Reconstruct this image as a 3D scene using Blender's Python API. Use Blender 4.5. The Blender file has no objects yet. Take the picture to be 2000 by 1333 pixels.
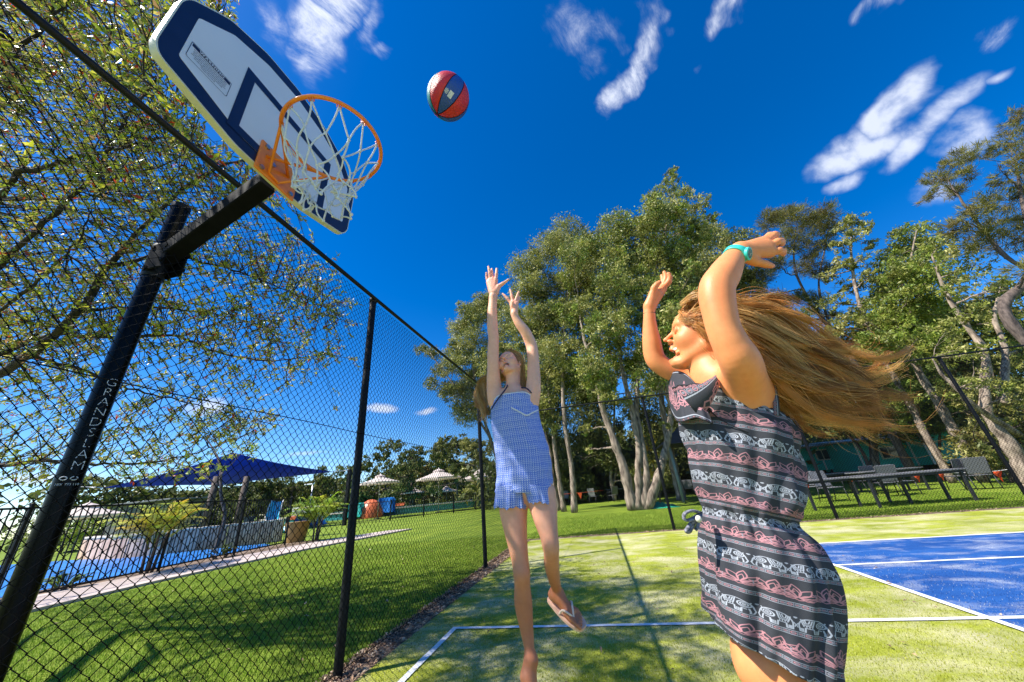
import bpy, math, random
import numpy as np
from mathutils import Vector, Matrix
rad = math.radians
rng = np.random.default_rng(7)
random.seed(7)
SC = bpy.context.scene
COL = SC.collection

# ------------------------------------------------------------------ camera
CAM_H = 1.1856
FPX = 663.38                       # focal length in pixels of a 2000 px wide frame
RM = np.array([[0.96940614, 0.23067248, -0.08391632],
               [-0.16874277, 0.37798594, -0.91030353],
               [-0.17826278, 0.8966141, 0.4053462]])   # rows: right, down, forward
CAM = np.array([0.0, 0.0, CAM_H])
cd = bpy.data.cameras.new("camera")
cam = bpy.data.objects.new("camera", cd)
COL.objects.link(cam)
cd.sensor_width = 36.0
cd.lens = 36.0 * FPX / 2000.0
cd.clip_start = 0.02
cd.clip_end = 3000
cam.matrix_world = Matrix(((RM[0][0], -RM[1][0], -RM[2][0], 0),
                           (RM[0][1], -RM[1][1], -RM[2][1], 0),
                           (RM[0][2], -RM[1][2], -RM[2][2], CAM_H),
                           (0, 0, 0, 1)))
SC.camera = cam

# ------------------------------------------------------------------ light
SUN_DIR = Vector((-0.554, -0.290, 0.780)).normalized()      # towards the sun
sd = bpy.data.lights.new("sun", 'SUN')
sd.energy = 5.0
sd.angle = rad(0.53)
sd.color = (1.0, 0.95, 0.87)
sun = bpy.data.objects.new("sun", sd)
COL.objects.link(sun)
sun.rotation_euler = SUN_DIR.to_track_quat('Z', 'Y').to_euler()

SC.view_settings.view_transform = 'Standard'
SC.view_settings.look = 'None'
SC.view_settings.exposure = 0.82
SC.view_settings.gamma = 1.0
SC.view_settings.use_curve_mapping = False
try:
    SC.cycles.use_denoising = True
    SC.cycles.max_bounces = 8
    SC.cycles.transparent_max_bounces = 8
except Exception:
    pass

# ------------------------------------------------------------------ sky
W = bpy.data.worlds.new("World")
SC.world = W
W.use_nodes = True
nt = W.node_tree
nt.nodes.clear()
def NN(t, **kw):
    n = nt.nodes.new(t)
    for k, v in kw.items():
        setattr(n, k, v)
    return n
def LK(a, b):
    nt.links.new(a, b)
def setin(sock, v):
    if isinstance(v, (int, float)):
        sock.default_value = v
    elif isinstance(v, (tuple, list)):
        sock.default_value = v
    else:
        LK(v, sock)
def MT(op, a, b=None, c=None, clamp=False):
    n = NN('ShaderNodeMath', operation=op, use_clamp=clamp)
    setin(n.inputs[0], a)
    if b is not None: setin(n.inputs[1], b)
    if c is not None: setin(n.inputs[2], c)
    return n.outputs[0]
out = NN('ShaderNodeOutputWorld')
bg = NN('ShaderNodeBackground')
bg.inputs['Strength'].default_value = 0.125
LK(bg.outputs[0], out.inputs[0])
sky = NN('ShaderNodeTexSky', sky_type='NISHITA')
sky.sun_disc = False
sky.sun_elevation = math.asin(SUN_DIR.z)
sky.sun_rotation = math.atan2(SUN_DIR.x, SUN_DIR.y)
sky.altitude = 300
sky.air_density = 0.85
sky.dust_density = 0.25
sky.ozone_density = 3.0
hs = NN('ShaderNodeHueSaturation')
hs.inputs['Hue'].default_value = 0.508
hs.inputs['Saturation'].default_value = 1.42
hs.inputs['Value'].default_value = 1.0
LK(sky.outputs[0], hs.inputs['Color'])
tc = NN('ShaderNodeTexCoord')
sp = NN('ShaderNodeSeparateXYZ')
LK(tc.outputs['Generated'], sp.inputs[0])
zc = MT('MAXIMUM', sp.outputs[2], 0.03)
px_ = MT('DIVIDE', sp.outputs[0], zc)
py_ = MT('DIVIDE', sp.outputs[1], zc)
def warp(amps):
    global px_, py_
    cb = NN('ShaderNodeCombineXYZ'); LK(px_, cb.inputs[0]); LK(py_, cb.inputs[1])
    ax_, ay_ = px_, py_
    for sc_, am_ in amps:
        n = NN('ShaderNodeTexNoise'); n.inputs['Scale'].default_value = sc_; n.inputs['Detail'].default_value = 3; n.inputs['Roughness'].default_value = .55
        LK(tc.outputs['Generated'], n.inputs['Vector']); q = NN('ShaderNodeSeparateXYZ'); LK(n.outputs['Color'], q.inputs[0])
        ax_ = MT('MULTIPLY_ADD', MT('SUBTRACT', q.outputs[0], .5), am_, ax_); ay_ = MT('MULTIPLY_ADD', MT('SUBTRACT', q.outputs[1], .5), am_, ay_)
    return ax_, ay_
RAWX, RAWY = px_, py_
WX, WY = warp(((4.0, .34), (11.0, .20)))
def noise3(scale, detail=8, rough=.62, dist=0.0, off=0.0):
    mp_ = NN('ShaderNodeMapping'); LK(tc.outputs['Generated'], mp_.inputs[0]); mp_.inputs['Location'].default_value = (off, off * .7, off * .3)
    n = NN('ShaderNodeTexNoise'); n.inputs['Scale'].default_value = scale; n.inputs['Detail'].default_value = detail; n.inputs['Roughness'].default_value = rough; n.inputs['Distortion'].default_value = dist
    LK(mp_.outputs[0], n.inputs['Vector']); return n.outputs['Fac']
def noise_at(scale, detail=6, rough=0.6, dist=0.0, off=0.0, sx=1.0, sy=1.0, ang=0.0):
    ca, sa = math.cos(ang), math.sin(ang)
    u = MT('MULTIPLY_ADD', px_, ca * sx, MT('MULTIPLY', py_, sa * sx))
    v = MT('MULTIPLY_ADD', px_, -sa * sy, MT('MULTIPLY', py_, ca * sy))
    cb = NN('ShaderNodeCombineXYZ')
    LK(u, cb.inputs[0]); LK(v, cb.inputs[1]); cb.inputs[2].default_value = off
    n = NN('ShaderNodeTexNoise')
    n.inputs['Scale'].default_value = scale
    n.inputs['Detail'].default_value = detail
    n.inputs['Roughness'].default_value = rough
    n.inputs['Distortion'].default_value = dist
    LK(cb.outputs[0], n.inputs['Vector'])
    return n.outputs['Fac']
def mapr(x, a, b, lo=0.0, hi=1.0):
    n = NN('ShaderNodeMapRange', interpolation_type='SMOOTHSTEP')
    LK(x, n.inputs['Value'])
    n.inputs['From Min'].default_value = a; n.inputs['From Max'].default_value = b
    n.inputs['To Min'].default_value = lo; n.inputs['To Max'].default_value = hi
    return n.outputs[0]
def skypt(u, v):
    d = RM.T @ np.array([(u - 1000) / FPX, (v - 666.5) / FPX, 1.0])
    return d[:2] / d[2]
def blob(pa, pb, w, amp=1.0):
    """a soft bank of cloud lying between two points of the cloud layer, w = half width there"""
    a = skypt(*pa); b = skypt(*pb)
    c = (a + b) / 2; L = np.linalg.norm(b - a) / 2 + 1e-6; ux = (b - a) / (2 * L)
    dx = MT('SUBTRACT', WX, float(c[0])); dy = MT('SUBTRACT', WY, float(c[1]))
    s = MT('MULTIPLY_ADD', dx, float(ux[0] / L), MT('MULTIPLY', dy, float(ux[1] / L)))
    t = MT('MULTIPLY_ADD', dx, float(-ux[1] / w), MT('MULTIPLY', dy, float(ux[0] / w)))
    r = MT('SQRT', MT('ADD', MT('MULTIPLY', s, s), MT('MULTIPLY', t, t)))
    return MT('MULTIPLY', mapr(r, 1.5, 0.0), amp)
def addm(lst):
    o = lst[0]
    for x in lst[1:]:
        o = MT('MAXIMUM', o, x)
    return o
n_puff = noise3(9, 9, 0.62, 0.2, 2.0)
n_wisp = noise_at(7.0, 10, 0.74, 0.5, 5.0, 0.8, 1.7, 1.0)
n_far = noise3(12, 8, 0.62, 0.2, 9.0)
puff = addm([blob((1615, 360), (1710, 250), 0.16, 1.0), blob((1680, 250), (1800, 190), 0.15, .95), blob((1720, 290), (1850, 250), 0.18, .95), blob((1800, 330), (1930, 250), 0.20, 0.92),
             blob((1600, 400), (1680, 330), 0.10, 0.8), blob((1960, 150), (1850, 210), 0.05, 0.62), blob((1760, 340), (1850, 420), 0.09, .7)])
wisp = addm([blob((570, -60), (730, 40), 0.20, 1.15), blob((610, 30), (655, 165), 0.075, 0.95), blob((730, -30), (752, 95), 0.04, 0.85),
             blob((1195, 175), (1300, -30), 0.055, 1.0), blob((1070, 80), (1210, -20), 0.09, 0.72),
             blob((1380, 85), (1445, -30), 0.04, 0.8), blob((1860, 130), (1990, 40), 0.06, 0.62), blob((480, 90), (570, -40), 0.10, 0.72),
             blob((1675, 80), (1705, 10), 0.03, 0.6)])
low = addm([blob((320, 790), (470, 800), 0.7, 0.9), blob((700, 805), (790, 795), 0.40, 0.95), blob((800, 800), (860, 808), 0.35, 0.9),
            blob((560, 880), (640, 890), 1.1, 0.7), blob((230, 930), (330, 935), 2.5, 1.0), blob((120, 900), (20, 960), 2.5, 0.9)])
c1 = mapr(MT('MULTIPLY', MT('POWER', n_puff, 1.6), puff), 0.09, 0.36, 0.0, 0.80)
c2 = mapr(MT('MULTIPLY', MT('POWER', n_wisp, 1.8), wisp), 0.05, 0.46, 0.0, 0.95)
c3 = mapr(MT('MULTIPLY', n_far, low), 0.25, 0.55, 0.0, 0.75)
cm = addm([c1, c2, c3])
cm = MT('MULTIPLY', cm, mapr(sp.outputs[2], 0.0, 0.06))
mx = NN('ShaderNodeMix', data_type='RGBA')
LK(cm, mx.inputs['Factor'])
SKYC = NN('ShaderNodeMix', data_type='RGBA', blend_type='MULTIPLY')
SKYC.inputs['Factor'].default_value = 1.0
LK(hs.outputs[0], SKYC.inputs[6])
SKYC.inputs[7].default_value = (1, 1, 1, 1)
LK(SKYC.outputs[2], mx.inputs[6])
mx.inputs[7].default_value = (4.6, 4.9, 5.6, 1)
LK(mx.outputs[2], bg.inputs['Color'])

# ------------------------------------------------------------------ helpers
def Pd(u, v, d):
    """point seen at photo pixel (u,v), d metres in front of the lens plane"""
    return CAM + RM.T @ (np.array([(u - 1000) / FPX, (v - 666.5) / FPX, 1.0]) * d)
def Py(u, v, y):
    r = RM.T @ np.array([(u - 1000) / FPX, (v - 666.5) / FPX, 1.0])
    return CAM + r * (y / r[1])
def Pz(u, v, z=0.0):
    r = RM.T @ np.array([(u - 1000) / FPX, (v - 666.5) / FPX, 1.0])
    return CAM + r * ((z - CAM_H) / r[2])
def depth_of(p):
    return float(RM[2] @ (np.asarray(p, float) - CAM))
def pxr(px, p):
    """half of a width of px photo pixels, in metres, at point p"""
    return px * 0.5 * depth_of(p) / FPX

def quick_mesh(name, V, F, smooth=True, uv=None, col=None, mats=None, mi=None):
    """V (n,3); F (m,3|4) array or list of such arrays; uv per vertex; col per vertex"""
    if not isinstance(F, (list, tuple)) or np.ndim(F[0]) == 1: F = [np.asarray(F)]
    F = [np.asarray(f, np.int32) for f in F if len(f)]
    me = bpy.data.meshes.new(name)
    V = np.asarray(V, np.float32)
    nl = sum(f.size for f in F); nf = sum(len(f) for f in F)
    me.vertices.add(len(V)); me.vertices.foreach_set('co', V.ravel())
    me.loops.add(nl); li = np.concatenate([f.ravel() for f in F]).astype(np.int32)
    me.loops.foreach_set('vertex_index', li)
    me.polygons.add(nf)
    tot = np.concatenate([np.full(len(f), f.shape[1], np.int32) for f in F])
    st = np.concatenate([[0], np.cumsum(tot)[:-1]]).astype(np.int32)
    me.polygons.foreach_set('loop_start', st)
    try: me.polygons.foreach_set('loop_total', tot)
    except Exception: pass
    me.polygons.foreach_set('use_smooth', np.full(nf, bool(smooth)))
    if mi is not None: me.polygons.foreach_set('material_index', np.asarray(mi, np.int32))
    me.update(calc_edges=True)
    if uv is not None:
        l = me.uv_layers.new(name='UVMap')
        l.data.foreach_set('uv', np.asarray(uv, np.float32)[li].ravel())
    if col is not None:
        c = np.asarray(col, np.float32)
        if c.shape[1] == 3: c = np.concatenate([c, np.ones((len(c), 1), np.float32)], 1)
        a = me.color_attributes.new('tint', 'FLOAT_COLOR', 'POINT')
        a.data.foreach_set('color', c.ravel())
    for m in (mats or []): me.materials.append(m)
    return me

def link(name, me, parent=None, loc=None):
    o = bpy.data.objects.new(name, me)
    COL.objects.link(o)
    if loc is not None: o.location = loc
    if parent is not None: o.parent = parent
    return o
def tag(o, label=None, cat=None, group=None, kind=None):
    if label: o['label'] = label
    if cat: o['category'] = cat
    if group: o['group'] = group
    if kind: o['kind'] = kind
    return o
def empty(name, loc=(0, 0, 0), rz=0.0):
    o = bpy.data.objects.new(name, None)
    COL.objects.link(o)
    o.location = tuple(float(c) for c in loc); o.rotation_euler = (0, 0, rz)
    o.empty_display_size = 0.1
    return o
def copy_tree(o, parent=None):
    c = o.copy(); COL.objects.link(c); c.parent = parent
    for ch in list(o.children): copy_tree(ch, c)
    return c

class MB:
    """collects primitives, builds one mesh"""
    def __init__(s):
        s.V = []; s.F4 = []; s.F3 = []; s.n = 0; s.C = []
    def add(s, V, F4=None, F3=None, col=None):
        V = np.asarray(V, float)
        if F4 is not None and len(F4): s.F4.append(np.asarray(F4, int) + s.n)
        if F3 is not None and len(F3): s.F3.append(np.asarray(F3, int) + s.n)
        s.V.append(V); s.n += len(V)
        s.C.append(np.tile(np.asarray(col if col is not None else (1, 1, 1), float), (len(V), 1)) if (col is None or np.ndim(col) == 1) else np.asarray(col, float))
        return s
    def box(s, c, size, R=None, bev=0.0, col=None):
        hx, hy, hz = [q / 2 for q in size]
        if bev > 0:
            b = min(bev, hx * .9, hy * .9, hz * .9)
            pts = []
            for sx in (-1, 1):
                for sy in (-1, 1):
                    for sz in (-1, 1):
                        pts += [(sx * (hx - b), sy * (hy - b), sz * hz), (sx * (hx - b), sy * hy, sz * (hz - b)), (sx * hx, sy * (hy - b), sz * (hz - b))]
            P = np.array(pts)
            def ix(sx, sy, sz, k): return ((sx > 0) * 4 + (sy > 0) * 2 + (sz > 0)) * 3 + k
            q = []; t = []
            for k, ax in ((2, 0), (1, 1), (0, 2)):
                for sg in (-1, 1):
                    o = [a for a in range(3) if a != ax]
                    loop = []
                    for s1, s2 in ((-1, -1), (1, -1), (1, 1), (-1, 1)):
                        g = [0, 0, 0]; g[ax] = sg; g[o[0]] = s1; g[o[1]] = s2
                        loop.append(ix(g[0], g[1], g[2], k))
                    q.append(loop)
            for ax in range(3):      # edges along axis ax
                o = [a for a in range(3) if a != ax]
                ka = {0: 2, 1: 1, 2: 0}
                for s1 in (-1, 1):
                    for s2 in (-1, 1):
                        g0 = [0, 0, 0]; g0[o[0]] = s1; g0[o[1]] = s2; g1 = list(g0); g0[ax] = -1; g1[ax] = 1
                        q.append([ix(*g0, ka[o[0]]), ix(*g1, ka[o[0]]), ix(*g1, ka[o[1]]), ix(*g0, ka[o[1]])])
            for i in range(8): t.append([i * 3, i * 3 + 1, i * 3 + 2])
            F4 = q; F3 = t
        else:
            P = np.array([(x, y, z) for x in (-hx, hx) for y in (-hy, hy) for z in (-hz, hz)])
            F4 = [(0, 1, 3, 2), (4, 6, 7, 5), (0, 4, 5, 1), (2, 3, 7, 6), (0, 2, 6, 4), (1, 5, 7, 3)]; F3 = None
        if R is not None: P = P @ np.asarray(R, float).T
        return s.add(P + np.asarray(c, float), F4, F3, col)
    def tube(s, pts, r, n=8, cap=True, col=None, closed=False, flat=1.0, up=None):
        P = np.asarray(pts, float); m = len(P)
        r = np.full(m, float(r)) if np.ndim(r) == 0 else np.asarray(r, float)
        if closed: T = np.roll(P, -1, 0) - np.roll(P, 1, 0)
        else: T = np.gradient(P, axis=0)
        T /= np.linalg.norm(T, axis=1)[:, None] + 1e-12
        ref = np.array(up if up is not None else ((0, 0, 1) if abs(T[0][2]) < .9 else (1, 0, 0)), float)
        N = np.zeros_like(P); a = ref - T[0] * (ref @ T[0]); a /= np.linalg.norm(a) + 1e-12
        for i in range(m):
            a = a - T[i] * (a @ T[i]); a /= np.linalg.norm(a) + 1e-12; N[i] = a
        B = np.cross(T, N)
        th = np.arange(n) * 2 * np.pi / n
        V = P[:, None] + r[:, None, None] * (np.cos(th)[None, :, None] * N[:, None] * flat + np.sin(th)[None, :, None] * B[:, None])
        V = V.reshape(-1, 3)
        mm = m if closed else m - 1
        i = np.arange(mm)[:, None]; j = np.arange(n)[None]
        i2 = (i + 1) % m
        F = np.stack([i * n + j, i * n + (j + 1) % n, i2 * n + (j + 1) % n, i2 * n + j], -1).reshape(-1, 4)
        F3 = None
        if cap and not closed:
            V = np.concatenate([V, P[:1], P[-1:]])
            k = np.arange(n); a0 = m * n; 
            F3 = np.concatenate([np.stack([np.full(n, a0), (k + 1) % n, k], -1), np.stack([np.full(n, a0 + 1), (m - 1) * n + k, (m - 1) * n + (k + 1) % n], -1)])
        return s.add(V, F, F3, col)
    def cyl(s, a, b, r, n=10, r2=None, col=None):
        return s.tube([a, b], [r, r if r2 is None else r2], n, True, col)
    def sphere(s, c, r, n=12, m=8, col=None, R=None):
        r = np.array([r, r, r], float) if np.ndim(r) == 0 else np.asarray(r, float)
        ph = np.linspace(0, np.pi, m + 1)[1:-1]; th = np.arange(n) * 2 * np.pi / n
        V = np.stack([np.sin(ph)[:, None] * np.cos(th), np.sin(ph)[:, None] * np.sin(th), np.repeat(np.cos(ph)[:, None], n, 1)], -1).reshape(-1, 3)
        V = np.concatenate([V, [[0, 0, 1], [0, 0, -1]]]) * r
        if R is not None: V = V @ np.asarray(R, float).T
        k = m - 1; i = np.arange(k - 1)[:, None]; j = np.arange(n)[None]
        F = np.stack([i * n + j, (i + 1) * n + j, (i + 1) * n + (j + 1) % n, i * n + (j + 1) % n], -1).reshape(-1, 4)
        jj = np.arange(n); t0 = k * n
        F3 = np.concatenate([np.stack([np.full(n, t0), jj, (jj + 1) % n], -1), np.stack([np.full(n, t0 + 1), (k - 1) * n + (jj + 1) % n, (k - 1) * n + jj], -1)])
        return s.add(V + np.asarray(c, float), F, F3, col)
    def poly_prism(s, P2, d0, d1, axes, origin=(0, 0, 0), col=None):
        """outline P2 in the plane of axes[0],axes[1], extruded along axes[2] from d0 to d1"""
        P2 = np.asarray(P2, float); n = len(P2); ax = np.asarray(axes, float); o = np.asarray(origin, float)
        A = o + P2[:, :1] * ax[0] + P2[:, 1:] * ax[1]
        V = np.concatenate([A + d0 * ax[2], A + d1 * ax[2], [A.mean(0) + d0 * ax[2]], [A.mean(0) + d1 * ax[2]]])
        k = np.arange(n); k2 = (k + 1) % n
        F = np.stack([k, k2, n + k2, n + k], -1)
        F3 = np.concatenate([np.stack([np.full(n, 2 * n), k2, k], -1), np.stack([np.full(n, 2 * n + 1), n + k, n + k2], -1)])
        return s.add(V, F, F3, col)
    def obj(s, name, mat, parent=None, smooth=True, loc=None, tint=False, rel=True):
        V = np.concatenate(s.V)
        q = parent
        while rel and q is not None:      # parents are unrotated when this is used
            V = V - np.array(q.location); q = q.parent
        F = []
        if s.F4: F.append(np.concatenate(s.F4))
        if s.F3: F.append(np.concatenate(s.F3))
        me = quick_mesh(name, V, F, smooth, col=np.concatenate(s.C) if tint else None, mats=[mat] if mat else [])
        return link(name, me, parent, loc)

def sharp(o, ang=35):
    """smooth by angle without operators"""
    me = o.data
    try: me.set_sharp_from_angle(angle=rad(ang))
    except Exception: pass
    return o

# ------------------------------------------------------------------ materials
def new_mat(name):
    m = bpy.data.materials.new(name); m.use_nodes = True
    return m, m.node_tree, m.node_tree.nodes, m.node_tree.nodes['Principled BSDF']
def mat(name, color, rough=0.6, var=0.12, scale=8.0, bump=0.0, bscale=60.0, metal=0.0, spec=0.5, color2=None, tint=False, sss=0.0, trans=0.0, coat=0.0, stretch=(1, 1, 1), detail=5):
    m, t, N, b = new_mat(name)
    L = t.links
    tcx = N.new('ShaderNodeTexCoord'); mp = N.new('ShaderNodeMapping'); mp.inputs['Scale'].default_value = stretch
    L.new(tcx.outputs['Object'], mp.inputs[0])
    n = N.new('ShaderNodeTexNoise'); n.inputs['Scale'].default_value = scale; n.inputs['Detail'].default_value = detail
    L.new(mp.outputs[0], n.inputs['Vector'])
    cr = N.new('ShaderNodeValToRGB')
    c = np.array(color); c2 = np.array(color2) if color2 is not None else None
    lo = c * (1 - var); hi = c * (1 + var) if c2 is None else c2
    cr.color_ramp.elements[0].position = 0.32; cr.color_ramp.elements[1].position = 0.68
    cr.color_ramp.elements[0].color = (*np.clip(lo, 0, 1), 1); cr.color_ramp.elements[1].color = (*np.clip(hi, 0, 1), 1)
    L.new(n.outputs['Fac'], cr.inputs[0])
    cout = cr.outputs[0]
    if tint:
        at = N.new('ShaderNodeAttribute'); at.attribute_name = 'tint'
        mm = N.new('ShaderNodeMix'); mm.data_type = 'RGBA'; mm.blend_type = 'MULTIPLY'; mm.inputs['Factor'].default_value = 1
        L.new(cout, mm.inputs[6]); L.new(at.outputs['Color'], mm.inputs[7]); cout = mm.outputs[2]
    L.new(cout, b.inputs['Base Color'])
    b.inputs['Roughness'].default_value = rough; b.inputs['Metallic'].default_value = metal
    b.inputs['Specular IOR Level'].default_value = spec
    if sss: 
        b.inputs['Subsurface Weight'].default_value = sss; b.inputs['Subsurface Radius'].default_value = (0.012, 0.005, 0.003); b.inputs['Subsurface Scale'].default_value = 1.0
    if coat: b.inputs['Coat Weight'].default_value = coat
    if bump:
        n2 = N.new('ShaderNodeTexNoise'); n2.inputs['Scale'].default_value = bscale; n2.inputs['Detail'].default_value = 4
        L.new(mp.outputs[0], n2.inputs['Vector'])
        bp = N.new('ShaderNodeBump'); bp.inputs['Strength'].default_value = bump; bp.inputs['Distance'].default_value = 0.01
        L.new(n2.outputs['Fac'], bp.inputs['Height']); L.new(bp.outputs[0], b.inputs['Normal'])
    if trans:
        tr = N.new('ShaderNodeBsdfTranslucent'); ms = N.new('ShaderNodeMixShader'); ms.inputs[0].default_value = trans
        L.new(cout, tr.inputs[0]); L.new(b.outputs[0], ms.inputs[1]); L.new(tr.outputs[0], ms.inputs[2])
        L.new(ms.outputs[0], N['Material Output'].inputs[0])
    return m
M = {}
M['black'] = mat('black_powdercoat', (0.006, 0.0065, 0.008), 0.5, 0.4, 12, 0.05, 180, spec=0.25)
M['wire'] = mat('black_pvc_wire', (0.005, 0.005, 0.006), 0.6, 0.3, 9, spec=0.15)
M['black_gloss'] = mat('black_pole_paint', (0.002, 0.0022, 0.0025), 0.25, 0.4, 6, 0.04, 90, spec=0.14)
M['white_line'] = mat('white_turf_line', (0.86, 0.86, 0.86), 0.85, 0.06, 30, 0.6, 240, color2=(0.74, 0.76, 0.74))
M['concrete'] = mat('pink_concrete', (0.50, 0.41, 0.37), 0.85, 0.12, 3, 0.2, 90)
M['bark'] = mat('paperbark', (0.11, 0.075, 0.052), 0.9, 0.45, 4.2, 1.0, 14, color2=(0.44, 0.345, 0.26), stretch=(2.4, 2.4, 0.7), detail=8)
M['dark_bark'] = mat('dark_bark', (0.075, 0.055, 0.045), 0.9, 0.4, 8, 0.8, 24, color2=(0.17, 0.125, 0.10), stretch=(2, 2, 0.6))
# ------------------------------------------------------------------ ground
def ground_mat(name, cols, scales, sand=None, sand_rng=(0.55, 0.7), sand_scale=0.9, fine=None, bump=0.8, bscale=220, rough=0.9, stretch=(1, 1, 1), speck=0.35):
    """cols: dark, light; broad noise mixes them, fine noise breaks them up, sand lies on in worn patches"""
    m, t, N, b = new_mat(name); L = t.links
    tcx = N.new('ShaderNodeTexCoord'); mp = N.new('ShaderNodeMapping'); mp.inputs['Scale'].default_value = stretch
    L.new(tcx.outputs['Object'], mp.inputs[0])
    def noise(sc, det=6, ro=0.6, vec=None, dist=0.0):
        n = N.new('ShaderNodeTexNoise'); n.inputs['Scale'].default_value = sc; n.inputs['Detail'].default_value = det
        n.inputs['Roughness'].default_value = ro; n.inputs['Distortion'].default_value = dist
        L.new(vec or mp.outputs[0], n.inputs['Vector']); return n.outputs['Fac']
    def ramp(x, a, bb, c0, c1):
        r = N.new('ShaderNodeValToRGB'); r.color_ramp.elements[0].position = a; r.color_ramp.elements[1].position = bb
        r.color_ramp.elements[0].color = (*c0, 1); r.color_ramp.elements[1].color = (*c1, 1); L.new(x, r.inputs[0]); return r.outputs[0]
    def mix(f, a, bb, bt='MIX'):
        q = N.new('ShaderNodeMix'); q.data_type = 'RGBA'; q.blend_type = bt
        if isinstance(f, float): q.inputs['Factor'].default_value = f
        else: L.new(f, q.inputs['Factor'])
        L.new(a, q.inputs[6]); L.new(bb, q.inputs[7]); return q.outputs[2]
    c = ramp(noise(scales[0], 7, 0.65), 0.36, 0.64, cols[0], cols[1])
    s = ramp(noise(scales[1], 3, 0.6), 0.3, 0.7, (1 - speck,) * 3, (1 + speck,) * 3)
    c = mix(1.0, c, s, 'MULTIPLY')
    if sand is not None:
        f1 = ramp(noise(sand_scale, 8, 0.68, dist=0.4), sand_rng[0], sand_rng[1], (0, 0, 0), (1, 1, 1))
        f2 = ramp(noise(scales[1] * 0.8, 3, 0.7), 0.35, 0.6, (0.1,) * 3, (1, 1, 1))
        f = mix(1.0, f1, f2, 'MULTIPLY')
        rgb = N.new('ShaderNodeRGB'); rgb.outputs[0].default_value = (*sand, 1)
        c = mix(f, c, rgb.outputs[0])
    L.new(c, b.inputs['Base Color']); b.inputs['Roughness'].default_value = rough; b.inputs['Specular IOR Level'].default_value = 0.2
    n2 = noise(bscale, 3, 0.6); bp = N.new('ShaderNodeBump'); bp.inputs['Strength'].default_value = bump; bp.inputs['Distance'].default_value = 0.008
    L.new(n2, bp.inputs['Height']); L.new(bp.outputs[0], b.inputs['Normal'])
    return m
M['turf'] = ground_mat('synthetic_turf', ((0.22, 0.26, 0.020), (0.39, 0.42, 0.050)), (1.3, 150), (0.66, 0.59, 0.42), (0.44, 0.64), 1.15, stretch=(1, 1.5, 1), speck=0.5)
M['turf_blue'] = ground_mat('blue_synthetic_turf', ((0.012, 0.070, 0.27), (0.022, 0.115, 0.38)), (1.0, 130), (0.50, 0.53, 0.56), (0.49, 0.70), 1.5, stretch=(1, 1.7, 1), speck=0.45)
M['lawn'] = ground_mat('lawn_grass', ((0.11, 0.175, 0.014), (0.21, 0.28, 0.026)), (0.8, 60), (0.19, 0.15, 0.06), (0.62, 0.8), 1.6, bump=1.0, bscale=90, speck=0.5)
M['dirt'] = ground_mat('leaf_litter_soil', ((0.09, 0.062, 0.045), (0.26, 0.18, 0.125)), (9, 60), (0.38, 0.30, 0.22), (0.5, 0.7), 5, bump=1.0, bscale=60, speck=0.5)

def sheet(name, pts, z, m, sub=1, kind='structure'):
    P = np.array([(x, y, z) for x, y in pts], float)
    me = bpy.data.meshes.new(name); me.from_pydata(P.tolist(), [], [list(range(len(P)))]); me.update(); me.materials.append(m)
    o = link(name, me); o['kind'] = kind
    return o
FX, FY = -2.146, 10.128          # the two fence lines
HF = 3.35
sheet('lawn', [(-900, -900), (900, -900), (900, 1500), (-900, 1500)], 0.0, M['lawn'])
sheet('court_turf', [(-2.0, -12), (22, -12), (22, 9.98), (-2.0, 9.98)], 0.010, M['turf'])
sheet('court_edge_soil', [(-2.30, -12), (-1.99, -12), (-1.99, 10.3), (-2.30, 10.3)], 0.006, M['dirt'])
sheet('court_edge_soil', [(-1.99, 9.97), (22, 9.97), (22, 10.25), (-1.99, 10.25)], 0.0065, M['dirt'])
sheet('blue_court', [(2.68, -10), (20, -10), (20, 7.28), (2.68, 7.28)], 0.014, M['turf_blue'])
LW = 0.028
def line(x0, y0, x1, y1, w=LW, z=0.018):
    a = np.array([x0, y0]); b = np.array([x1, y1]); t = (b - a) / np.linalg.norm(b - a); n = np.array([-t[1], t[0]]) * w
    k = 1 if w > LW * .9 else 1
    m = int(np.linalg.norm(b - a) / 0.12) + 1
    ts = np.linspace(0, 1, m + 1)
    jit = rng.normal(0, 0.0016, (m + 1, 2))
    L_ = [a + (b - a) * t_ + n * (1 + jit[i, 0] / w) for i, t_ in enumerate(ts)]
    R_ = [a + (b - a) * t_ - n * (1 + jit[i, 1] / w) for i, t_ in enumerate(ts)]
    V = np.array([(p[0], p[1], z) for p in L_ + R_])
    i = np.arange(m); F = np.stack([i, i + 1, m + 1 + i + 1, m + 1 + i], -1)
    o = link('court_line', quick_mesh('court_line', V, F[:, ::-1], False, mats=[M['white_line']])); o['kind'] = 'structure'
line(-1.645, 3.935, 20, 3.935)
line(-1.617, 3.906, -1.617, -9, z=0.018)
line(2.68, 7.28, 2.68, -10, z=0.022)
line(2.653, 7.308, 20, 7.308, z=0.018)
line(2.71, 5.80, 20, 5.80, z=0.018)

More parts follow.
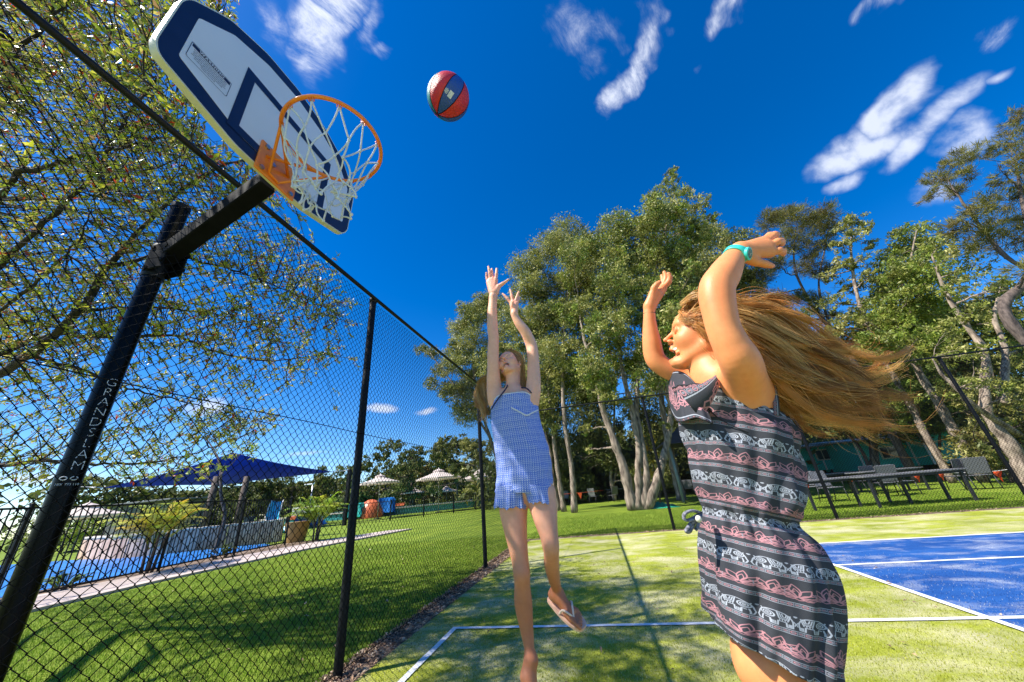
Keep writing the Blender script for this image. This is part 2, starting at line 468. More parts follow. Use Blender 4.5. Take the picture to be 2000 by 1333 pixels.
# path, pool, garden strip beyond the side fence
def slab(name, pts, z0, z1, m, bev=0.0):
    b = MB(); b.poly_prism(pts, z0, z1, ((1, 0, 0), (0, 1, 0), (0, 0, 1)))
    o = b.obj(name, m, smooth=False); o['kind'] = 'structure'; return o
slab('footpath', [(-9.75, 4.6), (-10.03, 7.0), (-9.85, 11.2), (-8.75, 16.3), (-9.9, 16.2), (-11.3, 13.9), (-11.75, 9.9), (-11.9, 7.0), (-12.2, 3.0), (-14.0, -4), (-11, -6)], -0.05, 0.05, M['concrete'])
M['pool_blue'] = mat('painted_pool_floor', (0.012, 0.13, 0.50), 0.35, 0.25, 1.6, color2=(0.03, 0.24, 0.66))
M['pool_water'] = mat('pool_water', (0.02, 0.28, 0.30), 0.06, 0.2, 2.0, 0.25, 6, spec=0.6, color2=(0.05, 0.42, 0.44))
M['soil'] = M['dirt']
slab('garden_bed', [(-12.0, 3.0), (-11.86, 7.0), (-11.7, 9.9), (-11.3, 13.9), (-13.3, 14.4), (-12.9, 9.9), (-12.9, 7.0), (-13.4, 3.0)], -0.05, 0.035, M['dirt'])
slab('splash_pool', [(-12.95, 2.0), (-12.92, 7.0), (-12.95, 9.9), (-13.25, 13.2), (-14.6, 14.2), (-17.6, 13.2), (-20.2, 12.6), (-24.5, 13.2), (-32, 13.0), (-34, 2.0)], -0.05, 0.045, M['pool_blue'])
# leaf litter along the foot of the side fence
def litter(name, n, box, size, cols, z0=0.012):
    x = rng.uniform(box[0], box[1], n); y = rng.uniform(box[2], box[3], n)
    s = rng.uniform(0.5, 1.3, n) * size; a = rng.uniform(0, 2 * np.pi, n); w = rng.uniform(0.25, 0.45, n)
    u = np.stack([np.cos(a), np.sin(a), rng.normal(0, 0.25, n)], -1); v = np.stack([-np.sin(a), np.cos(a), rng.normal(0, 0.35, n)], -1)
    c = np.stack([x, y, z0 + rng.uniform(0.002, 0.02, n)], -1)
    U = u * s[:, None]; Vv = v * (s * w)[:, None]
    up = np.array([0, 0, 1.0]) * (s * 0.18)[:, None]
    V = np.stack([c - U * .5, c - Vv * .5 + up, c + U * .5, c + Vv * .5 + up], 1).reshape(-1, 3)
    V[:, 2] = np.maximum(V[:, 2], z0)
    i = np.arange(n)[:, None] * 4
    F = i + np.array([[0, 1, 2, 3]])
    k = rng.integers(0, len(cols), n); C = np.repeat(np.array(cols)[k] * rng.uniform(0.7, 1.25, (n, 1)), 4, 0)
    o = link(name, quick_mesh(name, V, F, False, col=C, mats=[M['leafdry']])); return tag(o, kind='stuff')
M['leafdry'] = mat('dry_leaf', (1, 1, 1), 0.8, 0.05, 3, tint=True, trans=0.2)
dry = [(0.42, 0.29, 0.19), (0.27, 0.17, 0.10), (0.55, 0.43, 0.30), (0.16, 0.10, 0.07), (0.45, 0.28, 0.17)]
tag(litter('leaf_litter', 5200, (-2.28, -1.98, -1, 10.1), 0.05, dry), 'band of dry brown leaves along the foot of the side fence', 'leaf litter')
tag(litter('leaf_litter', 900, (-1.9, 8, 9.95, 10.2), 0.045, dry), 'thin line of dry leaves under the far fence', 'leaf litter')
tag(litter('fallen_leaves', 230, (-1.95, 3.2, 1.5, 9.7), 0.045, dry, 0.016), 'scattered dry leaves fallen on the yellow green turf', 'leaves')
tag(litter('fallen_leaves', 160, (-9, -2.4, 1.0, 11), 0.06, dry, 0.03), 'scattered brown leaves fallen on the lawn', 'leaves')

# grass blades: mown lawn by the fence, short pile of the court
def blades(name, n, box, h, w, cols, m, dens=None, z0=0.0, lean=0.5):
    x = rng.uniform(box[0], box[1], n); y = rng.uniform(box[2], box[3], n)
    if dens is not None:
        k = rng.random(n) < dens(x, y); x = x[k]; y = y[k]; n = len(x)
    a = rng.uniform(0, 2 * np.pi, n); hh = h * rng.uniform(0.5, 1.25, n); ww = w * rng.uniform(0.7, 1.3, n)
    la = rng.uniform(0, 2 * np.pi, n); ll = hh * lean * rng.uniform(0.1, 1.0, n)
    b = np.stack([x, y, np.full(n, z0)], -1)
    dx = np.stack([np.cos(a) * ww, np.sin(a) * ww, np.zeros(n)], -1)
    tip = b + np.stack([np.cos(la) * ll, np.sin(la) * ll, hh], -1)
    V = np.stack([b - dx, b + dx, tip], 1).reshape(-1, 3)
    F = np.arange(3 * n).reshape(-1, 3)
    k = rng.integers(0, len(cols), n); C = np.repeat(np.array(cols)[k] * rng.uniform(0.75, 1.3, (n, 1)), 3, 0)
    o = link(name, quick_mesh(name, V, F, False, col=C, mats=[m])); return tag(o, kind='stuff')
M['blade'] = mat('grass_blade', (1, 1, 1), 0.75, 0.22, 1.3, tint=True, trans=0.35, spec=0.15)
gcol = [(0.21, 0.34, 0.025), (0.15, 0.26, 0.02), (0.28, 0.40, 0.035), (0.36, 0.40, 0.07), (0.12, 0.21, 0.016)]
def dl(x, y): return np.clip(1.15 - 0.085 * np.hypot(x + 2, y - 2), 0.12, 1)
blades('lawn_grass', 260000, (-9.7, -2.25, 0.6, 11.5), 0.034, 0.0034, gcol, M['blade'], dl)
def dl2(x, y): return np.clip(1.1 - 0.12 * (y - 10.2), 0.15, 1)
blades('lawn_grass', 60000, (-2.2, 11, 10.2, 17), 0.04, 0.006, gcol, M['blade'], dl2)
tcol = [(0.36, 0.38, 0.025), (0.26, 0.29, 0.018), (0.46, 0.46, 0.05), (0.62, 0.58, 0.26)]
def dt(x, y): return np.clip(1.25 - 0.2 * np.hypot(x, y - 1.5), 0.0, 1)
def dt_turf(x, y): return dt(x, y) * ~((np.abs(y - 3.935) < 0.026) | (np.abs(x + 1.617) < 0.026) | (np.abs(x - 2.68) < 0.03) | ((x > 2.66) & (y < 7.33)))
blades('turf_pile', 260000, (-1.98, 4.6, 1.4, 7.6), 0.012, 0.0022, tcol, M['blade'], dt_turf, 0.010)
bcol = [(0.015, 0.09, 0.32), (0.02, 0.11, 0.38), (0.07, 0.18, 0.42), (0.45, 0.48, 0.50)]
blades('turf_pile', 60000, (2.72, 5.6, 2.2, 7.2), 0.011, 0.0024, bcol, M['blade'], lambda x, y: dt(x, y) * ~((np.abs(y - 3.935) < 0.03) | (np.abs(y - 5.8) < 0.03)), 0.014)

# ------------------------------------------------------------------ chain link fences
def chain_link(org, ux, length, height, pitch, r, nrm, z0=0.03):
    """zigzag pickets hooked into each other; org start, ux unit direction along the fence, nrm its normal"""
    nW = int(length / pitch); nS = int((height - z0) / pitch)
    i = np.arange(nW)[:, None]; k = np.arange(nS + 1)[None]
    s = (i + (k + i) % 2) * pitch * 1.0
    # the knuckles of neighbouring wires overlap and pass in front of / behind each other
    side = np.where((k + i) % 2 == 0, -1, 1)
    s = s + side * r * 0.9
    s = s + rng.normal(0, pitch * 0.025, s.shape)
    z = z0 + k * pitch + 0 * i
    off = np.where(k % 2 == 0, 1, -1) * r * 1.1 + 0 * i
    belly = 0.012 * np.sin(s / 3.5 * np.pi * 2 + 1) * np.sin(z / height * np.pi)
    P = np.asarray(org, float) + s[..., None] * np.asarray(ux, float) + (off + belly)[..., None] * np.asarray(nrm, float)
    P[..., 2] += z
    m = nS + 1
    # three sided tubes, frames from the mean direction (vertical) are enough here
    ux = np.asarray(ux, float); nrm = np.asarray(nrm, float)
    th = np.array([0.5, 0.5 + 2 / 3 * np.pi, 0.5 + 4 / 3 * np.pi])
    T = np.gradient(P, axis=1); T /= np.linalg.norm(T, axis=2)[..., None]
    N1 = np.broadcast_to(nrm, T.shape); B = np.cross(T, N1); B /= np.linalg.norm(B, axis=2)[..., None]
    V = P[:, :, None] + r * (np.cos(th)[None, None, :, None] * N1[:, :, None] + np.sin(th)[None, None, :, None] * B[:, :, None])
    V = V.reshape(-1, 3)
    a = (np.arange(nW)[:, None, None] * m + np.arange(m - 1)[None, :, None]) * 3; j = np.arange(3)[None, None]
    F = np.stack([a + j, a + (j + 1) % 3, a + 3 + (j + 1) % 3, a + 3 + j], -1).reshape(-1, 4)
    return V, F
def fence_parts(root, org, ux, length, posts, pitch, r, nrm):
    V, F = chain_link(np.array(org) - np.array(root.location), ux, length, HF - 0.03, pitch, r, nrm)
    w = link('wire_mesh', quick_mesh('wire_mesh', V, F, True, mats=[M['wire']]), root); w['kind'] = 'stuff'
    o3 = np.array(org, float); u = np.array(ux, float); n = np.array(nrm, float)
    rail_off = 0
    b = MB(); b.tube([o3 + u * t + n * rail_off + np.array([0, 0, HF]) for t in np.linspace(-0.0, length, 40)], 0.021, 10); b.obj('top_rail', M['black'], root)
    for z, nm in ((1.83, 'middle_wire'), (0.06, 'bottom_wire')):
        b = MB(); b.tube([o3 + u * t - n * 0.006 + np.array([0, 0, z - 0.006 * math.sin(t * 1.8) ** 2]) for t in np.linspace(0, length, 60)], 0.0032, 5); b.obj(nm, M['wire'], root)
    for t in posts:
        b = MB(); p = o3 + u * t - n * 0.035
        b.tube([p + np.array([0, 0, z]) for z in (-0.3, 0.0, HF - 0.05, HF - 0.02)], [0.036, 0.036, 0.036, 0.030], 14)
        po = b.obj('post', M['black'], root)
        c = MB(); c.tube([p + np.array([0, 0, HF - 0.04]), p + np.array([0, 0, HF + 0.012]) , p + np.array([0, 0, HF + 0.03])], [0.042, 0.042, 0.02], 12)
        cc = c.obj('post_cap', M['black'], None); cc.parent = po; cc.location = (0, 0, 0)
        # vertices are in world space relative to nothing: shift to the parent's frame
        cc.data.transform(Matrix.Translation(-Vector(root.location)))
        for z in (0.45, 1.2, 1.83, 2.5):
            k = MB(); q = [p + np.array([0, 0, z]) + 0.0385 * (math.cos(a) * u + math.sin(a) * n) for a in np.linspace(0, 2 * np.pi, 15)[:-1]]
            k.tube(q, 0.0022, 4, closed=True); kk = k.obj('tie_wire', M['wire'], None); kk.parent = po; kk.data.transform(Matrix.Translation(-Vector(root.location)))
root = tag(empty('chain_link_fence', (FX, 3, 0)), 'tall black chain link fence along the left side of the court, beside the lawn', 'fence')
Y0 = -1.2
fence_parts(root, (FX, Y0, 0), (0, 1, 0), FY - Y0, [2.98 - Y0, 6.74 - Y0], 0.0305, 0.0027, (1, 0, 0))
root = tag(empty('chain_link_fence', (5, FY, 0)), 'tall black chain link fence across the far end of the court', 'fence')
fence_parts(root, (FX, FY, 0), (1, 0, 0), 16.5, [0.0, 1.60 - FX, 5.12 - FX, 8.70 - FX, 12.25 - FX], 0.0305, 0.0030, (0, -1, 0))
# ------------------------------------------------------------------ basketball hoop stand
HB = tag(empty('basketball_hoop', (-2.30, 1.15, 0)), 'fan shaped white backboard with orange rim on a black pole behind the side fence', 'basketball hoop')
M['matt_black'] = mat('matt_black_paint', (0.006, 0.0062, 0.007), 0.75, 0.3, 12, 0.05, 180, spec=0.08)
M['board'] = mat('moulded_board_plastic', (0.74, 0.74, 0.76), 0.42, 0.03, 3, 0.04, 40)
M['board_edge'] = mat('cream_board_edge', (0.72, 0.68, 0.54), 0.45, 0.08, 5)
M['navy'] = mat('navy_print', (0.010, 0.016, 0.055), 0.4, 0.15, 10)
M['orange'] = mat('orange_rim_paint', (1.0, 0.24, 0.012), 0.32, 0.1, 30, 0.05, 120, coat=0.3)
M['rope'] = mat('white_net_cord', (0.80, 0.80, 0.80), 0.8, 0.1, 60, 0.6, 400)
M['steel'] = mat('bolt_zinc', (0.45, 0.45, 0.47), 0.35, 0.1, 30, metal=0.9)
M['print_white'] = mat('white_print', (0.62, 0.66, 0.70), 0.6, 0.08, 30)
PX, PYy = -2.30, 1.14
PT = 3.02
b = MB(); b.tube([(PX, PYy, z) for z in (-0.3, 0.0, 1.0, 2.0, PT)], 0.044, 28)
sharp(b.obj('pole', M['black_gloss'], HB))
b = MB(); b.tube([(PX, PYy, PT - 0.02), (PX, PYy, PT + 0.012), (PX, PYy, PT + 0.02)], [0.0475, 0.0475, 0.038], 28)
sharp(b.obj('pole_cap', M['black'], HB))
BX = -1.42          # face plane of the board
# arm: square tube rising from the collar to the back of the board
A0 = np.array([PX + 0.06, PYy, 2.62]); A1 = np.array([BX - 0.075, 1.04, 2.86])
def beam(a, b_, w, h, bev=0.006):
    a = np.array(a); b_ = np.array(b_); t = (b_ - a) / np.linalg.norm(b_ - a)
    s = np.cross([0, 0, 1.0], t); s /= np.linalg.norm(s); u = np.cross(t, s)
    m_ = MB(); m_.box((a + b_) / 2, (np.linalg.norm(b_ - a), w, h), np.stack([t, s, u], 1), bev); return m_
beam(A0 - np.array([0.05, 0, 0.015]), A1, 0.085, 0.095).obj('arm', M['matt_black'], HB, smooth=False)
# collar plates clamping the arm on the pole
b = MB(); b.tube([(PX, PYy, z) for z in (2.48, 2.49, 2.69, 2.70)], [0.047, 0.051, 0.051, 0.047], 24); sharp(b.obj('collar', M['black'], HB))
for sy in (-1, 1):
    b = MB(); b.box((PX + 0.065, PYy + sy * 0.049, 2.590), (0.14, 0.010, 0.18), None, 0.004)
    for bx, bz in ((0.02, -0.07), (0.02, 0.07), (0.12, -0.04), (0.12, 0.06)):
        b.cyl((PX + bx, PYy + sy * 0.050, 2.585 + bz), (PX + bx, PYy + sy * 0.062, 2.585 + bz), 0.014, 6)
    b.obj('clamp_plate', M['matt_black'], HB, smooth=False)
# board outline in (y,z), seen face coordinates
OUT = [(0.430, 2.955), (0.455, 2.90), (0.80, 2.815), (1.20, 2.815), (1.545, 2.895), (1.585, 2.955), (1.60, 3.27), (1.585, 3.33),
       (1.45, 3.50), (1.24, 3.585), (1.02, 3.61), (0.80, 3.585), (0.60, 3.50), (0.455, 3.345), (0.435, 3.28)]
def roundpoly(P, r=0.035, n=4):
    P = np.asarray(P, float); out_ = []
    for i in range(len(P)):
        a, b_, c = P[i - 1], P[i], P[(i + 1) % len(P)]
        da = (a - b_); db = (c - b_); la, lb = np.linalg.norm(da), np.linalg.norm(db); q = min(r, la * .45, lb * .45)
        p0 = b_ + da / la * q; p1 = b_ + db / lb * q
        for t in np.linspace(0, 1, n): out_.append((1 - t) ** 2 * p0 + 2 * t * (1 - t) * b_ + t * t * p1)
    return np.array(out_)
def inset(P, d):
    """P counter clockwise or clockwise; moves every vertex inwards by d"""
    P = np.asarray(P, float); c = P.mean(0); o = []
    area = 0.5 * np.sum(P[:, 0] * np.roll(P[:, 1], -1) - np.roll(P[:, 0], -1) * P[:, 1]); sg = 1 if area > 0 else -1
    for i in range(len(P)):
        a, b_, c2 = P[i - 1], P[i], P[(i + 1) % len(P)]
        t0 = (b_ - a) / (np.linalg.norm(b_ - a) + 1e-9); t1 = (c2 - b_) / (np.linalg.norm(c2 - b_) + 1e-9)
        n0 = np.array([-t0[1], t0[0]]) * sg; n1 = np.array([-t1[1], t1[0]]) * sg
        nn = n0 + n1; nn /= np.linalg.norm(nn) + 1e-9; k = d / max(0.5, nn @ n0); o.append(b_ + nn * k)
    return np.array(o)
AX = ((0, 1, 0), (0, 0, 1), (1, 0, 0))
O2 = roundpoly(OUT)
b = MB(); b.poly_prism(O2, -0.036, 0.0, AX, (BX, 0, 0)); bo = sharp(b.obj('backboard', M['board_edge'], HB), 40)
def band(P0, P1, x, name, m, parent):
    n = len(P0); V = [(x, p[0], p[1]) for p in P0] + [(x, p[0], p[1]) for p in P1]
    k = np.arange(n); F = np.stack([k, (k + 1) % n, n + (k + 1) % n, n + k], -1)
    me = quick_mesh(name, np.array(V) - np.array(HB.location), F, False, mats=[m]); return link(name, me, parent)
I1 = inset(O2, 0.007); I2 = inset(O2, 0.072)
b = MB(); b.poly_prism(I1, -0.001, 0.0014, AX, (BX, 0, 0)); b.obj('border_print', M['navy'], bo, smooth=False)
INN = [(0.505, 2.985), (0.81, 2.888), (1.19, 2.888), (1.525, 2.985), (1.525, 3.30), (1.40, 3.44), (1.22, 3.508), (1.02, 3.535), (.82, 3.508), (.64, 3.43), (.505, 3.285)]
b = MB(); b.poly_prism(roundpoly(INN, 0.012, 3), -0.001, 0.0026, AX, (BX, 0, 0)); b.obj('board_face', M['board'], bo, smooth=False)
# target rectangle
def rect(y0, y1, z0, z1): return np.array([(y0, z0), (y1, z0), (y1, z1), (y0, z1)], float)
band(rect(0.735, 1.345, 2.885, 3.335), rect(0.785, 1.295, 2.935, 3.285), BX + 0.0045, 'target_print', M['navy'], bo)
# warning label
lab = rect(0.512, 0.690, 3.045, 3.125)
def yz(y0, y1, z0, z1, x, m, name, par):
    V = np.array([(x, y0, z0), (x, y1, z0), (x, y1, z1), (x, y0, z1)]) - np.array(HB.location)
    return link(name, quick_mesh(name, V, [[0, 1, 2, 3]], False, mats=[m]), par)
WY0, WY1, WZ0, WZ1 = 0.520, 0.700, 3.020, 3.125
band(roundpoly(rect(WY0, WY1, WZ0, WZ1), .008, 3), roundpoly(inset(rect(WY0, WY1, WZ0, WZ1), 0.0022), .007, 3), BX + 0.0038, 'warning_label', M['navy'], bo)
yz(WY0 + .006, WY1 - .006, WZ1 - .024, WZ1 - .005, BX + 0.0038, M['navy'], 'label_header', bo)
def text_mesh(s, size, origin, ux, uy, name, m, parent, align='CENTER', ext=0.0, bold=0.0, space=1.0, rel=None):
    cu = bpy.data.curves.new(name, 'FONT'); cu.body = s; cu.size = size; cu.align_x = align; cu.align_y = 'CENTER'; cu.space_character = space
    cu.offset = bold; cu.resolution_u = 3
    t = bpy.data.objects.new(name, cu); COL.objects.link(t)
    dg = bpy.context.evaluated_depsgraph_get(); me = bpy.data.meshes.new_from_object(t.evaluated_get(dg)); bpy.data.objects.remove(t); bpy.data.curves.remove(cu)
    ux = np.array(ux, float); uy = np.array(uy, float); o = np.array(origin, float) - (np.array(rel) if rel is not None else 0)
    n = len(me.vertices); co = np.zeros(n * 3, np.float32); me.vertices.foreach_get('co', co); co = co.reshape(-1, 3)
    co = o + co[:, :1] * ux + co[:, 1:2] * uy
    me.vertices.foreach_set('co', co.astype(np.float32).ravel()); me.update(); me.materials.clear(); me.materials.append(m); me.name = name
    return link(name, me, parent)
hl = np.array(HB.location)
text_mesh('WARNING', 0.0215, (BX + 0.005, (WY0 + WY1) / 2, WZ1 - .0148), (0, 1, 0), (0, 0, 1), 'warning_lettering', M['board'], bo, bold=0.0006, rel=hl, space=1.12)
wl = ["DO NOT HANG FROM OR SWING ON THE RIM OR THE BOARD. SERIOUS", "INJURY CAN FOLLOW. CHECK THE POLE AND ALL BOLTS BEFORE PLAY.",
      "DO NOT CLIMB ON THE POLE OR THE FENCE. KEEP FACE AND HANDS", "AWAY FROM THE NET. REMOVE RINGS AND JEWELLERY BEFORE YOU PLAY.",
      "PLAY ONLY UNDER ADULT CARE. DO NOT MOVE OR LOWER", "THE BOARD WHILE IT IS IN USE"]
for i, s in enumerate(wl):
    text_mesh(s, 0.0072, (BX + 0.0038, (WY0 + WY1) / 2, WZ1 - .034 - i * .0112), (0, 0.60 * 1.03, 0), (0, 0, 1), 'fine_print', M['navy'], bo, bold=0.0002, rel=hl)
# lettering running down the pole
cdir = np.array([-PX, -PYy, 0.0]); cdir /= np.linalg.norm(cdir)
s_ = np.cross([0, 0, 1.0], cdir)      # to the right for someone on the court
for i, ch in enumerate("GRANDSLAM"):
    z = 1.845 - i * 0.0485
    text_mesh(ch, 0.056, np.array([PX, PYy, z]) + cdir * 0.0462 + s_ * 0.010, s_ * 1.0, (0, 0, 1), 'pole_lettering', M['print_white'], HB, rel=hl, bold=-0.0012)
for k_, dx in ((0, -0.016), (1, 0.014)):
    bb = MB(); c0 = np.array([PX, PYy, 1.405]) + cdir * 0.0470 + s_ * dx
    bb.tube([c0 + 0.010 * (math.cos(a) * s_ + 0.7 * math.sin(a) * np.array([0, 0, 1])) for a in np.linspace(0, 2 * np.pi, 17)[:-1]], 0.002, 5, closed=True)
    bb.obj('pole_emblem', M['print_white'], HB)
text_mesh("1800 773 110", 0.0125, np.array([PX, PYy, 1.380]) + cdir * 0.0470, s_, (0, 0, 1), 'pole_lettering', M['print_white'], HB, rel=hl)

# rim
RC = np.array([-1.035, 0.977, 2.905]); RR = 0.229
th = np.linspace(0, 2 * np.pi, 65)[:-1]
rim = MB(); rim.tube([RC + RR * np.array([math.cos(a), math.sin(a), 0]) for a in th], 0.0095, 12, closed=True)
ro = rim.obj('rim', M['orange'], HB)
b = MB(); b.box((BX + 0.008, RC[1] + 0.04, 2.885), (0.014, 0.24, 0.20), None, 0.004)
po = b.obj('mounting_plate', M['orange'], HB, smooth=False)
for y_, z_ in ((-0.05, .075), (0.13, .075), (-0.05, -.075), (0.13, -.075), (0.0, 0.0)):
    k = MB(); k.cyl((BX + 0.014, RC[1] + y_, 2.885 + z_), (BX + 0.024, RC[1] + y_, 2.885 + z_), 0.013, 6); ko = k.obj('bolt', M['steel'], None, smooth=False); ko.data.transform(Matrix.Translation(-HB.location)); ko.parent = po
# support struts: a bent rod from rim to plate and back
b = MB()
pL = RC + RR * np.array([math.cos(rad(222)), math.sin(rad(222)), 0]); pR = RC + RR * np.array([math.cos(rad(138)), math.sin(rad(138)), 0])
q0 = np.array([BX + 0.02, RC[1] - 0.01, 2.815]); q1 = np.array([BX + 0.02, RC[1] + 0.05, 2.805])
b.tube([pL + (0, 0, -.004), pL * .9 + q0 * .1 + (0, 0, -.006), q0 * .95 + pL * .05, q0, q1, q1 * .95 + pR * .05, pR * .9 + q1 * .1 + (0, 0, -.006), pR + (0, 0, -.004)], 0.0072, 8)
b.obj('rim_brace', M['orange'], HB)
b = MB()
for s in (-1, 1):
    b.tube([RC + RR * np.array([math.cos(rad(180 + s * 30)), math.sin(rad(180 + s * 30)), 0]), (BX + 0.012, RC[1] + .03 + s * 0.070, RC[2])], 0.009, 8)
b.obj('rim_neck', M['orange'], HB)
for i in range(12):
    a = 2 * np.pi * (i + .5) / 12; b = MB()
    for d in (-.045, 0, .045):
        e = a + d; c = RC + np.array([math.cos(e), math.sin(e), 0]) * (RR - .004) + (0, 0, -.012)
        b.tube([c + .009 * (math.cos(t) * np.array([math.cos(e), math.sin(e), 0]) + math.sin(t) * np.array([0, 0, 1])) for t in np.linspace(0, 2 * np.pi, 9)[:-1]], .0022, 4, closed=True)
    h = b.obj('net_hook', M['orange'], None); h.data.transform(Matrix.Translation(-HB.location)); h.parent = ro
# net: 12 loops, four rows of diamonds, slack and gathered to one side
nb = MB()
rows = [(-0.012, 0.222), (-0.135, 0.178), (-0.225, 0.138), (-0.30, 0.108), (-0.36, 0.088), (-0.415, 0.090)]
def node(r, i):
    dz, R_ = rows[r]; a = 2 * np.pi * (i + 0.5 * (r % 2) + (0.5)) / 12
    rs = np.random.default_rng(int(r * 31 + (i % 12) * 7 + 3))
    sw = (-dz) ** 1.5 * np.array([-0.06, 0.06, 0.0])
    j = rs.normal(0, 0.010 + 0.012 * r / 5, 3) * (0 if r == 0 else 1)
    sq = 1.0 + (0.18 * math.cos(2 * a + 1.0)) * (r / 5)
    return RC + np.array([math.cos(a) * R_ * sq, math.sin(a) * R_ * (2 - sq), dz]) + sw + j
def cord(p, q, r=0.0042, sag=0.010, seed=0):
    rs = np.random.default_rng(seed + 11)
    mid = (p + q) / 2 + rs.normal(0, sag, 3); ts = np.linspace(0, 1, 7)[:, None]
    P = (1 - ts) ** 2 * p + 2 * ts * (1 - ts) * mid + ts ** 2 * q
    nb.tube(P, r, 6)
for r in range(5):
    for i in range(12):
        p = node(r, i)
        # each node joins the two nodes of the next row beside it
        nx = (i, (i - 1)) if r % 2 == 0 else (i, i + 1)
        for k_, j in enumerate(nx): cord(p, node(r + 1, j % 12 if True else j), seed=r * 100 + i * 2 + k_, sag=0.008 + 0.006 * (r > 1))
for r in range(1, 6):
    for i in range(12): nb.sphere(node(r, i), (0.0075, 0.0075, 0.010), 7, 5)
nb.obj('net', M['rope'], HB)

# ------------------------------------------------------------------ ball
BC = Pd(875.5, 190.5, 1.98)
BR = 0.1215
def ball():
    n, m_ = 96, 64
    ph = np.linspace(0, np.pi, m_ + 1); th_ = np.arange(n) * 2 * np.pi / n
    V = np.stack([np.sin(ph)[:, None] * np.cos(th_), np.sin(ph)[:, None] * np.sin(th_), np.repeat(np.cos(ph)[:, None], n, 1)], -1)
    # eight gores around the pole axis: seams every 45 degrees are pressed in
    tt = np.broadcast_to(th_[None], (m_ + 1, n)); 
    return V, tt
def ball_obj():
    root = tag(empty('basketball', BC), 'red, navy and teal basketball in the air against the blue sky', 'ball')
    ax = RM.T @ np.array([0.50, -0.86, 0.05]); ax /= np.linalg.norm(ax)     # pole axis of the gores
    toc = CAM - BC; toc /= np.linalg.norm(toc)
    e1 = toc - ax * (toc @ ax); e1 /= np.linalg.norm(e1); e2 = np.cross(ax, e1)
    Rm = np.stack([e1, e2, ax], 1)
    cols = {'red': M['ball_red'], 'navy': M['ball_navy'], 'teal': M['ball_teal']}
    seq = [('navy', -16, 24), ('red', 24, 66), ('navy', 66, 110), ('teal', 110, 150), ('red', 150, 200), ('teal', 200, 236), ('navy', 236, 262), ('red', 262, 344)]
    # order as seen: teal on the far left, red, navy in the middle, red at the right
    seq = [('navy', -19, 20), ('red', 20, 66), ('navy', 66, 112), ('teal', 112, 160), ('red', 160, 205), ('navy', 205, 252), ('teal', 252, 293), ('red', 293, 341)]
    G = 14; H = 40
    for nm, a0, a1 in seq:
        a = np.radians(np.linspace(a0, a1, G + 1)); ph = np.linspace(0.0, np.pi, H + 1)
        A, PH = np.meshgrid(a, ph)
        edge = np.minimum(np.abs(A - a[0]), np.abs(A - a[-1])) * np.sin(PH)
        rr = BR * (1 - 0.022 * np.exp(-(edge / 0.03) ** 2))
        V = np.stack([np.sin(PH) * np.cos(A), np.sin(PH) * np.sin(A), np.cos(PH)], -1) * rr[..., None]
        V = (V.reshape(-1, 3)) @ Rm.T
        i = np.arange(H)[:, None]; j = np.arange(G)[None]
        F = np.stack([i * (G + 1) + j, (i + 1) * (G + 1) + j, (i + 1) * (G + 1) + j + 1, i * (G + 1) + j + 1], -1).reshape(-1, 4)
        link('panel', quick_mesh('panel', V, F, True, mats=[cols[nm]]), root)
        s = MB(); P = np.stack([np.sin(ph) * np.cos(a[0]), np.sin(ph) * np.sin(a[0]), np.cos(ph)], -1) * BR * 0.982
        s.tube(P @ Rm.T, 0.0022, 5); so = s.obj('seam', M['wire'], None); so.parent = root
    # small printed tag on the navy panel
    up = RM.T @ np.array([0, -1, 0.0]); 
    for (da, dz, w, h, m_) in ((0.02, -0.33, 0.012, 0.018, M['print_white']),):
        n0 = Rm @ np.array([math.cos(da) * math.cos(dz), math.sin(da), math.sin(dz)]); n0 /= np.linalg.norm(n0)
        t1 = ax - n0 * (ax @ n0); t1 /= np.linalg.norm(t1); t2 = np.cross(t1, n0)
        V = [n0 * (BR + 0.0012) + t2 * sx * w + t1 * sz * h for sx, sz in ((-1, -1), (1, -1), (1, 1), (-1, 1))]
        link('sticker', quick_mesh('sticker', V, [[0, 1, 2, 3]], False, mats=[M['print_white']]), root)
        for k_ in range(4):
            c = n0 * (BR + 0.0006) - t2 * (0.019 + 0.0052 * k_)
            V = [c + t2 * sx * 0.0016 + t1 * sz * (0.014 - 0.002 * abs(k_ - 1)) for sx, sz in ((-1, -1), (1, -1), (1, 1), (-1, 1))]
            link('fine_print', quick_mesh('fine_print', V, [[0, 1, 2, 3]], False, mats=[M['print_white']]), root)
M['ball_red'] = mat('red_rubber', (0.66, 0.016, 0.012), 0.40, 0.1, 30, 0.35, 420, spec=0.6)
M['ball_navy'] = mat('navy_rubber', (0.016, 0.070, 0.34), 0.40, 0.1, 30, 0.35, 420, spec=0.6)
M['ball_teal'] = mat('teal_rubber', (0.02, 0.24, 0.28), 0.38, 0.1, 30, 0.35, 420, spec=0.6)
ball_obj()
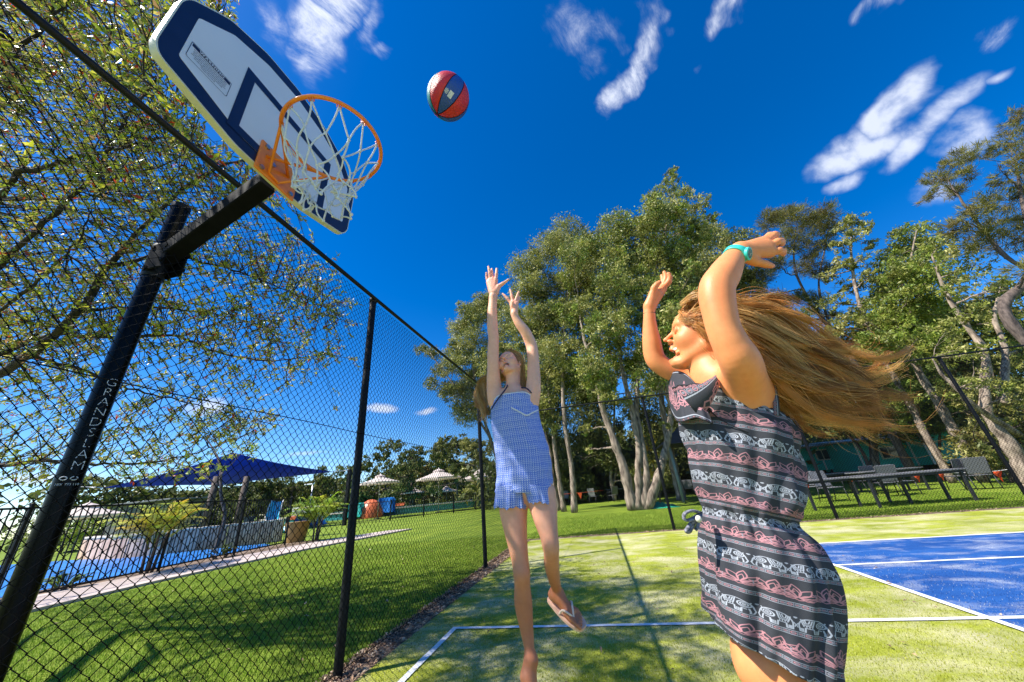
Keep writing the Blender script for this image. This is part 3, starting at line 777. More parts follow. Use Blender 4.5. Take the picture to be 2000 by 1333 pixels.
# ------------------------------------------------------------------ people: implicit bodies, one continuous skin
class Body:
    def __init__(s, lo, hi, h):
        s.lo = np.array(lo, float); s.h = h
        s.sh = tuple(int(q) for q in np.ceil((np.array(hi) - s.lo) / h)) 
        s.D = np.full(s.sh, 0.05, np.float32)
        s.tags = []
    def reg(s, lo, hi, pad):
        a = np.clip(np.floor((np.array(lo) - pad - s.lo) / s.h).astype(int), 0, np.array(s.sh)); b = np.clip(np.ceil((np.array(hi) + pad - s.lo) / s.h).astype(int) + 1, 0, np.array(s.sh))
        sl = tuple(slice(i, j) for i, j in zip(a, b))
        g = [(np.arange(i, j) * s.h + l).astype(np.float32) for i, j, l in zip(a, b, s.lo)]
        return sl, g[0][:, None, None], g[1][None, :, None], g[2][None, None, :]
    def put(s, sl, d, k, sub=False):
        if 0 in s.D[sl].shape: return
        A = s.D[sl]
        if sub:
            d = -d; h = np.maximum(k - np.abs(A - d), 0) / max(k, 1e-6); s.D[sl] = np.maximum(A, d) + h * h * k * .25
        else:
            h = np.maximum(k - np.abs(A - d), 0) / max(k, 1e-6); s.D[sl] = np.minimum(A, d) - h * h * k * .25
    def cap(s, a, b, ra, rb, k=0.02, sub=False):
        a = np.asarray(a, float); b = np.asarray(b, float); r = max(ra, rb)
        sl, X, Y, Z = s.reg(np.minimum(a, b) - r, np.maximum(a, b) + r, k + 0.03)
        ba = b - a; bb = float(ba @ ba) + 1e-12
        px, py, pz = X - a[0], Y - a[1], Z - a[2]
        t = np.clip((px * ba[0] + py * ba[1] + pz * ba[2]) / bb, 0, 1)
        d = np.sqrt((px - ba[0] * t) ** 2 + (py - ba[1] * t) ** 2 + (pz - ba[2] * t) ** 2) - (ra + (rb - ra) * t)
        s.put(sl, d.astype(np.float32), k, sub)
    def ell(s, c, r, R=None, k=0.02, sub=False):
        c = np.asarray(c, float); r = np.asarray(r, float); R = np.eye(3) if R is None else np.asarray(R, float)
        m = r.max(); sl, X, Y, Z = s.reg(c - m, c + m, k + 0.02)
        px, py, pz = X - c[0], Y - c[1], Z - c[2]
        q = [px * R[0, i] + py * R[1, i] + pz * R[2, i] for i in range(3)]
        k0 = np.sqrt((q[0] / r[0]) ** 2 + (q[1] / r[1]) ** 2 + (q[2] / r[2]) ** 2) + 1e-6
        k1 = np.sqrt((q[0] / r[0] ** 2) ** 2 + (q[1] / r[1] ** 2) ** 2 + (q[2] / r[2] ** 2) ** 2) + 1e-6
        s.put(sl, (k0 * (k0 - 1) / k1).astype(np.float32), k, sub)
    def chain(s, P, R_, k=0.012):
        m = (len(P) - 1) * 5 + 1; P = catmull(P, m); R_ = np.maximum(catmull(np.array(R_)[:, None], m)[:, 0], .002)
        sl, X, Y, Z = s.reg(P.min(0) - max(R_), P.max(0) + max(R_), k + .02)
        d = np.full(s.D[sl].shape, .05, np.float32); full = s.D; lo = [q.start for q in sl]
        for i in range(m - 1):
            a, b = P[i], P[i + 1]; r = max(R_[i], R_[i + 1])
            s2, X, Y, Z = s.reg(np.minimum(a, b) - r, np.maximum(a, b) + r, k + .02)
            ls = tuple(slice(max(q.start - l, 0), max(q.stop - l, 0)) for q, l in zip(s2, lo))
            ba = b - a; px, py, pz = X - a[0], Y - a[1], Z - a[2]
            t = np.clip((px * ba[0] + py * ba[1] + pz * ba[2]) / (ba @ ba + 1e-12), 0, 1)
            e = (np.sqrt((px - ba[0] * t) ** 2 + (py - ba[1] * t) ** 2 + (pz - ba[2] * t) ** 2) - (R_[i] + (R_[i + 1] - R_[i]) * t)).astype(np.float32)
            v = d[ls]; e = e[:v.shape[0], :v.shape[1], :v.shape[2]]; h = np.maximum(.0015 - np.abs(v - e), 0) / .0015; d[ls] = np.minimum(v, e) - h * h * .0015 * .25
        s.put(sl, d, k)
    def mesh(s):
        D = s.D; sg = D < 0; nx, ny, nz = D.shape
        c = sg[:-1, :-1, :-1].astype(np.int8)
        for o in ((1, 0, 0), (0, 1, 0), (0, 0, 1), (1, 1, 0), (1, 0, 1), (0, 1, 1), (1, 1, 1)):
            c = c + sg[o[0]:nx - 1 + o[0], o[1]:ny - 1 + o[1], o[2]:nz - 1 + o[2]]
        I = np.argwhere((c > 0) & (c < 8)); idx = np.full(c.shape, -1, np.int32); idx[tuple(I.T)] = np.arange(len(I))
        acc = np.zeros((len(I), 3)); cnt = np.zeros(len(I))
        cor = {o: D[I[:, 0] + o[0], I[:, 1] + o[1], I[:, 2] + o[2]] for o in [(a, b, c_) for a in (0, 1) for b in (0, 1) for c_ in (0, 1)]}
        for o, v0 in cor.items():
            for ax in range(3):
                if o[ax]: continue
                o2 = list(o); o2[ax] = 1; v1 = cor[tuple(o2)]
                m = (v0 < 0) != (v1 < 0); t = np.where(m, v0 / np.where(m, v0 - v1, 1), 0)
                p = np.tile(np.array(o, float), (len(I), 1)); p[:, ax] += t
                acc += p * m[:, None]; cnt += m
        V = (I + acc / cnt[:, None]) * s.h + s.lo
        Fs = []
        for ax in range(3):
            a_, b_ = [(1, 2), (2, 0), (0, 1)][ax]
            s0 = [slice(1, -1)] * 3; s0[ax] = slice(0, -1); s1 = list(s0); s1[ax] = slice(1, None)
            A = sg[tuple(s0)]; B = sg[tuple(s1)]; E = np.argwhere(A != B)
            off = np.array([1, 1, 1]); off[ax] = 0; E = E + off
            flip = sg[tuple(E.T)]
            def cell(da, db):
                q = E.copy(); q[:, a_] += da; q[:, b_] += db; return idx[tuple(q.T)]
            q = np.stack([cell(-1, -1), cell(0, -1), cell(0, 0), cell(-1, 0)], -1)
            q[~flip] = q[~flip][:, ::-1]; Fs.append(q[(q >= 0).all(1)])
        return V, np.concatenate(Fs)

def unit(v): v = np.asarray(v, float); return v / np.linalg.norm(v)
def frame(f, up):
    f = unit(f); l = unit(np.cross(up, f)); u = np.cross(f, l)
    return np.stack([f, l, u], 1)        # columns: forward, left, up

def head(B, C, F, sc=1.0, mouth=1.0, neck=None):
    """face looks along F[:,0]; C is the middle of the head between the ears"""
    def T(x, y, z): return C + F @ (np.array([x, y, z]) * sc)
    E = lambda c, r, k=0.015, sub=False, R=None: B.ell(T(*c), np.array(r) * sc, F if R is None else F @ R, k * sc, sub)
    K = lambda a, b, ra, rb, k=0.01, sub=False: B.cap(T(*a), T(*b), ra * sc, rb * sc, k * sc, sub)
    E((-.012, 0, .045), (.094, .073, .078), .02)
    E((.030, 0, .004), (.058, .058, .082), .028)
    E((.058, 0, .052), (.034, .050, .036), .02)
    for s in (-1, 1):
        K((-.005, s * .048, -.030), (.054, s * .018, -.080), .019, .013, .025)
        E((.050, s * .036, -.010), (.030, .024, .026), .02)
        K((.082, s * .012, .040), (.074, s * .040, .040), .009, .008, .014)
    E((.074, 0, -.080), (.018, .020, .016), .022)
    K((.084, 0, .034), (.110, 0, -.002), .0058, .0062, .009)
    K((.109, 0, -.003), (.1135, 0, -.005), .0070, .0060, .005)
    for s in (-1, 1):
        E((.097, s * .0115, -.0115), (.0100, .0058, .0065), .006)
        E((.099, s * .0065, -.0185), (.0045, .0030, .0040), .002, True)
        E((.084, s * .031, .018), (.013, .015, .010), .014, True)
        E((.072, s * .030, .0195), (.0150, .0150, .0118), .004)
        K((.084, s * .018, .0255), (.083, s * .042, .0235), .0035, .0030, .004)
        K((.085, s * .018, .0150), (.081, s * .042, .0165), .0030, .0025, .004)
    # lips round an open mouth
    zt, zb = -.036, -.036 - .016 * mouth - .010
    K((.088, 0, -.026), (.089, 0, -.034), .008, .0075, .010)
    for s in (-1, 1):
        K((.0925, 0, zt + .001), (.071, s * .027, (zt + zb) / 2 + .003), .0050, .0030, .005)
        K((.0900, 0, zb - .002), (.071, s * .027, (zt + zb) / 2 + .003), .0056, .0030, .005)
    E((.094, 0, (zt + zb) / 2), (.034, .0260, .0026 + .0068 * mouth), .002, True)
    for s in (-1, 1):
        E((-.006, s * .0745, .004), (.016, .0065, .029), .006, R=np.array(Matrix.Rotation(rad(-12), 3, 'Y')))
        E((-.004, s * .081, .006), (.009, .004, .018), .004, True)
    if neck is not None:
        K2 = C + F @ (np.array([-.028, 0, -.045]) * sc); B.cap(K2, neck[0], .050 * sc, neck[1], .03); B.cap(neck[0], neck[0] + (neck[0] - K2) * .25, neck[1], neck[1] * 1.15, .02)
        B.cap(C + F @ (np.array([.005, 0, -.05]) * sc), neck[0], .034 * sc, neck[1] * .85, .02)
    return T
def head_parts(T, F, sc, par, mouth=1.0, gaze=(0.9, 0, 0.1), lidded=0.6):
    rl = lambda p: p
    for s in (-1, 1):
        b = MB(); b.sphere(T(.0722, s * .030, .0200), .0122 * sc, 14, 10); b.obj('eye', M['eye_white'], par)
        g = unit(F @ np.array(gaze, float)); c = T(.0722, s * .030, .0200) + g * .0110 * sc
        b = MB(); R_ = frame(g, (0.01, 0, 1)); b.sphere(c, np.array([.0022, .0058, .0058]) * sc, 12, 8, R=R_); b.obj('iris', M['iris'], par)
        b = MB()
        for q in range(9):
            t = q / 8; p = T(.0865 - .003 * t, s * (.019 + .023 * t), .0220 + .0035 * math.sin(t * 3.1)); b.cyl(p, p + F @ np.array([.006, s * .002 * t, .0022]) * sc, .0005, 3, .0002)
        b.tube([T(.0862 - .004 * t, s * (.018 + .025 * t), .0212 + .0038 * math.sin(t * 3.1)) for t in np.linspace(0, 1, 8)], .0009 * sc, 5)
        b.obj('eyelashes', M['brow'], par)
        b = MB()
        b.tube([T(.0905 - .010 * t ** 2, s * (.012 + .034 * t), .0400 + .0045 * math.sin(t * 2.6)) for t in np.linspace(0, 1, 9)], np.array([.0014, .0019, .0021, .0021, .0019, .0017, .0014, .0010, .0006]) * sc, 5, flat=.7)
        b.obj('eyebrow', M['brow'], par)
    zt, zb = -.036, -.036 - .016 * mouth - .010
    b = MB()
    for i in range(-5, 6):
        y = i * .0042; b.box(T(.0860 - 20 * y * y, y, zt - .0028), np.array([.004, .0040, .0080]) * sc, F, .0009)
    b.obj('upper_teeth', M['teeth'], par)
    b = MB()
    for i in range(-3, 4):
        y = i * .0040; b.box(T(.0795 - 17 * y * y, y, zb + .0040), np.array([.004, .0036, .005]) * sc, F, .0008)
    b.obj('lower_teeth', M['teeth'], par)
    b = MB(); b.sphere(T(.062, 0, zb + .006), np.array([.012, .016, .006]) * sc, 12, 8, R=F); b.obj('tongue', M['mouth'], par)
def skin_tint(V, T, F, C, sc, base, mouth=1.0, extra=None):
    L_ = (V - C) @ F / sc; c = np.tile(np.array(base, float), (len(V), 1))
    n = np.sin(V[:, 0] * 61 + np.sin(V[:, 2] * 43) * 2) * np.sin(V[:, 1] * 57 + V[:, 2] * 39)
    c *= (1 + .03 * n)[:, None]
    def mixc(w, col): 
        nonlocal c
        w = np.clip(w, 0, 1)[:, None]; c = c * (1 - w) + np.array(col) * w
    zt, zb = -.036, -.036 - .016 * mouth - .010
    zc = (zt + zb) / 2; dz = (zt - zb) / 2 + .0055
    r = np.sqrt((L_[:, 1] / .0245) ** 2 + ((L_[:, 2] - zc) / dz) ** 2)
    mixc(np.where((L_[:, 0] > .074) & (L_[:, 0] < .12), (1.12 - r) * 9, 0) * .8, np.array(base) * (1.0, .72, .70))
    mixc(np.where((L_[:, 0] > .04) & (r < .8) & (L_[:, 0] < .086), (.82 - r) * 8, 0), (.20, .035, .03))
    for s in (-1, 1):
        d = np.linalg.norm((L_ - (.066, s * .045, -.016)) / (.03, .024, .022), axis=1); mixc((1 - d) * .4, np.array(base) * (1.05, .82, .80))
    d = np.linalg.norm((L_ - (.108, 0, -.006)) / (.02, .014, .014), axis=1); mixc((1 - d) * .35, np.array(base) * (1.05, .80, .76))
    for cc, rr, col, w in (extra or []):
        d = np.linalg.norm(V - np.asarray(cc), axis=1) / rr; mixc((1 - d) * w, np.array(base) * col)
    return c

def finger(B, base, tip, bend, r0=.0086, r1=.0068, k=.005):
    base, tip, bend = [np.asarray(q, float) for q in (base, tip, bend)]
    m1 = base * .56 + tip * .44 + bend; m2 = base * .24 + tip * .76 + bend * .85
    B.cap(base, m1, r0, r0 * .95, k); B.cap(m1, m2, r0 * .97, r1 * 1.05, k * .6); B.cap(m2, tip, r1 * 1.03, r1 * .86, k * .6)

def obj_world(name, V, F, par, m, smooth=True, col=None, uv=None):
    o = np.zeros(3); q = par
    while q is not None: o += np.array(q.location); q = q.parent
    return link(name, quick_mesh(name, np.asarray(V) - o, F, smooth, uv=uv, col=col, mats=[m]), par)

def skin_mat(name, rough=0.48):
    m, t, N, b = new_mat(name); L = t.links
    at = N.new('ShaderNodeAttribute'); at.attribute_name = 'tint'
    tcx = N.new('ShaderNodeTexCoord'); n = N.new('ShaderNodeTexNoise'); n.inputs['Scale'].default_value = 55; n.inputs['Detail'].default_value = 4
    L.new(tcx.outputs['Object'], n.inputs['Vector'])
    r = N.new('ShaderNodeValToRGB'); r.color_ramp.elements[0].position = .35; r.color_ramp.elements[1].position = .68
    r.color_ramp.elements[0].color = (.90, .82, .80, 1); r.color_ramp.elements[1].color = (1.0, 1.0, 1.0, 1)
    nb = N.new('ShaderNodeTexNoise'); nb.inputs['Scale'].default_value = 13; nb.inputs['Detail'].default_value = 3; L.new(tcx.outputs['Object'], nb.inputs['Vector'])
    nf = N.new('ShaderNodeTexNoise'); nf.inputs['Scale'].default_value = 260; nf.inputs['Detail'].default_value = 2; L.new(tcx.outputs['Object'], nf.inputs['Vector'])
    a1 = N.new('ShaderNodeMath'); a1.operation = 'MULTIPLY_ADD'; L.new(nb.outputs['Fac'], a1.inputs[0]); a1.inputs[1].default_value = .8; L.new(n.outputs['Fac'], a1.inputs[2])
    a2 = N.new('ShaderNodeMath'); a2.operation = 'MULTIPLY_ADD'; L.new(nf.outputs['Fac'], a2.inputs[0]); a2.inputs[1].default_value = .35; L.new(a1.outputs[0], a2.inputs[2])
    a3 = N.new('ShaderNodeMath'); a3.operation = 'MULTIPLY'; L.new(a2.outputs[0], a3.inputs[0]); a3.inputs[1].default_value = .465; L.new(a3.outputs[0], r.inputs[0])
    x = N.new('ShaderNodeMix'); x.data_type = 'RGBA'; x.blend_type = 'MULTIPLY'; x.inputs['Factor'].default_value = 1
    L.new(at.outputs['Color'], x.inputs[6]); L.new(r.outputs[0], x.inputs[7]); L.new(x.outputs[2], b.inputs['Base Color'])
    b.inputs['Roughness'].default_value = rough; b.inputs['Specular IOR Level'].default_value = .38
    b.inputs['Subsurface Weight'].default_value = .22; b.inputs['Subsurface Radius'].default_value = (.014, .005, .0025); b.inputs['Subsurface Scale'].default_value = 1
    n2 = N.new('ShaderNodeTexNoise'); n2.inputs['Scale'].default_value = 620; n2.inputs['Detail'].default_value = 2; L.new(tcx.outputs['Object'], n2.inputs['Vector'])
    bp = N.new('ShaderNodeBump'); bp.inputs['Strength'].default_value = .12; bp.inputs['Distance'].default_value = .002
    L.new(n2.outputs['Fac'], bp.inputs['Height']); L.new(bp.outputs[0], b.inputs['Normal'])
    return m
M['skin'] = skin_mat('skin')
M['eye_white'] = mat('eye_white', (.72, .70, .68), .15, .03, 20)
M['iris'] = mat('iris', (.03, .05, .06), .08, .3, 300)
M['brow'] = mat('brow_hair', (.13, .070, .035), .7, .2, 90)
M['teeth'] = mat('teeth', (.80, .78, .72), .2, .03, 90)
M['mouth'] = mat('mouth_inside', (.30, .06, .05), .4, .1, 60)
def hair_mat(name):
    m, t, N, b = new_mat(name); L = t.links
    at = N.new('ShaderNodeAttribute'); at.attribute_name = 'tint'
    tcx = N.new('ShaderNodeTexCoord'); n = N.new('ShaderNodeTexNoise'); n.inputs['Scale'].default_value = 30; L.new(tcx.outputs['Object'], n.inputs['Vector'])
    r = N.new('ShaderNodeValToRGB'); r.color_ramp.elements[0].color = (.72, .72, .72, 1); r.color_ramp.elements[1].color = (1.2, 1.2, 1.2, 1); L.new(n.outputs['Fac'], r.inputs[0])
    x = N.new('ShaderNodeMix'); x.data_type = 'RGBA'; x.blend_type = 'MULTIPLY'; x.inputs['Factor'].default_value = 1
    L.new(at.outputs['Color'], x.inputs[6]); L.new(r.outputs[0], x.inputs[7]); L.new(x.outputs[2], b.inputs['Base Color'])
    b.inputs['Roughness'].default_value = .38; b.inputs['Specular IOR Level'].default_value = .5
    tr = N.new('ShaderNodeBsdfTranslucent'); ms = N.new('ShaderNodeMixShader'); ms.inputs[0].default_value = .40
    L.new(x.outputs[2], tr.inputs[0]); L.new(b.outputs[0], ms.inputs[1]); L.new(tr.outputs[0], ms.inputs[2]); L.new(ms.outputs[0], N['Material Output'].inputs[0])
    return m
M['hair'] = hair_mat('hair')
def catmull(P, n):
    P = np.asarray(P, float); P = np.vstack([2 * P[0] - P[1], P, 2 * P[-1] - P[-2]]); m = len(P) - 3
    t = np.linspace(0, m - 1e-6, n); i = t.astype(int); f = (t - i)[:, None]
    a, b, c, d = P[i], P[i + 1], P[i + 2], P[i + 3]
    return .5 * (2 * b + (c - a) * f + (2 * a - 5 * b + 4 * c - d) * f ** 2 + (3 * b - a - 3 * c + d) * f ** 3)
def strands(guides, n, spread, pts=20, r=.0009, wave=.006, seed=1, cols=((.42, .24, .09),), taper=.25, clump=10, lens=(.7, 1.0), locks=0, tight=.35):
    """hair in locks: every lock follows a blend of neighbouring guide curves with a wave of its own, strands run in small bundles inside it"""
    R_ = np.random.default_rng(seed); G = np.array([catmull(g, pts) for g in guides]); Vs = []; Fs = []; Cs = []; off = 0
    nc = max(1, n // clump); t = np.linspace(0, 1, pts); locks = locks or nc
    LK_ = []
    for c in range(locks):
        g = (c + R_.random()) / locks * (len(G) - 1.001); i = int(g); f = g - i
        base = G[i] * (1 - f) + G[min(i + 1, len(G) - 1)] * f
        base = base + np.outer(spread[0] * (1 - t), R_.normal(0, 1, 3)) + np.outer(spread[1] * t, R_.normal(0, 1, 3))
        ph = R_.uniform(0, 6.28); fr = R_.uniform(1.1, 2.8); am = wave * R_.uniform(.3, 1.5)
        T = np.gradient(base, axis=0); T /= np.linalg.norm(T, axis=1)[:, None] + 1e-9; N1 = np.cross(T, (.2, .9, .1)); N1 /= np.linalg.norm(N1, axis=1)[:, None] + 1e-9; B1 = np.cross(T, N1)
        w = am * t ** 1.1; base = base + (w * np.sin(ph + fr * 6.28 * t))[:, None] * N1 + (w * .7 * np.cos(ph + fr * 6.28 * t))[:, None] * B1
        LK_.append((base, R_.uniform(*lens), np.array(cols[R_.integers(len(cols))]) * R_.uniform(.8, 1.15), R_.uniform(.6, 1.5)))
    for c in range(nc):
        base, L_, col, wd = LK_[c % locks]
        o1, o2 = R_.normal(0, 1, 3), R_.normal(0, 1, 3); env = (spread[0] * tight * 1.3 * (1 - t) + spread[1] * tight * (.55 + .45 * np.cos(t * 2.6)) * t ** .5) * wd
        bb = base + np.outer(env, o1 * (1) ) + np.outer(.004 * t ** 2, o2); ph = R_.uniform(0, 6.28, 3); fr = R_.uniform(2, 4.5)
        bb = bb + .0022 * np.stack([np.sin(ph[j] + fr * 6.28 * t) * t for j in range(3)], -1); cc = col * R_.uniform(.82, 1.15)
        for s in range(clump):
            q = bb + np.outer((.0016 + .0020 * np.sin(t * 3.1) + .0035 * t ** 4) * R_.uniform(.4, 1.5), R_.normal(0, 1, 3))
            tt = np.linspace(0, L_ * R_.uniform(.86, 1), pts); q = np.stack([np.interp(tt, t, q[:, j]) for j in range(3)], -1)
            T = np.gradient(q, axis=0); T /= np.linalg.norm(T, axis=1)[:, None] + 1e-9
            N1 = np.cross(T, (.3, .5, .8)); N1 /= np.linalg.norm(N1, axis=1)[:, None] + 1e-9; B1 = np.cross(T, N1)
            rr = r * R_.uniform(.6, 1.3) * (1 - (1 - taper) * t)
            V = np.stack([q + rr[:, None] * (math.cos(a) * N1 + math.sin(a) * B1) for a in (0, 2.094, 4.189)], 1).reshape(-1, 3)
            a = np.arange(pts - 1)[:, None] * 3 + off; j = np.arange(3)[None]
            Fs.append(np.stack([a + j, a + (j + 1) % 3, a + 3 + (j + 1) % 3, a + 3 + j], -1).reshape(-1, 4)); Vs.append(V); off += len(V)
            Cs.append(np.tile(cc * R_.uniform(.88, 1.12), (len(V), 1)))
    return np.concatenate(Vs), np.concatenate(Fs), np.concatenate(Cs)

def loft(name, par, m, rings, nu=160, sub=14, wr=(0, 0), uvs=(1, 1), th=0.0, fold=None, thick=0.0):
    """rings: list of (centre, ax, ay) half axes; ellipse sections skinned with a smooth spline"""
    C = catmull([r[0] for r in rings], (len(rings) - 1) * sub + 1); A = catmull([r[1] for r in rings], len(C)); B_ = catmull([r[2] for r in rings], len(C))
    nv = len(C); u = np.linspace(0, 2 * np.pi, nu + 1)
    V = C[:, None] + np.cos(u)[None, :, None] * A[:, None] + np.sin(u)[None, :, None] * B_[:, None]
    v = np.linspace(0, 1, nv)
    if fold is not None:
        N_ = V - C[:, None]; ln = np.linalg.norm(N_, axis=2); N_ /= ln[..., None]
        V = V + N_ * fold(u[None], v[:, None], V)[..., None]
    return C, V, u, v
def grid_obj(name, V, par, m, uv=None, mask=None, thick=0.0):
    nv, nu = V.shape[:2]; i = np.arange(nv - 1)[:, None]; j = np.arange(nu - 1)[None]
    F = np.stack([i * nu + j, i * nu + j + 1, (i + 1) * nu + j + 1, (i + 1) * nu + j], -1)
    if mask is not None: F = F[mask[:-1, :-1]]
    F = F.reshape(-1, 4)
    o = obj_world(name, V.reshape(-1, 3), F, par, m, uv=None if uv is None else uv.reshape(-1, 2))
    if thick:
        md = o.modifiers.new('thickness', 'SOLIDIFY'); md.thickness = thick; md.offset = 0
    return o

# =================================================================== girl in the blue playsuit (further away, jumping)
G1 = tag(empty('person', (-0.45, 1.92, 0.33)), 'girl in blue patterned playsuit jumping with both arms reaching straight up', 'person')
y1 = 1.92
def q1(u, v, y=y1): return Py(u, v, y)
h1 = 0.0032
B = Body((-0.80, 1.52, 0.28), (-0.10, 2.28, 2.82), h1)
def chain_px(B, L, k=.012):
    P = [Py(u, v, y) for u, v, y, r in L]; R_ = [r * depth_of(p) / FPX for p, (u, v, y, r) in zip(P, L)]; B.chain(P, R_, k); return P, R_
# torso (mostly under the playsuit)
def wide(B, c, wpx, dep, hh, y=y1, k=.04, tilt=0):
    p = Py(c[0], c[1], y); w = wpx * depth_of(p) / FPX; B.ell(p, (w, dep, hh), None, k); return p
wide(B, (1006, 797), 38, .060, .09); wide(B, (1012, 840), 37, .070, .10); wide(B, (1018, 885), 38, .072, .09); wide(B, (1023, 935), 47, .085, .085); wide(B, (1004, 778), 38, .042, .05)
wide(B, (1004, 975), 27, .085, .07, k=.03); wide(B, (1056, 965), 27, .085, .07, k=.03)
# arms
aL, rL = chain_px(B, [(970, 784, 1.92, 17), (965, 757, 1.91, 14.5), (963.5, 715, 1.88, 11.8), (963, 690, 1.875, 11.3), (964, 662, 1.87, 10.3), (962, 640, 1.87, 10.6), (961.5, 612, 1.87, 9.4), (962.5, 590, 1.87, 8.0), (963, 580, 1.87, 8.2)], .02)
aR, rR = chain_px(B, [(1036, 786, 1.92, 17), (1042, 757, 1.92, 14.5), (1042, 715, 1.93, 11.8), (1040.5, 690, 1.93, 11.0), (1037.5, 674, 1.93, 10.8), (1027, 650, 1.90, 10.2), (1015, 634, 1.88, 8.8), (1006.5, 620, 1.865, 6.9), (1004.5, 613, 1.86, 7.2)], .02)
# hands
def hand_px(B, wrist, palm, fingers, y, bendv, rs=1.0, pk=.008):
    W_ = Py(wrist[0], wrist[1], y)
    for (a, b, ra, rb) in palm:
        pa, pb = Py(a[0], a[1], y + (a[2] if len(a) > 2 else 0)), Py(b[0], b[1], y + (b[2] if len(b) > 2 else 0)); s = depth_of(pa) / FPX; B.cap(pa, pb, ra * s, rb * s, pk)
    for (a, b, r0, r1, bd) in fingers:
        pa, pb = Py(a[0], a[1], y + (a[2] if len(a) > 2 else 0)), Py(b[0], b[1], y + (b[2] if len(b) > 2 else 0)); s = depth_of(pa) / FPX
        finger(B, pa, pb, np.array(bendv) * bd, r0 * s, r1 * s, .004)
hand_px(B, (963, 580), [((962, 572), (957, 548), 6.2, 4.6), ((963, 572), (962, 546), 6.2, 4.8), ((965, 572), (968, 547), 6.0, 4.7), ((959, 570), (953.5, 552), 5.0, 4.2), ((967, 572), (974, 560), 6.4, 4.8)],
        [((957.5, 546), (954, 521.5, -.01), 3.3, 2.5, .004), ((962.5, 545), (960.5, 526, .012), 3.2, 2.4, -.003), ((968.5, 546), (970, 525.5, 0), 3.3, 2.4, .004), ((953.5, 551), (950, 533.5, -.012), 3.0, 2.2, -.006), ((973, 560), (993, 546.5, -.02), 3.9, 2.5, -.004)],
        1.87, (0.004 / .004 * .6, -.6, .4))
hand_px(B, (1004.5, 613), [((1003, 610), (999, 592), 5.2, 4.0), ((1005, 610), (1003, 590), 5.2, 4.0), ((1006, 610), (1008, 593), 5.0, 4.0)],
        [((997.5, 592), (982, 574.5, -.012), 3.1, 2.3, .003), ((1001.5, 590), (996.5, 566, .0), 3.1, 2.3, .003), ((1006, 591), (1013, 571, .005), 3.1, 2.3, -.003), ((1009, 595), (1014.5, 580, .022), 2.8, 2.1, .003), ((1001, 603, -.006), (1001.5, 590, -.026), 3.4, 2.5, -.003)],
        1.86, (.6, -.6, .4))
# legs
lR, _ = chain_px(B, [(1004, 975, 1.92, 30), (1003, 1000, 1.91, 27), (1008, 1043, 1.885, 21.5), (1012, 1070, 1.87, 18.5), (1016.5, 1100, 1.86, 16.3), (1019, 1121, 1.855, 16.4), (1020, 1143, 1.87, 15.2), (1022, 1178, 1.885, 17.4), (1028.5, 1228, 1.88, 13.2), (1034, 1268, 1.865, 9.8), (1037, 1290, 1.86, 10.6)], .015)
lL, _ = chain_px(B, [(1056, 965, 1.92, 29), (1061, 990, 1.905, 27), (1067, 1022, 1.875, 21.5), (1072, 1045, 1.855, 17.8), (1075.5, 1066, 1.845, 16.4), (1077, 1080, 1.86, 14.8), (1077.5, 1102, 1.93, 14.6), (1081, 1125, 2.00, 12.4), (1086, 1146, 2.06, 9.8), (1089, 1160, 2.10, 9.8)], .015)
def foot(B, heel, toe, up, L_=.225, sc=1.0, side=1):
    """heel and ball positions, sole normal up"""
    heel = np.asarray(heel, float); toe = np.asarray(toe, float); f = unit(toe - heel); up = unit(np.asarray(up) - f * (np.asarray(up) @ f)); l = np.cross(up, f); L_ = np.linalg.norm(toe - heel)
    T = lambda a, b, c: heel + f * a * L_ + l * b * side + up * c
    B.cap(T(.10, 0, .028), T(.30, 0, .040), .026, .026, .02); B.cap(T(.25, .0, .045), T(.62, .004, .024), .030, .020, .02)
    B.cap(T(.62, .022, .018), T(.76, .026, .014), .019, .015, .012); B.cap(T(.60, -.014, .016), T(.72, -.026, .013), .018, .014, .012); B.cap(T(.45, 0, .02), T(.68, 0, .017), .024, .016, .015)
    for i, (b0, ln, r_) in enumerate(((.026, 1.0, .0105), (.009, .97, .0078), (-.004, .93, .0074), (-.016, .885, .0070), (-.028, .83, .0066))):
        B.cap(T(.74 - .02 * i, b0, .013), T(ln - .06, b0 * 1.05, .012), r_ * 1.05, r_, .005); B.cap(T(ln - .06, b0 * 1.05, .012), T(ln, b0 * 1.05, .008), r_, r_ * .9, .004)
    return f, l, up, T
hL = Py(1074, 1166, 2.125); tL = Py(1139, 1222, 2.035)
upL = unit(Py(1089, 1140, 2.06) - Py(1080, 1168, 2.12)) + np.array([.15, -.30, .35])
fL = foot(B, hL, tL, upL, side=-1)
B.cap(lL[-1], hL + (tL - hL) * .16 + fL[2] * .045, .0285, .028, .02)
hR = Py(1033, 1316, 1.90) - np.array([0, 0, .005]); tR = Py(1046, 1402, 1.80)
fR = foot(B, hR, tR, (0.05, -.75, .60), side=1)
B.cap(lR[-1], hR + (tR - hR) * .18 + fR[2] * .045, .030, .029, .02)
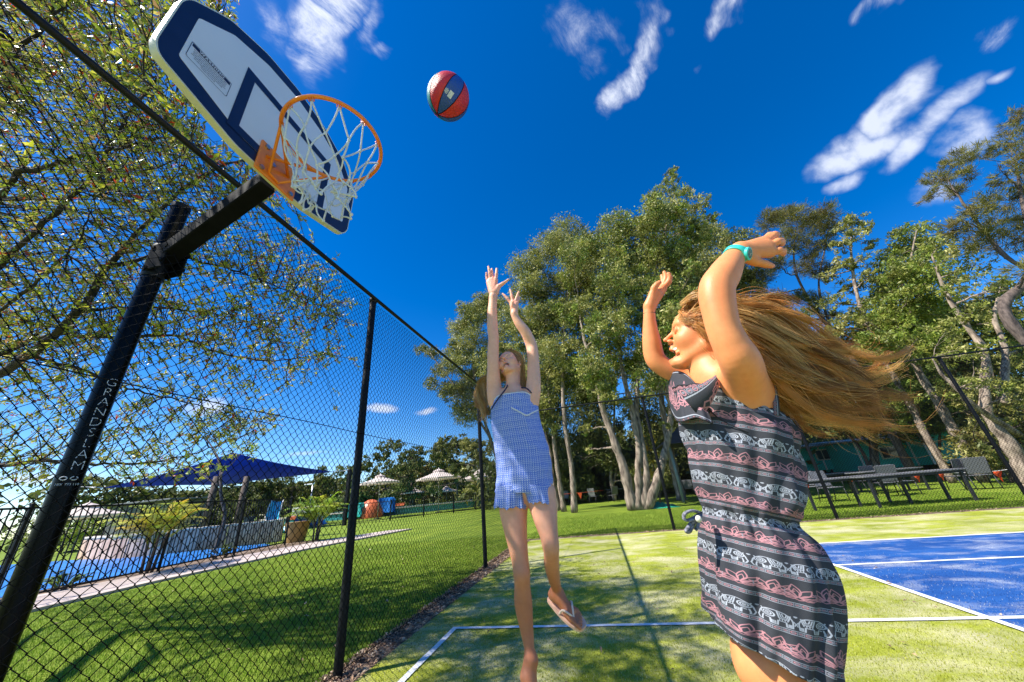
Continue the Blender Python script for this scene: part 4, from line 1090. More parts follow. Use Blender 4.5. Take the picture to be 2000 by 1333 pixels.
# head
F1 = frame((-.24, -.88, .40), (-.24, 0, 1)); C1 = Py(997.5, 717.5, 1.955); S1 = .86; MO1 = 1.0
T1 = head(B, C1, F1, S1, MO1, neck=(Py(1003, 764, 1.935), .042))
B.cap(Py(1003, 768, 1.925), Py(975, 776, 1.925), .036, .034, .03); B.cap(Py(1003, 768, 1.925), Py(1033, 777, 1.925), .036, .034, .03)
V, F = B.mesh()
base1 = (.94, .51, .335)
c = skin_tint(V, T1, F1, C1, S1, base1, MO1, [(Py(963, 553, 1.87), .11, (1.12, .80, .85), .6), (Py(1003, 590, 1.86), .10, (1.10, .80, .80), .6)])
w = np.clip((1.22 - V[:, 2]) / .5, 0, 1)[:, None]      # tanned legs, with the leaf shade on them mixed into the skin colour
c = c * (1 - w) + c * np.array([.54, .39, .28]) * w
obj_world('body', V, F, G1, M['skin'], col=c)
del B
head_parts(T1, F1, S1, G1, MO1, (.85, .0, .35))

# hair of the first girl
HC1 = ((.82, .52, .19), (.92, .64, .30), (.60, .36, .13), (.98, .74, .42))
def cap_hair(C, F, sc, par, m, col, cut):
    B2 = Body(C - .16, C + .16, .004)
    B2.ell(C + F @ (np.array([-.018, 0, .048]) * sc), np.array([.101, .082, .086]) * sc, F, .01)
    for (c, r) in cut: B2.ell(C + F @ (np.array(c) * sc), np.array(r) * sc, F, .012, True)
    V, Fq = B2.mesh(); n = np.sin(V[:, 0] * 300 + V[:, 2] * 130) * .15 + 1
    obj_world('hair_cap', V, Fq, par, m, col=np.array(col)[None] * n[:, None])
cap_hair(C1, F1, S1, G1, M['hair'], (.34, .21, .09), [((.085, 0, -.01), (.075, .075, .082)), ((.02, 0, -.10), (.10, .10, .085))])
def hp(*a): return [Py(u, v, y) for u, v, y in a]
def sk(C, F, sc, *a): return [C + F @ (np.array(q) * sc) for q in a]
gs = []
for s_, dx in ((1, 1), ):
    for k_ in range(6):
        t = k_ / 5
        gs.append(sk(C1, F1, S1, (.055 - .02 * t, .02 + .02 * t, .118 - .01 * t), (.03 - .03 * t, .058 + .012 * t, .085), (.0 - .03 * t, .080, .03)) + hp((1017 + 4 * t, 738, 1.975 + .02 * t), (1021 + 3 * t, 757, 1.985), (1020 + 6 * t, 778, 1.99)))
V, F, c = strands(gs, 1300, (.006, .012), 18, .0010, .008, 3, HC1, clump=8, locks=16); obj_world('hair', V, F, G1, M['hair'], col=c)
gs = []
for k_ in range(6):
    t = k_ / 5
    gs.append(sk(C1, F1, S1, (.04 - .05 * t, -.03, .120), (-.01, -.075, .085), (-.05, -.085, .0)) + hp((957, 741, 2.0), (941 + 4 * t, 748, 2.01), (935 + 8 * t, 770, 2.01), (938 + 9 * t, 790, 2.0), (948 + 6 * t, 806, 1.99), (944 + 16 * t, 822 + 14 * t, 1.99)))
V, F, c = strands(gs, 1900, (.006, .016), 24, .0010, .014, 4, HC1, clump=9, lens=(.75, 1.0), locks=16, tight=.5); obj_world('hair', V, F, G1, M['hair'], col=c)

# ---- playsuit cloth: rows of small arrow shaped marks
def blue_cloth():
    m, t, N, b = new_mat('blue_print_cloth'); L = t.links
    uv = N.new('ShaderNodeUVMap'); uv.uv_map = 'UVMap'; sx = N.new('ShaderNodeSeparateXYZ'); L.new(uv.outputs[0], sx.inputs[0])
    def mt(op, a, b_=None, c=None):
        n = N.new('ShaderNodeMath'); n.operation = op
        for i, q in enumerate((a, b_, c)):
            if q is None: continue
            if isinstance(q, (int, float)): n.inputs[i].default_value = q
            else: L.new(q, n.inputs[i])
        return n.outputs[0]
    U, V_ = sx.outputs[0], sx.outputs[1]
    nz = N.new('ShaderNodeTexNoise'); nz.inputs['Scale'].default_value = 14; L.new(uv.outputs[0], nz.inputs[0])
    V_ = mt('ADD', V_, mt('MULTIPLY', mt('SUBTRACT', nz.outputs['Fac'], .5), .02))
    a = mt('ABSOLUTE', mt('SUBTRACT', mt('FRACT', mt('MULTIPLY', U, 76)), .5))
    ch = mt('FRACT', mt('ADD', mt('MULTIPLY', V_, 104), mt('MULTIPLY', a, 1.6)))
    chev = mt('LESS_THAN', mt('ABSOLUTE', mt('SUBTRACT', ch, .5)), .235)
    rowp = mt('FRACT', mt('MULTIPLY', V_, 26))
    spine = mt('LESS_THAN', mt('ABSOLUTE', mt('SUBTRACT', a, .0)), .10)
    side = mt('GREATER_THAN', a, .43)
    vv = mt('MULTIPLY', chev, mt('SUBTRACT', 1.0, spine)); white = mt('MAXIMUM', mt('MULTIPLY', vv, .75), mt('MULTIPLY', side, .30))
    diamond = mt('LESS_THAN', mt('ADD', mt('MULTIPLY', a, 1.5), mt('ABSOLUTE', mt('SUBTRACT', rowp, .5))), .42)
    white = mt('MULTIPLY', white, mt('SUBTRACT', 1.0, mt('MULTIPLY', diamond, .75)))
    r = N.new('ShaderNodeMix'); r.data_type = 'RGBA'; L.new(white, r.inputs['Factor']); r.inputs[6].default_value = (.085, .19, .68, 1); r.inputs[7].default_value = (.82, .86, .96, 1)
    L.new(r.outputs[2], b.inputs['Base Color']); b.inputs['Roughness'].default_value = .8; b.inputs['Specular IOR Level'].default_value = .25
    wv = N.new('ShaderNodeTexNoise'); wv.inputs['Scale'].default_value = 900; L.new(uv.outputs[0], wv.inputs[0]); bp = N.new('ShaderNodeBump'); bp.inputs['Strength'].default_value = .15; bp.inputs['Distance'].default_value = .002
    L.new(wv.outputs['Fac'], bp.inputs['Height']); L.new(bp.outputs[0], b.inputs['Normal'])
    tr = N.new('ShaderNodeBsdfTranslucent'); ms = N.new('ShaderNodeMixShader'); ms.inputs[0].default_value = .12
    L.new(r.outputs[2], tr.inputs[0]); L.new(b.outputs[0], ms.inputs[1]); L.new(tr.outputs[0], ms.inputs[2]); L.new(ms.outputs[0], N['Material Output'].inputs[0])
    return m
M['blue_cloth'] = blue_cloth()
M['trim'] = mat('white_trim', (.78, .78, .80), .8, .05, 60)
M['navy_trim'] = mat('navy_trim', (.012, .016, .05), .7, .1, 60)
M['sandal'] = mat('pale_rubber_sandal', (.72, .45, .33), .6, .06, 30)
M['sandal_strap'] = mat('cream_strap', (.78, .62, .50), .45, .05, 30)
def fit_ring(l, r, dep, y):
    """an ellipse of half depth dep whose outline, seen from the court, just reaches the two sides l and r"""
    l = np.array(l, float); r = np.array(r, float); a, b_ = l.copy(), r.copy(); t = np.linspace(0, 2 * np.pi, 60); e = (r - l) / np.linalg.norm(r - l)
    for _ in range(8):
        A, B_ = Py(a[0], a[1], y), Py(b_[0], b_[1], y); c = (A + B_) / 2; P = c + np.cos(t)[:, None] * (B_ - A) / 2 + np.sin(t)[:, None] * np.array([0, dep, 0.0])
        q = (P - CAM) @ RM.T; uv = np.stack([1000 + FPX * q[:, 0] / q[:, 2], 666.5 + FPX * q[:, 1] / q[:, 2]], -1); s_ = (uv - l) @ e
        a = a - e * s_.min() * .9; b_ = b_ - e * (s_.max() - np.linalg.norm(r - l)) * .9
    return (c, (B_ - A) / 2, np.array([0, dep, 0.0]))
def prow(v, l, r, dep, y=y1, z=None): return fit_ring((l, v), (r, v), dep, y)
rows1 = [prow(757, 968, 1041, .072), prow(775, 962, 1046, .082), prow(795, 960, 1050, .080), prow(826, 961, 1056, .083), prow(857, 964, 1066, .082), prow(880, 967, 1072, .084), prow(905, 969, 1075, .090), prow(931, 970, 1077, .096), prow(950, 969, 1079.5, .098), prow(962, 969, 1081, .098)]
def foldA(u, v, V): 
    f = .0028 * np.sin(u * 7 + 3 * np.sin(v * 4)) * v ** .7 + .0022 * np.sin(u * 13 + v * 9) * v + .0014 * np.sin(u * 23 - v * 17)
    f += -.004 * np.exp(-((v - .42) / .10) ** 2) * (.6 + .4 * np.sin(u * 9 + 1)) + .0016 * np.sin(v * 40 + 2 * np.sin(u * 3)) 
    return f
Cc, Vv, u_, v_ = loft('x', G1, None, rows1, 220, 14, fold=foldA)
# neckline: high over the chest in front (towards the lens), cut down under the arms
zt = Py(1012, 765, 1.85)[2]; zs = Py(960, 800, 1.92)[2]
nv, nu = Vv.shape[:2]
ang = u_                                    # 0 right, pi/2 far side, pi left, 3pi/2 near side
front = np.exp(-((ang - 1.5 * np.pi) / 1.12) ** 4)
back = np.exp(-((ang - .5 * np.pi) / .8) ** 4)
ztop = zs + (zt - zs) * np.maximum(front, back * .75) - .008 * front * np.cos((ang - 1.5 * np.pi) * 2) 
# pull the top rows to the neckline instead of cutting
for j in range(nu):
    col_ = Vv[:, j]; z = col_[:, 2]; k = np.searchsorted(-z, -ztop[j]); k = min(max(k, 1), nv - 2)
    t_ = (z[k - 1] - ztop[j]) / (z[k - 1] - z[k] + 1e-9); src = np.concatenate([[k - 1 + t_], np.arange(k + 1, nv)]) if False else np.linspace(k - 1 + t_, nv - 1, nv)
    Vv[:, j] = np.stack([np.interp(src, np.arange(nv), col_[:, a]) for a in range(3)], -1)
zuv = (Vv[..., 2] - .9)
U = np.tile(u_[None] / (2 * np.pi), (nv, 1))
SUIT = grid_obj('playsuit', Vv, G1, M['blue_cloth'], uv=np.stack([U, zuv * 1.0], -1), thick=.003)
# two flared shorts legs with a frilled hem
for (lc, rows) in (((1001, 985), [(948, 969, 1030, .094), (962, 968.5, 1031, .096), (975, 968, 1032.5, .098), (991, 966.5, 1034, .100)]), ((1060, 975), [(948, 1018, 1079, .094), (960, 1023, 1081, .096), (970, 1028, 1082, .097), (981, 1031, 1083.5, .099)])):
    rr = [prow(*q) for q in rows]
    def foldB(u, v, V): return .006 * np.sin(u * 9 + lc[0]) * v ** 1.5 + .003 * np.sin(u * 17 + 2) * v
    _, Vq, uq, vq = loft('x', G1, None, rr, 160, 10, fold=foldB)
    Vq[..., 2] += (.005 * np.sin(uq * 6 + lc[0]) + .0035 * np.sin(uq * 17 + 1))[None] * (vq[:, None] ** 3)
    zz = (Vq[..., 2] - .9)
    grid_obj('shorts_leg', Vq, SUIT, M['blue_cloth'], uv=np.stack([np.tile(uq[None] / (2 * np.pi) * .62, (len(vq), 1)), zz], -1), thick=.003)
def on_front(u, v, off=.004):
    """point on the near face of the playsuit behind photo pixel (u,v)"""
    r = Pd(u, v, 1) - CAM; P = Vv.reshape(-1, 3) - CAM; t = P @ r / (r @ r); d = np.linalg.norm(P - t[:, None] * r, axis=1)
    ok = np.where(d < .012)[0]
    if len(ok) == 0: return Py(u, v, 1.84)
    k = ok[np.argmin(t[ok])]; return CAM + r * (t[k] - off)
b = MB(); b.tube(Vv[0, :-1], .0034, 6, closed=True); b.obj('neck_piping', M['trim'], SUIT)
b = MB(); b.tube(catmull([on_front(u, v) for u, v in ((998, 796), (1012, 803), (1028, 811), (1040, 806), (1051, 801))], 24), .0040, 6, flat=1); b.obj('chest_piping', M['trim'], SUIT)
for P_ in ([(960, 800, 1.85), (966, 789, 1.838), (976, 775, 1.835), (985, 764, 1.84), (989, 758, 1.86), (991, 753, 1.90), (989, 753, 1.96)], [(1038, 768, 1.84), (1031, 761, 1.845), (1024, 757.5, 1.87), (1018, 758, 1.91)]):
    b = MB(); b.tube(catmull([Py(*q) for q in P_], 22), .0042, 6, flat=1); b.obj('shoulder_strap', M['navy_trim'], SUIT)
# flip-flops
def sandal(f, l, up, T, side, L_):
    out_ = []
    for t in np.linspace(0, 2 * np.pi, 33)[:-1]:
        a = .5 - .54 * math.cos(t); w = .033 + .011 * max(0, math.sin((a - .2) * 2.4)); out_.append(T(a, (w if math.sin(t) > 0 else -w) * abs(math.sin(t)) ** .55 * side, 0))
    out_ = np.array(out_); b = MB(); n = len(out_)
    V = np.concatenate([out_ - up * .002, out_ - up * .017, [out_.mean(0) - up * .002], [out_.mean(0) - up * .017]]); k = np.arange(n); k2 = (k + 1) % n
    b.add(V, np.stack([k, n + k, n + k2, k2], -1), np.concatenate([np.stack([np.full(n, 2 * n), k, k2], -1), np.stack([np.full(n, 2 * n + 1), n + k2, n + k], -1)]))
    so = b.obj('flip_flop', M['sandal'], G1, smooth=False)
    c = T(.80, .016 * side / abs(side), .014); b = MB()
    for s in (-1, 1):
        b.tube(catmull([T(.80, .0165, .0), T(.79, .0165, .018), T(.66, .016 + s * .022, .044), T(.52, s * .036, .030), T(.44, s * .036, -.004)], 20), np.linspace(.0042, .0062, 20), 6, flat=.6)
    b.obj('thong_strap', M['sandal_strap'], so)
sandal(*fL, 1, .22); sandal(*fR, 1, .22)
# =================================================================== girl in the grey elephant print dress (near, in profile)
y2 = 1.05
G2 = tag(empty('person', (0.50, 1.05, 0.0)), 'long haired girl in grey and pink printed dress, turned away with arms raised', 'person')
B = Body((0.16, 0.68, -0.02), (0.80, 1.36, 1.98), .0034)
# head
E0 = Py(1378, 647, .985); F2 = frame((-.925, .22, .33), (0, 0.02, 1)); S2 = .97
C2 = E0 - F2[:, 1] * .0755 * S2 - F2[:, 2] * .003
NB = Py(1402, 742, 1.055); MO2 = 1.75
T2 = head(B, C2, F2, S2, MO2, neck=(NB, .043))
# trunk under the dress
def tr(u, v, w, dep, hh, y=y2, k=.05, R=None):
    p = Py(u, v, y); B.ell(p, (w * depth_of(p) / FPX, dep, hh), R, k); return p
tilt = np.array(Matrix.Rotation(rad(12), 3, 'Y'))
tr(1430, 805, 52, .085, .10, 1.065, .04, tilt); tr(1446, 860, 58, .080, .10, 1.06, .04, tilt); tr(1456, 920, 56, .075, .10, 1.065, .04, tilt); tr(1462, 1000, 50, .070, .11, 1.06, .04, tilt)
tr(1484, 1090, 60, .085, .10, 1.07, .04); tr(1500, 1160, 66, .088, .10, 1.07, .04)
def cp(L, k=.012):
    P = [Py(u, v, y) for u, v, y, r in L]; R_ = [r * depth_of(p) / FPX for p, (u, v, y, r) in zip(P, L)]; B.chain(P, R_, k); return P, R_
# near arm
nA, nR = cp([(1458, 772, 1.03, 30), (1456, 744, .955, 35), (1446, 708, .888, 36), (1429, 677, .870, 32.3), (1414, 645, .862, 29.8), (1405, 610, .858, 30), (1400, 580, .858, 31.5), (1401, 559, .860, 31), (1411, 542, .866, 29.5), (1420, 526, .874, 26.5), (1430, 509, .884, 21.0), (1437, 498, .89, 17.2), (1443, 491, .893, 17.5)], .03)
# near hand: back of the hand, fingers loosely curled
yh = .90
def px3(B, a, b, ra, rb, k=.010):
    pa, pb = Py(*a), Py(*b); s = depth_of(pa) / FPX; B.cap(pa, pb, ra * s, rb * s, k)
for (a, b, ra, rb) in (((1448, 488, .893), (1492, 470, .905), 13.5, 8.5), ((1450, 490, .893), (1499, 477, .90), 13.5, 9.0), ((1450, 492, .893), (1503, 486, .90), 13.5, 9.0), ((1452, 496, .893), (1505, 495, .905), 13.0, 8.6), ((1452, 500, .893), (1476, 512, .90), 12, 9.0)): px3(B, a, b, ra, rb)
for (a, b, r0, r1, bd) in (((1493, 470, .905), (1507, 478, .945), 8.2, 6.4, (0.006, -.010, .014)), ((1499, 471, .905), (1514, 466, .935), 8.0, 6.6, (0.010, -.006, .010)), ((1503, 482, .90), (1528, 477, .925), 8.2, 7.0, (0.002, -.012, .003)),
                           ((1504, 495, .905), (1530, 496, .925), 8.2, 7.0, (0.002, -.012, .000)), ((1478, 512, .90), (1509, 520, .915), 8.6, 6.0, (0, -.005, -.005))):
    pa, pb = Py(*a), Py(*b); s = .90 * depth_of(pa) / FPX; finger(B, pa, pb, np.array(bd), r0 * s, r1 * s, .0025)
# far arm
fA, fR_ = cp([(1400, 772, 1.14, 26), (1374, 757, 1.16, 24), (1350, 741, 1.165, 21.5), (1325, 731, 1.165, 19.8), (1300, 719, 1.16, 18.8), (1283, 706, 1.155, 18.6), (1276, 690, 1.15, 18.2), (1273, 668, 1.14, 16.8), (1270, 645, 1.13, 13.8), (1268.5, 622, 1.12, 11.2), (1268, 606, 1.115, 10.6)], .03)
for (a, b, ra, rb) in (((1269, 600, 1.115), (1283, 572, 1.105), 9.5, 7.0), ((1269, 598, 1.115), (1294, 563, 1.115), 9.5, 7.0), ((1268, 596, 1.11), (1274, 575, 1.10), 9.2, 6.6), ((1270, 600, 1.12), (1296, 566, 1.135), 9, 6.6)): px3(B, a, b, ra, rb)
for (a, b, r0, r1, bd) in (((1274, 575, 1.10), (1288, 552, 1.088), 6.4, 4.8, (-.004, -.002, .003)), ((1296, 562, 1.115), (1306, 535.5, 1.10), 5.9, 4.6, (.009, 0, -.003)), ((1295, 560, 1.13), (1297.5, 532.5, 1.125), 5.6, 4.4, (.007, 0, .0)),
                           ((1293, 562, 1.15), (1292.5, 539, 1.15), 5.4, 4.2, (.005, 0, .0)), ((1291, 566, 1.165), (1292, 551, 1.17), 5.0, 3.8, (.004, 0, 0))):
    pa, pb = Py(*a), Py(*b); s = depth_of(pa) / FPX; finger(B, pa, pb, np.array(bd), r0 * s, r1 * s, .004)
# shoulders, neck to trunk
B.cap(NB, Py(1442, 752, .99), .044, .046, .05); B.cap(NB, Py(1385, 765, 1.14), .044, .042, .05); B.cap(NB, Py(1425, 790, 1.06), .045, .055, .05)
B.ell(Py(1456, 775, 1.0), (.060, .038, .062), tilt, .04)
# legs down to the turf
hipN, hipF = Py(1508, 1180, 1.055), Py(1475, 1185, 1.13)
kneeN, ankN = np.array([.470, .93, .475]), np.array([.520, .955, .095]); kneeF, ankF = np.array([.36, 1.13, .47]), np.array([.42, 1.17, .095])
B.chain([hipN, Py(1520, 1270, 1.045), Py(1524, 1335, 1.015), kneeN, kneeN * .6 + ankN * .4 + (.02, 0, 0), ankN], [.060, .066, .066, .048, .048, .033], .02)
B.chain([hipF, hipF * .5 + kneeF * .5, kneeF, kneeF * .6 + ankF * .4 + (.02, 0, 0), ankF], [.058, .060, .047, .046, .033], .02)
for a_, yy in ((ankN, .93), (ankF, 1.16)):
    f_ = foot(B, a_ + np.array([.055, .0, -.072]), a_ + np.array([-.175, -.02, -.072]), (0, 0, 1), side=1); B.cap(a_, a_ + np.array([.02, 0, -.04]), .034, .034, .02)
V, F = B.mesh(); del B
base2 = (.84, .33, .125)
c = skin_tint(V, T2, F2, C2, S2, base2, MO2, [(Py(1290, 550, 1.10), .07, (1.05, .80, .80), .5), (Py(1505, 518, .915), .03, (1.05, .72, .72), .6), (Py(1400, 572, .82), .08, (1.04, .84, .78), .45)])
obj_world('body', V, F, G2, M['skin'], col=c)
head_parts(T2, F2, S2, G2, MO2, (.9, .05, .25))
HC2 = ((.74, .34, .09), (.94, .52, .16), (.42, .18, .05), (1.0, .66, .27), (.58, .25, .065), (.84, .41, .11))
cap_hair(C2, F2, S2, G2, M['hair'], (.34, .16, .05), [((.085, 0, -.012), (.080, .088, .086)), ((.045, .0, -.10), (.085, .10, .105)), ((-.01, .09, -.01), (.03, .045, .045))])
def hg(*a): return [Py(u, v, y) for u, v, y in a]
gs = []
# from the crown and temple, sweeping back past the raised arm
def root(x, y, z): return list(C2 + F2 @ (np.array([x - (.016 if x > .02 else 0), y, z]) * S2))
GP = [
 [root(.060, .035, .105), root(.00, .045, .135)] + hg((1440, 590, 1.02), (1490, 588, 1.03), (1540, 608, 1.05), (1590, 645, 1.06), (1650, 655, 1.07), (1700, 672, 1.08), (1752, 684, 1.10)),
 [root(.065, .045, .090), root(.00, .065, .115)] + hg((1442, 603, 1.00), (1490, 606, 1.00), (1545, 640, 1.02), (1600, 672, 1.04), (1655, 695, 1.06), (1700, 702, 1.08), (1745, 690, 1.10)),
 [root(.060, .058, .075), root(.00, .078, .090)] + hg((1448, 628, .985), (1500, 650, .98), (1560, 685, .99), (1620, 725, 1.01), (1675, 745, 1.03), (1715, 775, 1.05), (1740, 805, 1.06)),
 [root(.05, .068, .060), root(-.01, .086, .070)] + hg((1450, 650, .97), (1505, 690, .965), (1565, 735, .975), (1620, 775, .99), (1670, 800, 1.02), (1720, 812, 1.04), (1772, 806, 1.06)),
 [root(.04, .074, .045), root(-.02, .088, .040)] + hg((1452, 672, .97), (1500, 706, .965), (1550, 742, .975), (1600, 772, .99), (1660, 800, 1.02), (1712, 822, 1.04), (1765, 812, 1.06)),
 [root(.03, .076, .025), root(-.03, .086, .010)] + hg((1455, 694, .99), (1500, 728, .985), (1540, 760, .995), (1585, 784, 1.01), (1640, 805, 1.03), (1690, 824, 1.05), (1735, 836, 1.07)),
 [root(.01, .078, .015), root(-.04, .078, -.02)] + hg((1462, 705, 1.04), (1505, 740, 1.04), (1540, 770, 1.05), (1580, 790, 1.05), (1625, 805, 1.06), (1670, 822, 1.07), (1705, 846, 1.09)),
 [root(.00, .06, -.01), root(-.06, .03, -.04)] + hg((1460, 700, 1.10), (1500, 730, 1.11), (1545, 765, 1.12), (1590, 785, 1.13), (1640, 800, 1.14), (1690, 812, 1.15), (1730, 790, 1.16)),
 [root(.02, -.03, .12), root(-.05, -.02, .12)] + hg((1452, 620, 1.12), (1500, 640, 1.14), (1560, 680, 1.15), (1610, 720, 1.16), (1660, 750, 1.16), (1705, 765, 1.17), (1745, 745, 1.17)),
 [root(.04, .00, .13), root(-.03, .02, .138)] + hg((1446, 592, 1.07), (1498, 600, 1.08), (1555, 650, 1.09), (1605, 690, 1.10), (1655, 712, 1.11), (1700, 690, 1.12), (1740, 678, 1.13)),
]
V, F, c = strands(GP, 5200, (.009, .034), 32, .00078, .034, 12, HC2, clump=10, locks=80, tight=.27, lens=(.50, 1.0)); obj_world('hair', V, F, G2, M['hair'], col=c)
V, F, c = strands(GP, 420, (.010, .050), 30, .0006, .050, 21, HC2[:2] + ((.95, .66, .30),), clump=2, lens=(.55, 1.0)); obj_world('loose_hair', V, F, G2, M['hair'], col=c)
# short wisps over the ear and temple
GW = [[root(.07, .03, .095), root(.06, .058, .060), root(.035, .078, .035), root(.0, .090, .028), root(-.03, .092, .02)], [root(.075, .0, .105), root(.045, .060, .085), root(.01, .085, .055), root(-.03, .09, .04), root(-.05, .09, .02)],
      [root(.03, .076, .05), root(.018, .086, .02), root(.01, .086, -.01), root(-.005, .082, -.035), root(-.03, .07, -.06)]]
GW += [[root(.085, .012 + .012 * k, .094 - .008 * k), root(.072, .040 + .008 * k, .090 - .014 * k), root(.045, .066 + .004 * k, .078 - .012 * k), root(.0, .086, .060 - .008 * k), root(-.04, .09, .045)] for k in range(5)]
V, F, c = strands(GW, 1300, (.004, .006), 14, .0007, .003, 31, HC2, clump=6); obj_world('hair', V, F, G2, M['hair'], col=c)
# ponytail elastic on the far wrist, watch on the near wrist
def ring_at(P, axis, r, rt, n=40, ell=1.0, nt=8):
    axis = unit(axis); a = unit(np.cross(axis, (0, 1, .2))); b_ = np.cross(axis, a); m_ = MB(); m_.tube([P + r * (math.cos(t) * a + ell * math.sin(t) * b_) for t in np.linspace(0, 2 * np.pi, n + 1)[:-1]], rt, nt, closed=True); return m_
p_ = Py(1268.3, 613, 1.118); ring_at(p_, fA[-1] - fA[-3], 10.9 * depth_of(p_) / FPX, .0013).obj('hair_elastic', M['navy_trim'], G2)
M['watch'] = mat('mint_silicone', (.05, .62, .52), .38, .05, 30, sss=.1)
M['watch_glass'] = mat('watch_face', (.02, .20, .19), .1, .2, 60, spec=.7)
ax = unit(nA[-1] - nA[-4]); pw = Py(1436, 499, .888); sr = depth_of(pw) / FPX
tc_ = unit(CAM - pw); side = unit(np.cross(ax, tc_)); nrm = unit(np.cross(side, ax))
WT = tag(empty('watch', pw), 'mint green rubber watch on the raised near wrist', 'watch')
WT.parent = G2; WT.location = Vector(pw) - G2.location
for k_ in ("label", "category"):
    del WT[k_]
nb_ = 56; th_ = np.linspace(0, 2 * np.pi, nb_ + 1)[:-1]
rw = 19.0 * sr
b = MB(); prof = [(-.0085, 0), (-.0085, .0024), (-.0055, .0034), (.0055, .0034), (.0085, .0024), (.0085, 0)]
V = []
dirF = unit(side * .80 + nrm * .62)      # where the watch head sits
for t in th_:
    d = math.cos(t) * side + math.sin(t) * nrm; cl = max(0, d @ dirF); wd = 1 + 0.55 * cl ** 6
    for (a_, h_) in prof: V.append(pw + d * (rw + h_ * (1 + .4 * cl ** 6)) + ax * a_ * wd)
V = np.array(V); k = np.arange(nb_)[:, None]; j = np.arange(6)[None]
b.add(V, np.stack([k * 6 + j, k * 6 + (j + 1) % 6, ((k + 1) % nb_) * 6 + (j + 1) % 6, ((k + 1) % nb_) * 6 + j], -1).reshape(-1, 4)); b.obj('strap', M['watch'], WT)
hc = pw + dirF * (rw + .0045); u2 = unit(np.cross(ax, dirF)); RW = np.stack([ax, u2, dirF], 1)
b = MB(); b.tube([hc - dirF * .004, hc - dirF * .0035, hc + dirF * .003, hc + dirF * .0042], [.0155, .0175, .0175, .0155], 32); sharp(b.obj('case', M['watch'], WT))
b = MB(); b.tube([hc + dirF * .0035, hc + dirF * .0048], [.0128, .0122], 28); sharp(b.obj('dial', M['watch_glass'], WT))
for an, ln in ((.6, .008), (2.4, .0055)):
    b = MB(); b.cyl(hc + dirF * .0052, hc + dirF * .0052 + (ax * math.cos(an) + u2 * math.sin(an)) * ln, .0005, 4); b.obj('hand', M['trim'], WT)
bk = pw - dirF * .6 * rw + side * -.3 * rw
b = MB(); b.box(pw - dirF * (rw + .004), (.020, .018, .0035), RW, .001); b.obj('buckle', M['watch'], WT)

